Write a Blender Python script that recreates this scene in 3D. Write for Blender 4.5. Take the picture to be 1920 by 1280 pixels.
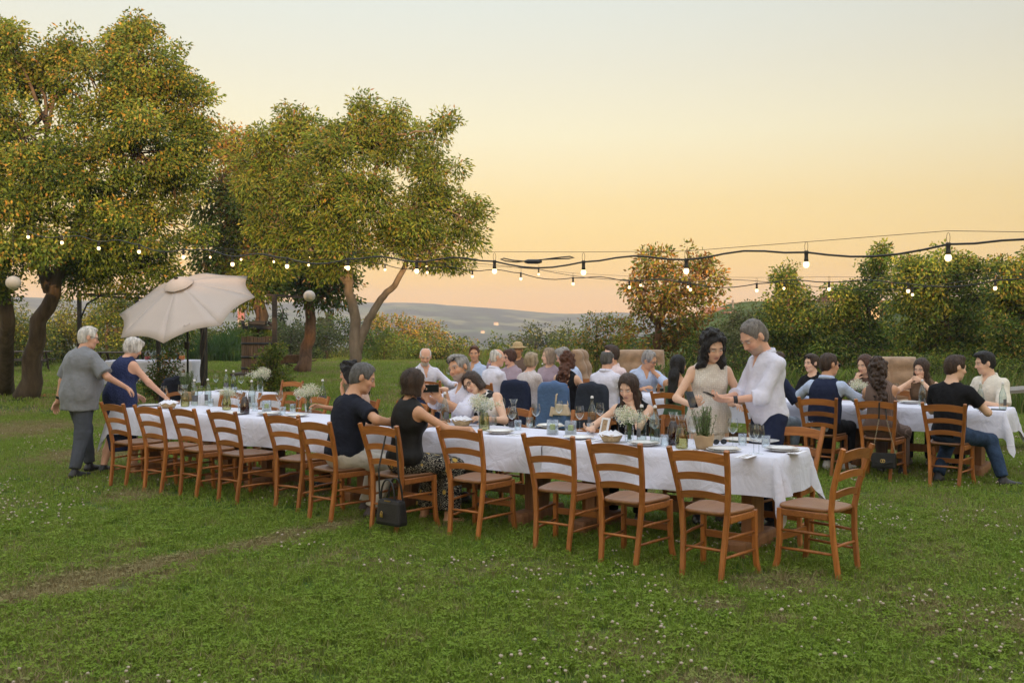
import bpy, bmesh, math, random
import numpy as np
from mathutils import Vector, Matrix, noise as mnoise
SC = bpy.context.scene
for _o in list(bpy.data.objects): bpy.data.objects.remove(_o)
COL = SC.collection
R = math.radians
# ---------------------------------------------------------------- camera
F_PX, CAM_H, PITCH = 1866.7, 1.695, 0.0163
cam = bpy.data.cameras.new('camera'); cam.lens = 35.0; cam.sensor_width = 36.0
cam.clip_start = 0.05; cam.clip_end = 9000
cam_o = bpy.data.objects.new('camera', cam); COL.objects.link(cam_o)
cam_o.location = (0, 0, CAM_H); cam_o.rotation_euler = (math.pi/2 - PITCH, 0, 0)
SC.camera = cam_o
# ---------------------------------------------------------------- sky: clear evening, low sun behind the photographer (an unseen building added there shades the lawn)
SUN_AZ, SUN_EL = R(168), R(5.0)           # azimuth from +Y towards +X
GLOW_AZ = R(-20)                          # where the twilight arch opposite is palest
world = bpy.data.worlds.new('World'); SC.world = world; world.use_nodes = True
def build_world():
    nt = world.node_tree; N = nt.nodes; L = nt.links
    bg = N['Background']; bg.inputs[1].default_value = 1.0
    tc = N.new('ShaderNodeTexCoord'); nm = N.new('ShaderNodeVectorMath'); nm.operation = 'NORMALIZE'
    L.new(tc.outputs['Generated'], nm.inputs[0])
    sp = N.new('ShaderNodeSeparateXYZ'); L.new(nm.outputs[0], sp.inputs[0])
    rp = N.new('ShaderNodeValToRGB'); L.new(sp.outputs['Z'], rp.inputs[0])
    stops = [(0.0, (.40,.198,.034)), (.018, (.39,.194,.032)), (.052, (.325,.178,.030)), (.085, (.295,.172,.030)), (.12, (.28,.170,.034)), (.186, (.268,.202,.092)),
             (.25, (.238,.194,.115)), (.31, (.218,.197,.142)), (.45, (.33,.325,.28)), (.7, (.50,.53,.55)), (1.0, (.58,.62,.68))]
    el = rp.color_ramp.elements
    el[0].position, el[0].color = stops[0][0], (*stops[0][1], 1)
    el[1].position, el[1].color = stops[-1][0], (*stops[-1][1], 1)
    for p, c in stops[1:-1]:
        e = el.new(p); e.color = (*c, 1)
    # the sky is a little paler towards one side of the twilight arch
    dt = N.new('ShaderNodeVectorMath'); dt.operation = 'DOT_PRODUCT'; L.new(nm.outputs[0], dt.inputs[0])
    dt.inputs[1].default_value = (math.sin(GLOW_AZ), math.cos(GLOW_AZ), 0)
    mr = N.new('ShaderNodeMapRange'); L.new(dt.outputs['Value'], mr.inputs[0])
    mr.inputs[1].default_value = .45; mr.inputs[2].default_value = 1.0; mr.inputs[3].default_value = .74; mr.inputs[4].default_value = 1.0
    mr.interpolation_type = 'SMOOTHSTEP'
    mx = N.new('ShaderNodeVectorMath'); mx.operation = 'SCALE'; L.new(rp.outputs[0], mx.inputs[0]); L.new(mr.outputs[0], mx.inputs[3])
    sky = N.new('ShaderNodeTexSky'); sky.sky_type = 'NISHITA'; sky.sun_disc = False
    sky.sun_elevation = SUN_EL; sky.sun_rotation = SUN_AZ % (2*math.pi); sky.dust_density = 3.0; sky.ozone_density = 2.0
    s2 = N.new('ShaderNodeVectorMath'); s2.operation = 'SCALE'; L.new(sky.outputs[0], s2.inputs[0]); s2.inputs[3].default_value = .045
    ad = N.new('ShaderNodeVectorMath'); ad.operation = 'ADD'; L.new(mx.outputs[0], ad.inputs[0]); L.new(s2.outputs[0], ad.inputs[1])
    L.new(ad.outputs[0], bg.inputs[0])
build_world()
sun = bpy.data.lights.new('sun', 'SUN'); sun.energy = 2.6; sun.angle = R(1.0); sun.color = (1.0, .60, .28)
sun_o = bpy.data.objects.new('sun', sun); COL.objects.link(sun_o)
_sd = Vector((math.sin(SUN_AZ)*math.cos(SUN_EL), math.cos(SUN_AZ)*math.cos(SUN_EL), math.sin(SUN_EL)))
sun_o.rotation_euler = (-_sd).to_track_quat('-Z', 'Y').to_euler()
vs = SC.view_settings; vs.view_transform = 'Standard'; vs.look = 'None'; vs.exposure = 1.66; vs.gamma = 1.0; vs.use_curve_mapping = False
# ---------------------------------------------------------------- placing helpers
def W(x, y, z=0.0):
    """photo pixel (1920 wide) at height z -> world (X, Y, z)"""
    a, b = (x-960)/F_PX, (640-y)/F_PX
    c, s = math.cos(PITCH), math.sin(PITCH)
    dy, dz = c + b*s, b*c - s
    t = (z-CAM_H)/dz
    return Vector((a*t, dy*t, z))
def WD(x, y, Y):
    """photo pixel at depth Y -> world point"""
    a, b = (x-960)/F_PX, (640-y)/F_PX
    c, s = math.cos(PITCH), math.sin(PITCH)
    dy, dz = c + b*s, b*c - s
    t = Y/dy
    return Vector((a*t, Y, CAM_H + dz*t))
def rnd(a, b): return random.uniform(a, b)
random.seed(7)
NPR = np.random.default_rng(11)
# ---------------------------------------------------------------- object helpers
def tag(o, label=None, cat=None, group=None, kind=None):
    if label: o['label'] = label
    if cat: o['category'] = cat
    if group: o['group'] = group
    if kind: o['kind'] = kind
    return o
def empty(name, loc=(0,0,0), rz=0.0, label=None, cat=None, group=None):
    o = bpy.data.objects.new(name, None); o.empty_display_size = .1; COL.objects.link(o)
    o.location = loc; o.rotation_euler = (0, 0, rz)
    return tag(o, label, cat, group)
def link(name, me, mat=None, parent=None, loc=None, rz=None):
    if mat is not None and not me.materials: me.materials.append(mat)
    o = bpy.data.objects.new(name, me); COL.objects.link(o)
    if parent is not None: o.parent = parent
    if loc is not None: o.location = loc
    if rz is not None: o.rotation_euler = (0, 0, rz)
    return o
def copy_tree(o, parent=None):
    c = o.copy(); COL.objects.link(c)
    c.parent = parent
    for ch in list(o.children): copy_tree(ch, c)
    return c
def smooth(me, on=True):
    me.polygons.foreach_set('use_smooth', [on]*len(me.polygons)); return me
class MB:
    """collects simple shapes into one mesh"""
    def __init__(s): s.v = []; s.f = []; s.sm = []
    def add(s, vs, fs, sm=False):
        b = len(s.v); s.v += [tuple(v) for v in vs]; s.f += [tuple(b+i for i in f) for f in fs]; s.sm += [sm]*len(fs)
    def box(s, c, d, M=None, bev=0.0):
        x, y, z = d[0]/2, d[1]/2, d[2]/2; c = Vector(c)
        if bev:
            b = min(bev, x*.9, y*.9, z*.9)
            bm = bmesh.new(); bmesh.ops.create_cube(bm, size=1.0)
            for v in bm.verts: v.co = Vector((v.co.x*2*x, v.co.y*2*y, v.co.z*2*z))
            bmesh.ops.bevel(bm, geom=bm.edges[:], offset=b, segments=2, profile=.6, affect='EDGES')
            bm.verts.index_update()
            vs = [v.co.copy() for v in bm.verts]; fs = [[v.index for v in f.verts] for f in bm.faces]; bm.free()
        else:
            vs = [Vector(p) for p in [(-x,-y,-z),(x,-y,-z),(x,y,-z),(-x,y,-z),(-x,-y,z),(x,-y,z),(x,y,z),(-x,y,z)]]
            fs = [(0,3,2,1),(4,5,6,7),(0,1,5,4),(1,2,6,5),(2,3,7,6),(3,0,4,7)]
        if M is not None: vs = [M @ v for v in vs]
        s.add([v + c for v in vs], fs); return s
    def tube(s, pts, rad, n=8, cap=True, sq=None, sm=True):
        """swept tube; rad number or list; sq=(a,b) -> rectangular bar of half sizes a (side) b (other)"""
        pts = [Vector(p) for p in pts]; m = len(pts)
        rs = rad if isinstance(rad, (list, tuple)) else [rad]*m
        t0 = (pts[1]-pts[0]).normalized()
        up = Vector((0,0,1)) if abs(t0.z) < .9 else Vector((0,1,0))
        nrm = (up - t0*up.dot(t0)).normalized(); rings = []
        for i in range(m):
            t = (pts[min(i+1, m-1)]-pts[max(i-1, 0)])
            t = t.normalized() if t.length > 1e-9 else t0
            nrm = (nrm - t*nrm.dot(t)); nrm = nrm.normalized() if nrm.length > 1e-6 else t.orthogonal().normalized()
            bi = t.cross(nrm)
            rings.append([pts[i] + (nrm*math.cos(2*math.pi*k/n) + bi*math.sin(2*math.pi*k/n))*rs[i] for k in range(n)])
        vs = [p for r in rings for p in r]
        fs = [(i*n+k, i*n+(k+1)%n, (i+1)*n+(k+1)%n, (i+1)*n+k) for i in range(m-1) for k in range(n)]
        if cap: fs += [tuple(range(n))[::-1], tuple((m-1)*n+k for k in range(n))]
        s.add(vs, fs, sm); return s
    def bar(s, pts, a, b, xdir=(1,0,0), taper=None):
        """rectangular bar along pts: half width a along xdir, half depth b across"""
        pts = [Vector(p) for p in pts]; m = len(pts); X = Vector(xdir); vs = []
        for i in range(m):
            t = (pts[min(i+1, m-1)]-pts[max(i-1, 0)]).normalized()
            x = (X - t*X.dot(t)).normalized(); y = t.cross(x)
            k = taper[i] if taper else 1.0
            c = .28  # chamfered corners
            for sx, sy in ((-1+c,-1),(1-c,-1),(1,-1+c),(1,1-c),(1-c,1),(-1+c,1),(-1,1-c),(-1,-1+c)):
                vs.append(pts[i] + x*a*k*sx + y*b*k*sy)
        n = 8
        fs = [(i*n+k, i*n+(k+1)%n, (i+1)*n+(k+1)%n, (i+1)*n+k) for i in range(m-1) for k in range(n)]
        fs += [tuple(range(n))[::-1], tuple((m-1)*n+k for k in range(n))]
        s.add(vs, fs); return s
    def lathe(s, prof, n=20, c=(0,0,0), sm=True, close=False):
        """prof [(r,z)] about z"""
        c = Vector(c); vs = []; m = len(prof)
        for r, z in prof:
            for k in range(n):
                a = 2*math.pi*k/n; vs.append(c + Vector((r*math.cos(a), r*math.sin(a), z)))
        fs = [(i*n+k, i*n+(k+1)%n, (i+1)*n+(k+1)%n, (i+1)*n+k) for i in range(m-1) for k in range(n)]
        if close: fs += [((m-1)*n+k, (m-1)*n+(k+1)%n, (k+1)%n, k) for k in range(n)]
        s.add(vs, fs, sm); return s
    def ball(s, c, r, n=10, m=6, sc=(1,1,1)):
        prof = [(max(1e-5, math.sin(math.pi*i/m)), -math.cos(math.pi*i/m)) for i in range(m+1)]
        c = Vector(c); vs = [c + Vector((q*math.cos(2*math.pi*k/n)*r*sc[0], q*math.sin(2*math.pi*k/n)*r*sc[1], z*r*sc[2])) for q, z in prof for k in range(n)]
        fs = [(i*n+k, i*n+(k+1)%n, (i+1)*n+(k+1)%n, (i+1)*n+k) for i in range(m) for k in range(n)]
        s.add(vs, fs, True); return s
    def mesh(s, name):
        me = bpy.data.meshes.new(name); me.from_pydata(s.v, [], s.f); me.update()
        me.polygons.foreach_set('use_smooth', s.sm); return me
    def obj(s, name, mat, parent=None, loc=None, rz=None):
        return link(name, s.mesh(name), mat, parent, loc, rz)
def np_mesh(name, V, Fq, mat=None, col=None, sm=True):
    """numpy mesh; Fq (n,3) or (n,4); col per-vertex rgb"""
    me = bpy.data.meshes.new(name); V = np.asarray(V, np.float32); Fq = np.asarray(Fq, np.int32)
    n, k = Fq.shape
    me.vertices.add(len(V)); me.vertices.foreach_set('co', V.ravel())
    me.loops.add(n*k); me.loops.foreach_set('vertex_index', Fq.ravel())
    me.polygons.add(n); me.polygons.foreach_set('loop_start', np.arange(0, n*k, k, dtype=np.int32))
    me.polygons.foreach_set('loop_total', np.full(n, k, np.int32))
    me.polygons.foreach_set('use_smooth', np.full(n, sm, bool))
    if col is not None:
        a = me.color_attributes.new('Col', 'FLOAT_COLOR', 'POINT')
        c4 = np.ones((len(V), 4), np.float32); c4[:, :3] = col; a.data.foreach_set('color', c4.ravel())
    me.update(calc_edges=True)
    if mat is not None: me.materials.append(mat)
    return me
# ---------------------------------------------------------------- materials
def new_mat(name):
    m = bpy.data.materials.new(name); m.use_nodes = True
    return m, m.node_tree.nodes, m.node_tree.links, m.node_tree.nodes['Principled BSDF']
MATS = {}
def mat(name, c, rough=.6, var=.12, scale=8.0, bump=0.0, bscale=None, metal=0.0, spec=.5, stretch=(1,1,1), c2=None, sheen=0.0, coord='Object', attr=False, detail=4.0):
    if name in MATS: return MATS[name]
    m, N, L, b = new_mat(name); MATS[name] = m
    b.inputs['Roughness'].default_value = rough; b.inputs['Metallic'].default_value = metal
    b.inputs['Specular IOR Level'].default_value = spec
    if sheen: b.inputs['Sheen Weight'].default_value = sheen
    tc = N.new('ShaderNodeTexCoord'); mp = N.new('ShaderNodeMapping'); mp.inputs['Scale'].default_value = stretch
    if coord == 'World':
        ge = N.new('ShaderNodeNewGeometry'); L.new(ge.outputs['Position'], mp.inputs[0])
    else: L.new(tc.outputs[coord], mp.inputs[0])
    nz = N.new('ShaderNodeTexNoise'); nz.inputs['Scale'].default_value = scale; nz.inputs['Detail'].default_value = detail
    L.new(mp.outputs[0], nz.inputs['Vector'])
    rp = N.new('ShaderNodeMapRange'); rp.inputs[1].default_value = .3; rp.inputs[2].default_value = .7
    L.new(nz.outputs['Fac'], rp.inputs[0])
    mx = N.new('ShaderNodeMix'); mx.data_type = 'RGBA'; L.new(rp.outputs[0], mx.inputs[0])
    if c2 is None:
        A = [max(0, v*(1-var)) for v in c]; B = [min(1, v*(1+var)) for v in c]
    else: A, B = c, c2
    mx.inputs[6].default_value = (*A, 1); mx.inputs[7].default_value = (*B, 1)
    out = mx.outputs[2]
    if attr:
        at = N.new('ShaderNodeAttribute'); at.attribute_name = 'Col'
        mm = N.new('ShaderNodeMix'); mm.data_type = 'RGBA'; mm.blend_type = 'MULTIPLY'; mm.inputs[0].default_value = 1
        L.new(out, mm.inputs[6]); L.new(at.outputs['Color'], mm.inputs[7]); out = mm.outputs[2]
    L.new(out, b.inputs['Base Color'])
    if bump:
        n2 = N.new('ShaderNodeTexNoise'); n2.inputs['Scale'].default_value = bscale or scale*3; n2.inputs['Detail'].default_value = 6
        L.new(mp.outputs[0], n2.inputs['Vector'])
        bp = N.new('ShaderNodeBump'); bp.inputs['Strength'].default_value = bump; bp.inputs['Distance'].default_value = .02
        L.new(n2.outputs['Fac'], bp.inputs['Height']); L.new(bp.outputs[0], b.inputs['Normal'])
    return m
def leaf_mat(name, rough=.55, trans=.35):
    """two-sided leaf, colour from the leaf's own attribute"""
    m, N, L, b = new_mat(name)
    at = N.new('ShaderNodeAttribute'); at.attribute_name = 'Col'
    L.new(at.outputs['Color'], b.inputs['Base Color']); b.inputs['Roughness'].default_value = rough
    b.inputs['Specular IOR Level'].default_value = .25
    tr = N.new('ShaderNodeBsdfTranslucent'); L.new(at.outputs['Color'], tr.inputs[0])
    ms = N.new('ShaderNodeMixShader'); ms.inputs[0].default_value = trans
    L.new(b.outputs[0], ms.inputs[1]); L.new(tr.outputs[0], ms.inputs[2])
    L.new(ms.outputs[0], N['Material Output'].inputs[0])
    return m
LEAF = leaf_mat('leaf')
def glass_mat(name, c=(1,1,1), rough=0.0, alpha=.16):
    """thin clear glass: mostly see-through with a sharp reflection"""
    m, N, L, b = new_mat(name)
    gl = N.new('ShaderNodeBsdfGlossy'); gl.inputs['Roughness'].default_value = .03
    tr = N.new('ShaderNodeBsdfTransparent'); tr.inputs[0].default_value = (*c, 1)
    lw = N.new('ShaderNodeLayerWeight'); lw.inputs[0].default_value = .25
    mr = N.new('ShaderNodeMapRange'); L.new(lw.outputs['Fresnel'], mr.inputs[0]); mr.inputs[3].default_value = alpha*.12; mr.inputs[4].default_value = .5
    ms = N.new('ShaderNodeMixShader'); L.new(mr.outputs[0], ms.inputs[0]); L.new(tr.outputs[0], ms.inputs[1]); L.new(gl.outputs[0], ms.inputs[2])
    L.new(ms.outputs[0], N['Material Output'].inputs[0]); return m
def wood_mat(name, c1, c2, axis=2, scale=1.0, rough=.42, bump=.15, coat=0.0):
    m, N, L, b = new_mat(name); MATS[name] = m
    tc = N.new('ShaderNodeTexCoord'); oi = N.new('ShaderNodeObjectInfo')
    ad = N.new('ShaderNodeVectorMath'); L.new(tc.outputs['Object'], ad.inputs[0])
    sc = N.new('ShaderNodeVectorMath'); sc.operation = 'SCALE'; sc.inputs[0].default_value = (17, 9, 13); L.new(oi.outputs['Random'], sc.inputs[3]); L.new(sc.outputs[0], ad.inputs[1])
    mp = N.new('ShaderNodeMapping'); s = [26*scale]*3; s[axis] = 2.2*scale; mp.inputs['Scale'].default_value = s; L.new(ad.outputs[0], mp.inputs[0])
    nz = N.new('ShaderNodeTexNoise'); nz.inputs['Scale'].default_value = 1.6; nz.inputs['Detail'].default_value = 7; nz.inputs['Distortion'].default_value = .6; L.new(mp.outputs[0], nz.inputs[0])
    rp = N.new('ShaderNodeMapRange'); rp.inputs[1].default_value = .28; rp.inputs[2].default_value = .72; L.new(nz.outputs['Fac'], rp.inputs[0])
    mx = N.new('ShaderNodeMix'); mx.data_type = 'RGBA'; L.new(rp.outputs[0], mx.inputs[0]); mx.inputs[6].default_value = (*c1, 1); mx.inputs[7].default_value = (*c2, 1)
    hv = N.new('ShaderNodeHueSaturation'); L.new(mx.outputs[2], hv.inputs['Color'])
    vr = N.new('ShaderNodeMapRange'); vr.inputs[3].default_value = .74; vr.inputs[4].default_value = 1.2; L.new(oi.outputs['Random'], vr.inputs[0]); L.new(vr.outputs[0], hv.inputs['Value'])
    L.new(hv.outputs[0], b.inputs['Base Color']); b.inputs['Roughness'].default_value = rough
    if coat: b.inputs['Coat Weight'].default_value = coat; b.inputs['Coat Roughness'].default_value = .2
    bp = N.new('ShaderNodeBump'); bp.inputs['Strength'].default_value = bump; bp.inputs['Distance'].default_value = .004; L.new(nz.outputs['Fac'], bp.inputs['Height']); L.new(bp.outputs[0], b.inputs['Normal'])
    return m
def emit_mat(name, c, st):
    m, N, L, b = new_mat(name); b.inputs['Emission Color'].default_value = (*c, 1); b.inputs['Emission Strength'].default_value = st
    b.inputs['Base Color'].default_value = (*c, 1); return m
# ================================================================ SETTING: lawn, terrain, hill
def dry_nodes(N, L):
    """dryness of the turf from world position: patches, the worn track and bare spots"""
    ge = N.new('ShaderNodeNewGeometry')
    fl = N.new('ShaderNodeVectorMath'); fl.operation = 'MULTIPLY'; fl.inputs[1].default_value = (1, 1, 0); L.new(ge.outputs['Position'], fl.inputs[0])
    def noise(sc, det, w=0):
        n = N.new('ShaderNodeTexNoise'); n.inputs['Scale'].default_value = sc; n.inputs['Detail'].default_value = det
        L.new(fl.outputs[0], n.inputs['Vector']); return n.outputs['Fac']
    def rng(s, a, b, c=0., d=1.):
        r = N.new('ShaderNodeMapRange'); r.inputs[1].default_value = a; r.inputs[2].default_value = b; r.inputs[3].default_value = c; r.inputs[4].default_value = d
        r.interpolation_type = 'SMOOTHSTEP'; L.new(s, r.inputs[0]); return r.outputs[0]
    def mth(op, a, b=None, v=None):
        m = N.new('ShaderNodeMath'); m.operation = op; L.new(a, m.inputs[0])
        if b is not None: L.new(b, m.inputs[1])
        elif v is not None: m.inputs[1].default_value = v
        m.use_clamp = op == 'ADD'; return m.outputs[0]
    n_big, n_mid, n_fine = noise(.55, 3), noise(2.3, 4), noise(9, 5)
    base = mth('MULTIPLY', rng(n_big, .47, .70), v=.65)
    base = mth('ADD', base, mth('MULTIPLY', rng(n_mid, .54, .74), v=.5))
    # worn track across the lawn
    A, B = W(-40, 1140), W(640, 985)
    d = (B-A).normalized(); nrm = Vector((-d.y, d.x, 0))
    dp = N.new('ShaderNodeVectorMath'); dp.operation = 'DOT_PRODUCT'; L.new(fl.outputs[0], dp.inputs[0]); dp.inputs[1].default_value = nrm
    off = mth('SUBTRACT', dp.outputs['Value'], v=nrm.dot(A))
    off = mth('ADD', off, mth('MULTIPLY', mth('SUBTRACT', n_mid, v=.5), v=.5)); off.node.use_clamp = False
    trk = rng(mth('ABSOLUTE', off), .05, .24, 1, 0)
    dl = N.new('ShaderNodeVectorMath'); dl.operation = 'DOT_PRODUCT'; L.new(fl.outputs[0], dl.inputs[0]); dl.inputs[1].default_value = d
    end = rng(dl.outputs['Value'], d.dot(B)-.1, d.dot(B)+.6, 1, 0)
    trk = mth('MULTIPLY', mth('MULTIPLY', trk, end), v=.9)
    base = mth('ADD', base, trk)
    for px, r in (((1480, 1095), .42), ((1345, 1138), .22), ((1465, 1168), .16), ((150, 860), 1.0), ((60, 800), 1.6), ((1340, 1290), .3), ((250, 930), .5)):
        c = W(*px)
        di = N.new('ShaderNodeVectorMath'); di.operation = 'DISTANCE'; L.new(fl.outputs[0], di.inputs[0]); di.inputs[1].default_value = c
        q = mth('ADD', di.outputs['Value'], mth('MULTIPLY', mth('SUBTRACT', n_mid, v=.5), v=r*1.6)); q.node.use_clamp = False
        base = mth('ADD', base, mth('MULTIPLY', rng(q, r*.35, r, 1, 0), v=.8))
    return base, n_big, n_mid, n_fine
def ground_mat():
    m, N, L, b = new_mat('lawn_soil')
    dry, nb, nm_, nf = dry_nodes(N, L)
    def mix(f, a, c):
        x = N.new('ShaderNodeMix'); x.data_type = 'RGBA'; L.new(f, x.inputs[0])
        for i, v in ((6, a), (7, c)):
            if isinstance(v, tuple): x.inputs[i].default_value = (*v, 1)
            else: L.new(v, x.inputs[i])
        return x.outputs[2]
    g = mix(nf, (.035,.065,.010), (.07,.12,.018)); dr = mix(nf, (.15,.125,.055), (.24,.20,.095))
    L.new(mix(dry, g, dr), b.inputs['Base Color']); b.inputs['Roughness'].default_value = .95; b.inputs['Specular IOR Level'].default_value = .1
    bp = N.new('ShaderNodeBump'); bp.inputs['Strength'].default_value = .8; bp.inputs['Distance'].default_value = .03; L.new(nf, bp.inputs['Height']); L.new(bp.outputs[0], b.inputs['Normal'])
    return m
def grass_mat():
    m, N, L, b = new_mat('grass_blade')
    dry, nb, nm_, nf = dry_nodes(N, L)
    at = N.new('ShaderNodeAttribute'); at.attribute_name = 'Col'
    sp = N.new('ShaderNodeSeparateColor'); L.new(at.outputs['Color'], sp.inputs[0])
    def mix(f, a, c):
        x = N.new('ShaderNodeMix'); x.data_type = 'RGBA'
        if isinstance(f, float): x.inputs[0].default_value = f
        else: L.new(f, x.inputs[0])
        for i, v in ((6, a), (7, c)):
            if isinstance(v, tuple): x.inputs[i].default_value = (*v, 1)
            else: L.new(v, x.inputs[i])
        return x.outputs[2]
    g = mix(nm_, mix(nb, (.098,.220,.010), (.155,.255,.018)), (.215,.265,.032))
    pw = N.new('ShaderNodeMath'); pw.operation = 'POWER'; L.new(sp.outputs[0], pw.inputs[0]); pw.inputs[1].default_value = 2.2
    g = mix(pw.outputs[0], g, (.34,.42,.10))
    dr = mix(sp.outputs[0], (.25,.205,.095), (.38,.31,.165))
    # single dry blades mixed everywhere, more of them where the turf is dry
    ma = N.new('ShaderNodeMath'); ma.operation = 'MULTIPLY_ADD'; L.new(sp.outputs[1], ma.inputs[0]); ma.inputs[1].default_value = .9; L.new(dry, ma.inputs[2])
    ss = N.new('ShaderNodeMapRange'); ss.inputs[1].default_value = .66; ss.inputs[2].default_value = 1.05; L.new(ma.outputs[0], ss.inputs[0])
    c = mix(ss.outputs[0], g, dr)
    L.new(c, b.inputs['Base Color']); b.inputs['Roughness'].default_value = .7; b.inputs['Specular IOR Level'].default_value = .15
    tr = N.new('ShaderNodeBsdfTranslucent'); L.new(c, tr.inputs[0])
    ms = N.new('ShaderNodeMixShader'); ms.inputs[0].default_value = .3; L.new(b.outputs[0], ms.inputs[1]); L.new(tr.outputs[0], ms.inputs[2])
    L.new(ms.outputs[0], N['Material Output'].inputs[0]); return m
M_GROUND, M_GRASS = ground_mat(), grass_mat()
def gz(x, y):
    """height of the land"""
    r = math.hypot(x, y); th = math.degrees(math.atan2(x, max(y, 1e-3)))
    e = min(1, max(0, (r-56)/330)); z = -26*e*e*(3-2*e)*(1 if th < 4 else max(.0, 1-(th-4)/9))
    if th > 3:                                     # the slope with the vines and the farm on the right
        k = min(1, (th-3)/9); rr = min(1, max(0, (r-60)/90)); z += k*5.2*rr*rr*(3-2*rr)
        if r > 220: z += -k*(r-220)*.02
    return z
def sky_line(th):
    pts = [(-60, 36), (-30, 40), (-15, 40), (-9, 38), (-5, 37), (-2, 32), (1, 26), (4, 21), (7, 19), (12, 10), (60, 8)]
    for (a, p), (b_, q) in zip(pts, pts[1:]):
        if a <= th <= b_: return p + (q-p)*(th-a)/(b_-a)
    return 20
def land(x, y):
    r = math.hypot(x, y); th = math.degrees(math.atan2(x, y)); z = gz(x, abs(y)+.01)
    if r > 850 and abs(th) <= 90:
        k = min(1, (r-850)/750); k = k*k*(3-2*k)
        top = sky_line(th) + 5*mnoise.noise((th*.25, r*.002, 3)) + 1.6*mnoise.noise((th*1.3, 1, 5))
        z = z*(1-k) + (top*r/1600.0)*k + k*(1-k)*22*mnoise.noise((th*.13, r*.004, 9))
        if r > 1600: z = top - (r-1600)*.05
    return z
def make_ground():
    # one sheet: rings around the camera, from under it to beyond the far ridge
    rad = [0.5, 2, 4, 8, 14, 20, 28, 36, 44, 50, 56, 62, 70, 80, 92, 108, 128, 150, 180, 220, 270, 330, 400, 480, 580, 700, 850, 1000, 1100, 1200, 1300, 1400, 1480, 1560, 1620, 1680, 1720]
    ths = [-180 + i*3 for i in range(34)] + [-78 + i*.75 for i in range(209)] + [79 + i*3 for i in range(34)]
    V, Fc = [], []
    nt_ = len(ths)
    for r in rad:
        for th in ths:
            x, y = r*math.sin(R(th)), r*math.cos(R(th)); z = land(x, y)
            V.append((x, y, z - (0.0 if r < 56 else 0)))
    for i in range(len(rad)-1):
        for j in range(nt_):
            a, b_ = i*nt_+j, i*nt_+(j+1) % nt_
            Fc.append((a, b_, b_+nt_, a+nt_))
    V.append((0, 0, 0)); c = len(V)-1
    me = bpy.data.meshes.new('ground'); me.from_pydata(V, [], [f[::-1] for f in Fc] + [(j, c, (j+1) % nt_)[::-1] for j in range(nt_)]); smooth(me)
    # far land: fields and woods
    m, N, L, b = new_mat('far_land')
    ge = N.new('ShaderNodeNewGeometry')
    def nz(sc, det, st=(1,1,1)):
        mp = N.new('ShaderNodeMapping'); mp.inputs['Scale'].default_value = st; L.new(ge.outputs['Position'], mp.inputs[0])
        n = N.new('ShaderNodeTexNoise'); n.inputs['Scale'].default_value = sc; n.inputs['Detail'].default_value = det; L.new(mp.outputs[0], n.inputs[0]); return n.outputs['Fac']
    vo = N.new('ShaderNodeTexVoronoi'); vo.inputs['Scale'].default_value = .011; L.new(ge.outputs['Position'], vo.inputs[0])
    rp = N.new('ShaderNodeValToRGB'); L.new(vo.outputs['Color'], rp.inputs[0]); e = rp.color_ramp.elements
    e[0].color = (.06,.09,.03, 1); e[1].color = (.24,.20,.09, 1); q = e.new(.45); q.color = (.10,.13,.045, 1); q = e.new(.75); q.color = (.17,.17,.07, 1)
    mr = N.new('ShaderNodeMapRange'); mr.inputs[1].default_value = .41; mr.inputs[2].default_value = .53; L.new(nz(.020, 7), mr.inputs[0])
    mx = N.new('ShaderNodeMix'); mx.data_type = 'RGBA'; L.new(mr.outputs[0], mx.inputs[0]); L.new(rp.outputs[0], mx.inputs[6]); mx.inputs[7].default_value = (.022,.036,.014, 1)
    L.new(mx.outputs[2], b.inputs['Base Color']); b.inputs['Roughness'].default_value = 1; b.inputs['Specular IOR Level'].default_value = 0
    me.materials.append(M_GROUND); me.materials.append(m)
    for p in me.polygons:
        c = p.center
        p.material_index = 1 if math.hypot(c.x, c.y) > 66 else 0
    tag(link('ground', me), 'mown lawn running out to the valley and the far ridge', kind='structure')
make_ground()
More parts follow.
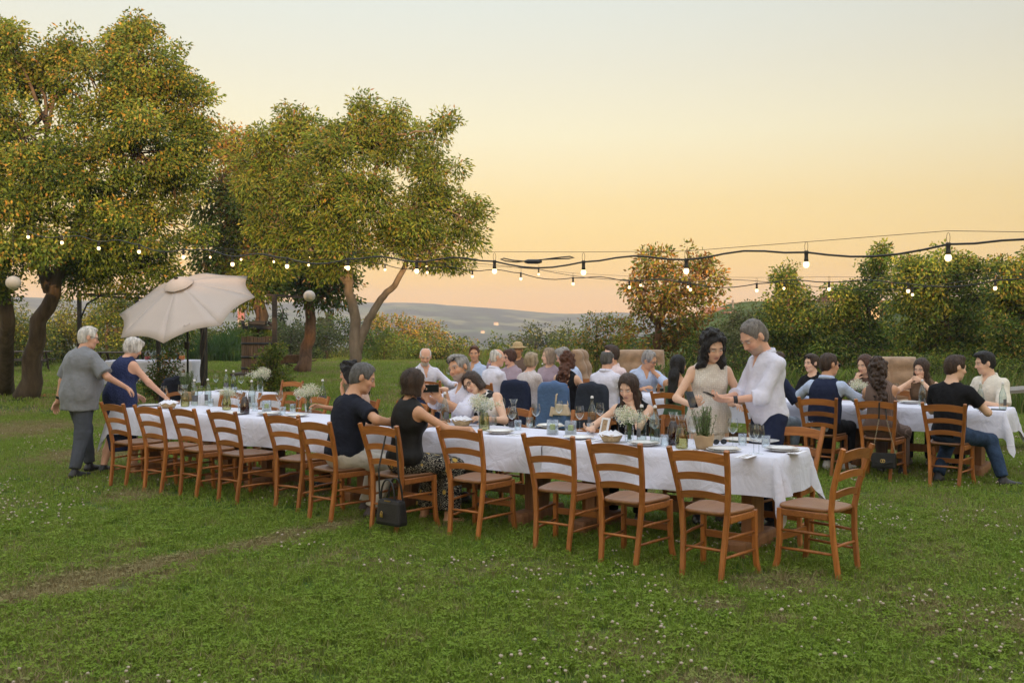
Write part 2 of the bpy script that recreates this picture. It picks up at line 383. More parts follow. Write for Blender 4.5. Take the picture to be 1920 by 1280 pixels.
# ---------------------------------------------------------------- grass and clover (stuff)
HID = bpy.data.collections.new('sources')            # instance sources, not linked to the scene
def blade_tuft(name, nb, rad, hmin, hmax, wid, clover=0):
    V, F3, C = [], [], []
    for _ in range(nb):
        a, r = rnd(0, 6.28), rad*math.sqrt(random.random()); x, y = r*math.cos(a), r*math.sin(a)
        h, w = rnd(hmin, hmax), wid*rnd(.7, 1.25); t = rnd(0, 6.28); ln = rnd(.15, .95)*h; la = rnd(0, 6.28)
        dx, dy = math.cos(t)*w/2, math.sin(t)*w/2; lx, ly = math.cos(la)*ln, math.sin(la)*ln
        i = len(V)
        V += [(x-dx, y-dy, -.005), (x+dx, y+dy, -.005), (x+dx*.8+lx*.35, y+dy*.8+ly*.35, h*.6), (x-dx*.8+lx*.35, y-dy*.8+ly*.35, h*.6), (x+lx, y+ly, h)]
        F3 += [(i, i+1, i+2), (i, i+2, i+3), (i+3, i+2, i+4)]
        c = (rnd(0, 1), rnd(0, 1), 0); C += [c]*5
    for _ in range(clover):
        a, r = rnd(0, 6.28), rad*math.sqrt(random.random()); x, y, h = r*math.cos(a), r*math.sin(a), rnd(.02, .042); s = rnd(.007, .011); t = rnd(0, 6.28)
        c = (rnd(.0, .5), 0, 0)
        for k in range(3):
            q = t + k*2.094; ux, uy = math.cos(q), math.sin(q); vx, vy = -uy, ux; i = len(V)
            V += [(x, y, h), (x+ux*s+vx*s*.75, y+uy*s+vy*s*.75, h+rnd(-.003, .006)), (x+ux*s*1.7, y+uy*s*1.7, h+rnd(-.004, .004)), (x+ux*s-vx*s*.75, y+uy*s-vy*s*.75, h+rnd(-.003, .006))]
            F3 += [(i, i+1, i+2), (i, i+2, i+3)]; C += [c]*4
    o = bpy.data.objects.new(name, np_mesh(name, V, F3, M_GRASS, C, False)); return o
def scatter(name, pts, srcs, label, cat, smin=.8, smax=1.25, seed=0):
    """geometry nodes: instances of the sources on a cloud of points"""
    c = bpy.data.collections.new(name+'_kinds')
    for s in srcs: c.objects.link(s)
    me = bpy.data.meshes.new(name); me.from_pydata([tuple(p) for p in pts], [], [])
    o = bpy.data.objects.new(name, me); COL.objects.link(o); tag(o, label, cat, kind='stuff')
    ng = bpy.data.node_groups.new(name, 'GeometryNodeTree')
    ng.interface.new_socket('Geometry', in_out='INPUT', socket_type='NodeSocketGeometry'); ng.interface.new_socket('Geometry', in_out='OUTPUT', socket_type='NodeSocketGeometry')
    N, L = ng.nodes, ng.links
    gi, go = N.new('NodeGroupInput'), N.new('NodeGroupOutput')
    ci = N.new('GeometryNodeCollectionInfo'); ci.inputs['Collection'].default_value = c; ci.inputs['Separate Children'].default_value = True; ci.inputs['Reset Children'].default_value = True
    ip = N.new('GeometryNodeInstanceOnPoints'); ip.inputs['Pick Instance'].default_value = True
    rv = N.new('FunctionNodeRandomValue'); rv.data_type = 'FLOAT_VECTOR'; rv.inputs['Min'].default_value = (-.12, -.12, 0); rv.inputs['Max'].default_value = (.12, .12, 6.283); rv.inputs['Seed'].default_value = seed
    rs = N.new('FunctionNodeRandomValue'); rs.inputs[2].default_value = smin; rs.inputs[3].default_value = smax; rs.inputs['Seed'].default_value = seed+1
    L.new(gi.outputs[0], ip.inputs['Points']); L.new(ci.outputs[0], ip.inputs['Instance']); L.new(rv.outputs[0], ip.inputs['Rotation']); L.new(rs.outputs[1], ip.inputs['Scale'])
    L.new(ip.outputs[0], go.inputs[0])
    md = o.modifiers.new('scatter', 'NODES'); md.node_group = ng
    return o
def field(y0, y1, dens, margin=1.2, slope=.56):
    n = int(dens*sum((2*(slope*y+margin))*.1 for y in np.arange(y0, y1, .1)))
    yy = y0 + (y1-y0)*NPR.random(n*2); w = slope*yy+margin; keep = NPR.random(n*2)*(slope*y1+margin) < w
    yy, w = yy[keep][:n], w[keep][:n]; xx = (NPR.random(len(yy))*2-1)*w
    return xx, yy
def make_grass():
    near = [blade_tuft('grass_tuft', 24, .055, .02, .062, .0036, 2) for _ in range(7)] + [blade_tuft('grass_tuft', 12, .05, .015, .045, .0036, 8) for _ in range(2)]
    mid = [blade_tuft('turf', 26, .11, .02, .055, .0065, 6) for _ in range(6)]
    far = [blade_tuft('sward', 60, .42, .03, .075, .016) for _ in range(5)]
    P = []
    for y0, y1, d in ((3.2, 6.2, 520), (6.2, 9.0, 330)):
        xx, yy = field(y0, y1, d); P += list(zip(xx, yy, np.zeros_like(xx)))
    scatter('grass', P, near, 'short mown grass and clover leaves in the foreground', 'grass', .75, 1.3, 1)
    xx, yy = field(9.0, 19, 95, 1.5); scatter('grass', list(zip(xx, yy, np.zeros_like(xx))), mid, 'mown grass around and behind the dinner tables', 'grass', .75, 1.3, 5)
    xx, yy = field(19, 52, 9, 3); scatter('grass', list(zip(xx, yy, np.zeros_like(xx))), far, 'mown grass of the far lawn below the hedge', 'grass', .8, 1.3, 9)
    # clover heads, in drifts
    m = mat('clover_head', (.33,.26,.17), .9, .3, 60, attr=False, c2=(.54,.47,.37))
    heads = []
    for k in range(3):
        b = MB(); b.tube([(0,0,0), (.004, .002, .03), (.006, 0, .052)], .0012, 4)
        bm = MB(); s = rnd(.007, .0095)
        bm.ball((.006, 0, .056), s, 7, 5, (1, 1, .85))
        bm.v = [tuple(Vector(v) + Vector((rnd(-1,1), rnd(-1,1), rnd(-1,1)))*.0018) for v in bm.v]
        ho = bpy.data.objects.new('clover_head', bm.mesh('clover_head')); ho.data.materials.append(m); heads.append(ho)
    P = []
    for y0, y1, d in ((3.6, 9.5, 90), (9.5, 17, 34)):
        xx, yy = field(y0, y1, d)
        for x, y in zip(xx, yy):
            q = mnoise.noise((x*.55+3, y*.55, 0)) + .45*mnoise.noise((x*2.1, y*2.1, 4)) + (.16 if x > 1.5 else 0)
            if q > .10 + .25*random.random(): P.append((x, y, rnd(-.02, .0)))
    scatter('clover', P, heads, 'small whitish clover flower heads dotted over the lawn', 'clover', .7, 1.2, 21)
make_grass()

# ---------------------------------------------------------------- unseen building added behind the camera to cast shade on the lawn
def shade_building():
    pl = mat('plaster', (.45,.36,.25), .9, .15, 2, bump=.2); rt = mat('roof_tile', (.25,.11,.06), .9, .3, 6, bump=.5)
    sh = mat('shutter_green', (.04,.08,.05), .6, .1, 6)
    root = empty('shade_building', (4, -30, 0), 0, 'unseen long building added behind the camera to shade the lawn', 'building')
    b = MB(); b.box((0, -4, 2.4), (56, 8, 4.8)); b.obj('wall', pl, root)
    b = MB(); b.add([(-28.6, .6, 4.7), (28.6, .6, 4.7), (28.6, -4, 7.6), (-28.6, -4, 7.6), (28.6, -8.6, 4.7), (-28.6, -8.6, 4.7)], [(0,1,2,3), (3,2,4,5), (0,3,5), (1,4,2), (0,5,4,1)]); b.obj('roof', rt, root)
    for i in range(13):
        x = -25 + i*4.1
        if i % 4 == 2: w = MB(); w.box((x, .03, 1.1), (1.2, .08, 2.2)); w.obj('door', sh, root)
        else:
            w = MB(); w.box((x, .03, 1.6), (1.0, .08, 1.3)); w.obj('window', sh, root)
        w = MB(); w.box((x, .03, 3.7), (.9, .08, 1.0)); w.obj('window', sh, root)
shade_building()
# ================================================================ TREES, SHRUBS
LEAF_N = 2.3
def leaves(P, D, ln, wd, C, droop=.0):
    """leaf quads: P base points, D directions, per-leaf colour"""
    n = len(P); D = D/np.maximum(1e-6, np.linalg.norm(D, axis=1))[:, None]
    rv = NPR.normal(size=(n, 3)); S = np.cross(D, rv); S /= np.maximum(1e-6, np.linalg.norm(S, axis=1))[:, None]
    U = np.cross(S, D); L = (ln*NPR.uniform(.65, 1.25, n))[:, None]; Wd = (wd*NPR.uniform(.7, 1.2, n))[:, None]
    a = P; b = P + D*L*.45 + S*Wd*.5 + U*L*.06; c = P + D*L - U*L*.10; d = P + D*L*.45 - S*Wd*.5 + U*L*.06
    V = np.stack([a, b, c, d], 1).reshape(-1, 3); Q = np.arange(n*4).reshape(n, 4)
    return V, Q, np.repeat(C, 4, 0)
def palette(n, pal, jit=.22):
    w = np.array([p[0] for p in pal], float); w /= w.sum(); c = np.array([p[1] for p in pal])
    i = NPR.choice(len(pal), n, p=w); return c[i]*(1+NPR.uniform(-jit, jit, (n, 1)))*(1+NPR.uniform(-.08, .08, (n, 3)))
def crown(blobs, per_m2, leaf, pal, clump=.42, inner=.35, droop=.25, top_pal=None, topk=None, dens=1.0):
    """blobs [(centre, radii)] -> leaf mesh arrays and the clump centres"""
    Vs, Qs, Cs, cents, b0 = [], [], [], [], 0
    for c, r in blobs:
        c = np.array(c, float); r = np.array(r, float)
        area = 4*math.pi*((r[0]*r[1])**1.6/3+(r[0]*r[2])**1.6/3+(r[1]*r[2])**1.6/3)**(1/1.6)
        m = max(3, int(area/(clump*clump*1.5)*dens))
        d = NPR.normal(size=(m, 3)); d /= np.linalg.norm(d, axis=1)[:, None]
        q = np.where(NPR.random(m) < inner, NPR.uniform(.25, .85, m), NPR.uniform(.82, 1.08, m)); cc = c + d*r*q[:, None]
        for j in range(m):
            cr = clump*NPR.uniform(.6, 1.25); n = max(6, int(per_m2*cr*cr*4*LEAF_N))
            e = NPR.normal(size=(n, 3)); e /= np.linalg.norm(e, axis=1)[:, None]; e *= (NPR.random(n)**.45)[:, None]*np.array([cr, cr, cr*.72])
            P = cc[j] + e; D = e/cr*.9 + d[j]*.55 + NPR.normal(size=(n, 3))*.5; D[:, 2] -= droop + .35*NPR.random(n)
            pl = pal
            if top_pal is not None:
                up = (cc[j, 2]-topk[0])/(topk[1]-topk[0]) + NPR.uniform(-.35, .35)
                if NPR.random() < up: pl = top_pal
            col = palette(n, pl, .28)*NPR.uniform(.68, 1.32)
            V, Q, C = leaves(P, D, leaf[0], leaf[1], col)
            Vs.append(V); Qs.append(Q+b0); Cs.append(C); b0 += len(V); cents.append(cc[j])
    return np.concatenate(Vs), np.concatenate(Qs), np.concatenate(Cs), np.array(cents)
BARK = mat('bark', (.060,.042,.028), .95, .4, 9, bump=1.0, bscale=22, stretch=(1, 1, .25), c2=(.13,.095,.065))
BARK_PALE = mat('bark_pale', (.15,.115,.085), .9, .3, 9, bump=.8, bscale=26, stretch=(1, 1, .3), c2=(.27,.21,.16))
BARK_RED = mat('bark_red', (.085,.045,.025), .95, .4, 9, bump=1.0, bscale=20, stretch=(1, 1, .25), c2=(.19,.105,.055))
def wob(pts, amp, n=5):
    """polyline -> denser wavering polyline"""
    out = []
    for a, b in zip(pts, pts[1:]):
        a, b = Vector(a), Vector(b)
        for i in range(n):
            t = i/n; out.append(a.lerp(b, t) + (Vector((rnd(-1,1), rnd(-1,1), rnd(-.5,.5)))*amp if (i or out) else Vector()))
    out.append(Vector(pts[-1])); return out
def lobes(blobs, shrink, n, q):
    """break the round masses into uneven lobes"""
    out = []
    for c, r in blobs:
        c, r = Vector(c), Vector(r); out.append((c, r*shrink))
        for _ in range(n):
            d = Vector((rnd(-1,1), rnd(-1,1), rnd(-.5,1))).normalized(); k = rnd(.6, 1.25)*q; out.append((c + Vector((d.x*r.x, d.y*r.y, d.z*r.z))*rnd(.75, 1.05), r*k))
    return out
def tree(name, label, stems, blobs, leaf=(.13, .065), per=55, pal=None, bark=None, clump=.42, group=None, cat='tree', twigs=.5, limb=.05, origin=None, sat=None, **kw):
    """stems: [([points], r0, r1)], blobs: [(centre, radii)]"""
    base = Vector(origin if origin is not None else stems[0][0][0]); root = empty(name, base, 0, label, cat, group)
    if sat: blobs = lobes(blobs, *sat)
    V, Q, C, cents = crown(blobs, per, leaf, pal, clump, **kw)
    me = np_mesh('crown', V - np.array(base), Q, LEAF, C, False); link('crown', me, None, root)
    b = MB(); tops = []
    for pts, r0, r1 in stems:
        w = wob([Vector(p)-base for p in pts], r0*.35, 4); m = len(w)
        rs = [(r0*(1.35 if i == 0 else 1.12 if i == 1 else 1) * (1-i/(m-1)) + r1*i/(m-1)) for i in range(m)]
        b.tube(w, rs, 10); tops.append((w[-1], r1)); tops.append((w[int(m*.75)], r1*1.1)); tops.append((w[int(m*.6)], r1*1.1))
    per_main = sat[1]+1 if sat else 1; mains = [Vector(c)-base for c, r in blobs[::per_main]]
    for bi, (c, r) in enumerate(blobs):
        cl = Vector(c)-base
        if bi % per_main:                      # a side lobe grows from the mass beside it
            s0 = mains[bi//per_main]; b.tube([s0, s0.lerp(cl, .5)+Vector((rnd(-.1,.1), rnd(-.1,.1), rnd(0,.15))), cl], [limb*.4, limb*.28, limb*.1], 5); continue
        t, rr = min(tops, key=lambda q: (q[0]-cl).length)
        mid = t.lerp(cl, .5) + Vector((rnd(-.2,.2), rnd(-.2,.2), rnd(.0,.3)))*min(1, (cl-t).length*.3)
        b.tube(wob([t, mid, cl], .05, 3), [limb*(1-.75*i/6) for i in range(7)], 6)
        near = [Vector(q)-base for q in cents if (Vector(q)-Vector(c)).length < max(r)*1.15]; random.shuffle(near)
        for q in near[:int(len(near)*twigs)]:
            s = mid.lerp(cl, rnd(.3, 1)); b.tube([s, s.lerp(q, .5)+Vector((rnd(-.1,.1), rnd(-.1,.1), rnd(-.05,.15))), q], [limb*.38, limb*.26, limb*.1], 4)
    b.obj('trunk', bark or BARK, root); return root
def pb(Y, x, y, rx, ry, dy=0.0, rd=None):
    """blob from photo px at depth Y"""
    c = WD(x, y, Y+dy); k = (Y+dy)/F_PX; return (c, (rx*k, (rd if rd is not None else (rx+ry)/2*k), ry*k))
G_DK, G_MD, G_LT, G_YL = (.050,.090,.016), (.090,.145,.022), (.16,.22,.034), (.26,.26,.045)
O_LT, O_MD, O_BR, RED = (.45,.27,.06), (.36,.17,.04), (.23,.14,.05), (.20,.06,.025)
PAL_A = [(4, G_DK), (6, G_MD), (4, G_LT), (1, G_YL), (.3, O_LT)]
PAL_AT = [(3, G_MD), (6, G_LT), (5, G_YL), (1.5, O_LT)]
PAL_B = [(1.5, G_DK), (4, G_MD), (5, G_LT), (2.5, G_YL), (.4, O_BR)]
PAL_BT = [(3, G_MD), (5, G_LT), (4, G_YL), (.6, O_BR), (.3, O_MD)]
PAL_D = [(5, G_DK), (4, G_MD), (1, G_YL), (.6, O_BR), (.4, O_MD)]
PAL_O = [(2, G_MD), (3, G_YL), (3, O_BR), (2, O_LT), (1.5, O_MD)]
def g0(x, y): p = W(x, y, 0); return p
def make_trees():
    # the two big trees on the left
    Y = 22.5; b = g0(48, 748)
    tree('hornbeam_tree', 'big tree with golden fruit tassels, leaning trunk, leftmost foreground',
         [([b, WD(78, 600, Y), WD(120, 500, Y), WD(170, 330, Y)], .22, .09), ([WD(95, 545, Y), WD(60, 420, Y-.5), WD(40, 260, Y-.5)], .12, .05), ([WD(120, 500, Y), WD(210, 420, Y), WD(300, 330, Y)], .11, .04)],
         [pb(Y, 290, 130, 95, 85), pb(Y, 345, 205, 75, 70, .3), pb(Y, 190, 180, 95, 95, -.4), pb(Y, 250, 280, 110, 90, -.8), pb(Y, 335, 330, 75, 80, .2), pb(Y, 130, 330, 120, 110, -1.0), pb(Y, 300, 420, 85, 75, 0),
          pb(Y, 190, 440, 110, 75, -.9), pb(Y, 270, 505, 95, 50, .2), pb(Y, 150, 510, 95, 45, .4), pb(Y, 215, 95, 45, 45, .6), pb(Y, 255, 60, 30, 28, .2), pb(Y, 375, 265, 45, 60, .3)],
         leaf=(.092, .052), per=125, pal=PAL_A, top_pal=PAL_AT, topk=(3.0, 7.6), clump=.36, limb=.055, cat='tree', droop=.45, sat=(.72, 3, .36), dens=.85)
    Y = 21.5; b = g0(8, 742)
    tree('hornbeam_tree', 'big leafy tree at the left edge with a straight dark trunk',
         [([b, WD(10, 600, Y), WD(0, 500, Y), WD(-20, 300, Y)], .19, .08), ([WD(2, 500, Y), WD(60, 380, Y), WD(90, 240, Y)], .10, .04)],
         [pb(Y, 60, 130, 70, 70, .6), pb(Y, -20, 170, 90, 95), pb(Y, 40, 260, 95, 80, -.5), pb(Y, -40, 330, 100, 90), pb(Y, 40, 400, 85, 70, -.9), pb(Y, -10, 480, 85, 55, -1.2), pb(Y, 55, 470, 50, 45, -1.4), pb(Y, 5, 70, 35, 40, .3), pb(Y, 110, 120, 40, 45, .8), pb(Y, -20, 545, 60, 26, -.4)],
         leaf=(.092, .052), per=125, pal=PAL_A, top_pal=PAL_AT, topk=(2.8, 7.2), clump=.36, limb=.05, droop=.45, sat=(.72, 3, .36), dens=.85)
    # darker trees behind the umbrella
    Y = 33.5; b = g0(490, 702); b.y = Y; b.x = (490-960)/F_PX*Y
    tree('plum_tree', 'dark tree with brown tinted top standing behind the wine press',
         [([b, WD(487, 590, Y), WD(480, 500, Y), WD(460, 380, Y)], .26, .11), ([WD(482, 510, Y), WD(430, 420, Y), WD(415, 340, Y)], .13, .05)],
         [pb(Y, 440, 290, 50, 55), pb(Y, 410, 380, 55, 70), pb(Y, 460, 400, 60, 70, -.5), pb(Y, 420, 470, 65, 50), pb(Y, 490, 480, 70, 55, .3), pb(Y, 395, 520, 60, 30), pb(Y, 470, 545, 60, 24)],
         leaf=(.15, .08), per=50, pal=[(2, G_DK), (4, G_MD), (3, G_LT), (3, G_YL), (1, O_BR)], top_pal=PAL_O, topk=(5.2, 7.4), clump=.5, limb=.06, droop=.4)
    Y = 36.0; b = g0(566, 698)
    tree('plum_tree', 'small dark tree with a bent reddish trunk beside the wheelbarrow',
         [([b, WD(574, 650, Y), WD(582, 600, Y), WD(572, 545, Y), WD(565, 480, Y)], .25, .12), ([WD(574, 545, Y), WD(610, 500, Y), WD(635, 460, Y)], .12, .05)],
         [pb(Y, 550, 470, 75, 55), pb(Y, 610, 480, 65, 50), pb(Y, 560, 530, 75, 28), pb(Y, 620, 548, 60, 26), pb(Y, 520, 420, 60, 50, .5), pb(Y, 590, 420, 60, 50, .6)],
         leaf=(.17, .085), per=42, pal=PAL_D, bark=BARK_RED, clump=.5, limb=.06, droop=.5)
    # the forked fruit tree in the middle
    Y = 22.0; b = WD(660, 755, Y); b.z = 0
    tree('cherry_tree', 'forked pale-trunked fruit tree with a wide airy crown behind the long table',
         [([b, WD(664, 690, Y), WD(668, 600, Y), WD(655, 530, Y), WD(640, 420, Y), WD(600, 300, Y)], .165, .045), ([WD(668, 660, Y), WD(690, 600, Y), WD(712, 562, Y), WD(738, 535, Y), WD(775, 470, Y), WD(800, 380, Y)], .105, .04), ([WD(658, 535, Y), WD(585, 470, Y), WD(520, 420, Y)], .09, .03), ([WD(645, 440, Y), WD(700, 350, Y), WD(720, 260, Y)], .08, .03)],
         [pb(Y, 520, 300, 65, 60), pb(Y, 570, 260, 60, 50, .5), pb(Y, 640, 290, 75, 65, -.6), pb(Y, 700, 260, 60, 55, .2), pb(Y, 760, 280, 60, 55, .5), pb(Y, 815, 330, 60, 65), pb(Y, 850, 400, 50, 55, .2), pb(Y, 520, 370, 65, 60, -.4), pb(Y, 600, 370, 80, 65, -.9), pb(Y, 690, 370, 80, 65, -.9),
          pb(Y, 770, 400, 70, 60, -.4), pb(Y, 540, 440, 70, 45), pb(Y, 640, 450, 75, 50, -.6), pb(Y, 730, 465, 65, 42, -.4), pb(Y, 820, 465, 55, 40, .1), pb(Y, 655, 245, 60, 40, .4), pb(Y, 480, 330, 45, 50, .4), pb(Y, 550, 225, 28, 30), pb(Y, 690, 205, 22, 22), pb(Y, 745, 220, 20, 22), pb(Y, 832, 245, 20, 26), pb(Y, 500, 490, 50, 30), pb(Y, 620, 505, 50, 24), pb(Y, 850, 495, 26, 20), pb(Y, 885, 420, 24, 40)],
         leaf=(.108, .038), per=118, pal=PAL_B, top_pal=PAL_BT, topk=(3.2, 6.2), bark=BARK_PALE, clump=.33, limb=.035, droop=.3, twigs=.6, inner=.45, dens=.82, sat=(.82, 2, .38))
    # trees on the right
    Y = 27.0; b = WD(1235, 700, Y); b.z = 0
    tree('walnut_tree', 'reddish autumn tree with an open crown right of the valley view',
         [([b, WD(1232, 640, Y), WD(1240, 590, Y), WD(1250, 520, Y)], .13, .05), ([WD(1236, 610, Y), WD(1200, 560, Y), WD(1190, 520, Y)], .07, .03), ([WD(1240, 590, Y), WD(1290, 540, Y), WD(1310, 510, Y)], .07, .03)],
         [pb(Y, 1230, 500, 45, 35), pb(Y, 1285, 500, 45, 36), pb(Y, 1325, 520, 30, 35), pb(Y, 1205, 545, 40, 32), pb(Y, 1260, 555, 50, 36, -.4), pb(Y, 1310, 570, 38, 30), pb(Y, 1215, 590, 40, 28), pb(Y, 1275, 605, 50, 28, -.3), pb(Y, 1225, 640, 50, 30), pb(Y, 1290, 645, 45, 35)],
         leaf=(.13, .065), per=44, pal=[(3, G_MD), (4, G_YL), (4, O_BR), (2.2, O_MD), (1, O_LT)], bark=BARK_RED, clump=.36, limb=.035, dens=.85, inner=.5)
    spots = [('field_maple', 'dark green pointed tree behind the standing couple', 30, [(1478, 520, 18, 24), (1485, 560, 38, 35), (1465, 600, 50, 35), (1510, 600, 50, 40), (1450, 640, 45, 30), (1500, 650, 55, 35), (1545, 610, 30, 35), (1480, 690, 70, 35)], [(3, G_DK), (4, G_MD), (4, G_YL), (2, G_LT), (.6, O_BR)], 1480),
             ('field_maple', 'tall ragged tree with a thin spire top right of the standing couple', 29, [(1655, 480, 12, 24), (1640, 525, 26, 30), (1590, 545, 32, 26), (1625, 575, 45, 32), (1580, 600, 40, 30), (1640, 620, 50, 35), (1590, 650, 50, 35), (1650, 670, 60, 40)], [(3, G_DK), (4, G_MD), (4, G_YL), (3, G_LT), (.6, O_BR)], 1630),
             ('field_maple', 'broad olive-green tree behind the right dinner table', 27, [(1715, 510, 35, 26), (1765, 495, 40, 28), (1820, 510, 40, 30), (1700, 555, 45, 35), (1770, 550, 55, 40), (1835, 560, 45, 38), (1710, 610, 50, 40), (1780, 620, 60, 42), (1850, 620, 50, 40), (1740, 670, 70, 40), (1820, 680, 70, 40)], [(2, G_DK), (4, G_MD), (5, G_YL), (3, G_LT), (.5, O_BR)], 1775),
             ('field_maple', 'yellowing tree at the right edge of the picture', 25, [(1900, 520, 35, 35), (1940, 500, 40, 36), (1890, 570, 40, 40), (1945, 570, 45, 45), (1890, 630, 45, 40), (1950, 640, 50, 45), (1890, 690, 55, 38), (2010, 560, 60, 60)], [(3, G_DK), (4, G_MD), (5, G_YL), (2, G_LT), (.8, O_LT)], 1915)]
    for nm, lb, Y, bl, pal, tx in spots:
        b = WD(tx, 700, Y); b.z = 0
        pal = [(w_, tuple(v*1.3 for v in c_)) for w_, c_ in pal]
        tree(nm, lb, [([b, WD(tx+4, 640, Y), WD(tx-3, 570, Y)], .12, .05)], [pb(Y, *q, dy=rnd(-.5, .5)) for q in bl], leaf=(.105, .058), per=86, pal=pal, clump=.36, limb=.04, group='trees behind the right table', dens=.9, inner=.5, sat=(.84, 3, .44))
    # shrubs beyond the lawn
    Yh = 49.0
    SH = [('shrub', 'grey-green round shrub right of the wine press', 49, [(545, 625, 32, 24), (548, 655, 38, 22)], [(4, (.10,.115,.045)), (3, (.13,.14,.06)), (1, G_DK)]),
          ('shrub', 'grey-green dense shrub behind the bent trunk', 49, [(612, 630, 30, 20), (612, 657, 34, 18)], [(4, (.095,.11,.04)), (3, (.13,.135,.055)), (1, G_DK)]),
          ('shrub', 'large orange-tinted bush behind the forked trunk', 55, [(705, 620, 40, 22), (760, 622, 40, 24), (800, 632, 38, 22), (670, 630, 30, 18), (740, 650, 60, 22)], [(3, G_YL), (2, G_MD), (2, O_BR), (2, O_LT)]),
          ('shrub', 'bright green feathery bush at the hedge behind the bob-haired woman', 48, [(720, 650, 34, 30), (758, 655, 32, 26), (690, 662, 26, 20)], [(4, G_LT), (3, G_MD), (2, (.09,.16,.03))]),
          ('shrub', 'leafy green bush above the white-bearded man', 48, [(820, 645, 42, 24), (860, 655, 38, 20), (800, 668, 30, 16), (850, 670, 40, 14)], [(3, G_MD), (3, G_YL), (2, G_DK), (1, O_BR)]),
          ('shrub', 'low dark bush where the valley shows', 60, [(900, 668, 32, 12), (935, 648, 20, 17)], [(4, G_DK), (3, G_MD), (1, G_YL)]),
          ('shrub', 'round dark olive tree left of centre in the valley gap', 85, [(1005, 633, 34, 18), (985, 645, 26, 14), (1030, 645, 26, 14)], [(4, G_DK), (4, (.085,.09,.035)), (1, G_YL)]),
          ('shrub', 'small pointed dark tree in the valley gap', 80, [(1066, 620, 10, 12), (1062, 640, 28, 14), (1085, 645, 25, 14)], [(4, G_DK), (3, G_MD), (1, G_YL)]),
          ('shrub', 'golden-green bush just left of the reddish autumn tree', 34, [(1118, 608, 28, 20), (1150, 620, 34, 26), (1110, 645, 34, 24), (1160, 655, 40, 26), (1130, 680, 50, 18)], [(3, G_YL), (2, O_LT), (3, G_MD), (1.5, G_LT), (1, O_MD)]),
          ('shrub', 'yellowing low bush behind the diners with hats', 44, [(960, 668, 34, 14), (1000, 672, 40, 14), (1050, 668, 40, 16), (1020, 685, 60, 12)], [(3, G_YL), (3, (.17,.15,.04)), (2, G_MD), (1, O_LT)]),
          ('shrub', 'dark hedge bush behind the standing woman', 26, [(1310, 655, 34, 26), (1340, 675, 40, 28), (1280, 690, 30, 22), (1390, 690, 40, 26)], [(4, G_DK), (3, G_MD), (2, G_YL), (1, O_BR)]),
          ('shrub', 'olive bush on the field edge behind the bald man', 34, [(1400, 630, 34, 22), (1420, 655, 34, 20)], [(4, (.12,.125,.045)), (3, (.16,.155,.06)), (1, G_DK)]),
          ('shrub', 'pale olive bush filling the gap beside the reddish autumn tree', 38, [(1375, 600, 30, 18), (1410, 590, 30, 20), (1440, 610, 34, 26), (1370, 640, 40, 26), (1430, 650, 40, 26)], [(4, (.17,.17,.06)), (3, (.20,.20,.075)), (2, G_MD)]),
          ('shrub', 'pale olive bush between the two pointed trees', 38, [(1555, 590, 34, 26), (1540, 640, 44, 32), (1580, 660, 44, 30)], [(4, (.15,.16,.055)), (3, (.19,.19,.07)), (2, G_MD)]),
          ('shrub', 'low leafy bush under the broad olive-green tree', 24, [(1700, 690, 50, 24), (1780, 695, 55, 24), (1860, 700, 55, 24), (1930, 700, 50, 26)], [(3, G_MD), (3, G_LT), (3, G_YL), (2, G_DK)]),
          ('shrub', 'olive-green bush left of the umbrella edge', 48, [(250, 615, 40, 24), (215, 630, 36, 20), (280, 640, 30, 18)], [(3, G_YL), (3, G_MD), (2, (.12,.12,.05))]),
          ('shrub', 'yellow-green bush right under the umbrella edge', 52, [(420, 632, 44, 18), (385, 628, 34, 18), (455, 636, 26, 15)], [(4, G_YL), (3, (.15,.15,.045)), (2, G_MD)]),
          ('shrub', 'dark leafy bush at the far left behind the trunks', 40, [(30, 600, 40, 30), (-20, 590, 40, 34), (60, 630, 40, 24), (0, 640, 50, 24)], [(3, G_DK), (4, G_MD), (3, G_YL)]),
          ('shrub', 'tall olive bush behind the drinks table', 43, [(200, 580, 34, 30), (240, 575, 30, 28), (300, 600, 36, 26), (340, 610, 36, 24), (320, 635, 40, 20)], [(3, G_DK), (4, G_MD), (3, G_YL), (1, G_LT)]),
          ('shrub', 'dark bushy hedge behind the wine press', 54, [(480, 615, 34, 22), (515, 622, 30, 20), (580, 622, 34, 22), (645, 620, 32, 24)], [(4, G_DK), (4, G_MD), (2, G_YL)]),
          ('shrub', 'thin leafy bush behind the left picnic bench', 44, [(120, 590, 26, 30), (150, 610, 34, 28), (95, 620, 34, 24), (180, 595, 26, 26)], [(3, G_YL), (3, (.12,.13,.05)), (2, G_MD)])]
    for nm, lb, Y, bl, pal in SH:
        cx = bl[0][0]; b = WD(cx, 690, Y); b.z = min(0, gz(b.x, b.y)); bb = [pb(Y, *q) for q in bl]
        low = min(c.z-r[2] for c, r in bb)
        if low > b.z + .25: bb += [((c.x, c.y, (b.z+c.z)/2), (r[0]*.85, r[1], max(.2, (c.z-b.z)*.55))) for c, r in bb[:3]]
        sc_ = Y/48.0
        tree(nm, lb, [([b, b.lerp(bb[0][0], .5), bb[0][0]], .07*sc_, .03*sc_)], bb, leaf=(.15*sc_, .075*sc_), per=26/sc_**2, pal=pal, clump=.48*sc_, limb=.03*sc_, cat='shrub', group='shrubs round the lawn', twigs=.25, inner=.3, origin=b)
make_trees()
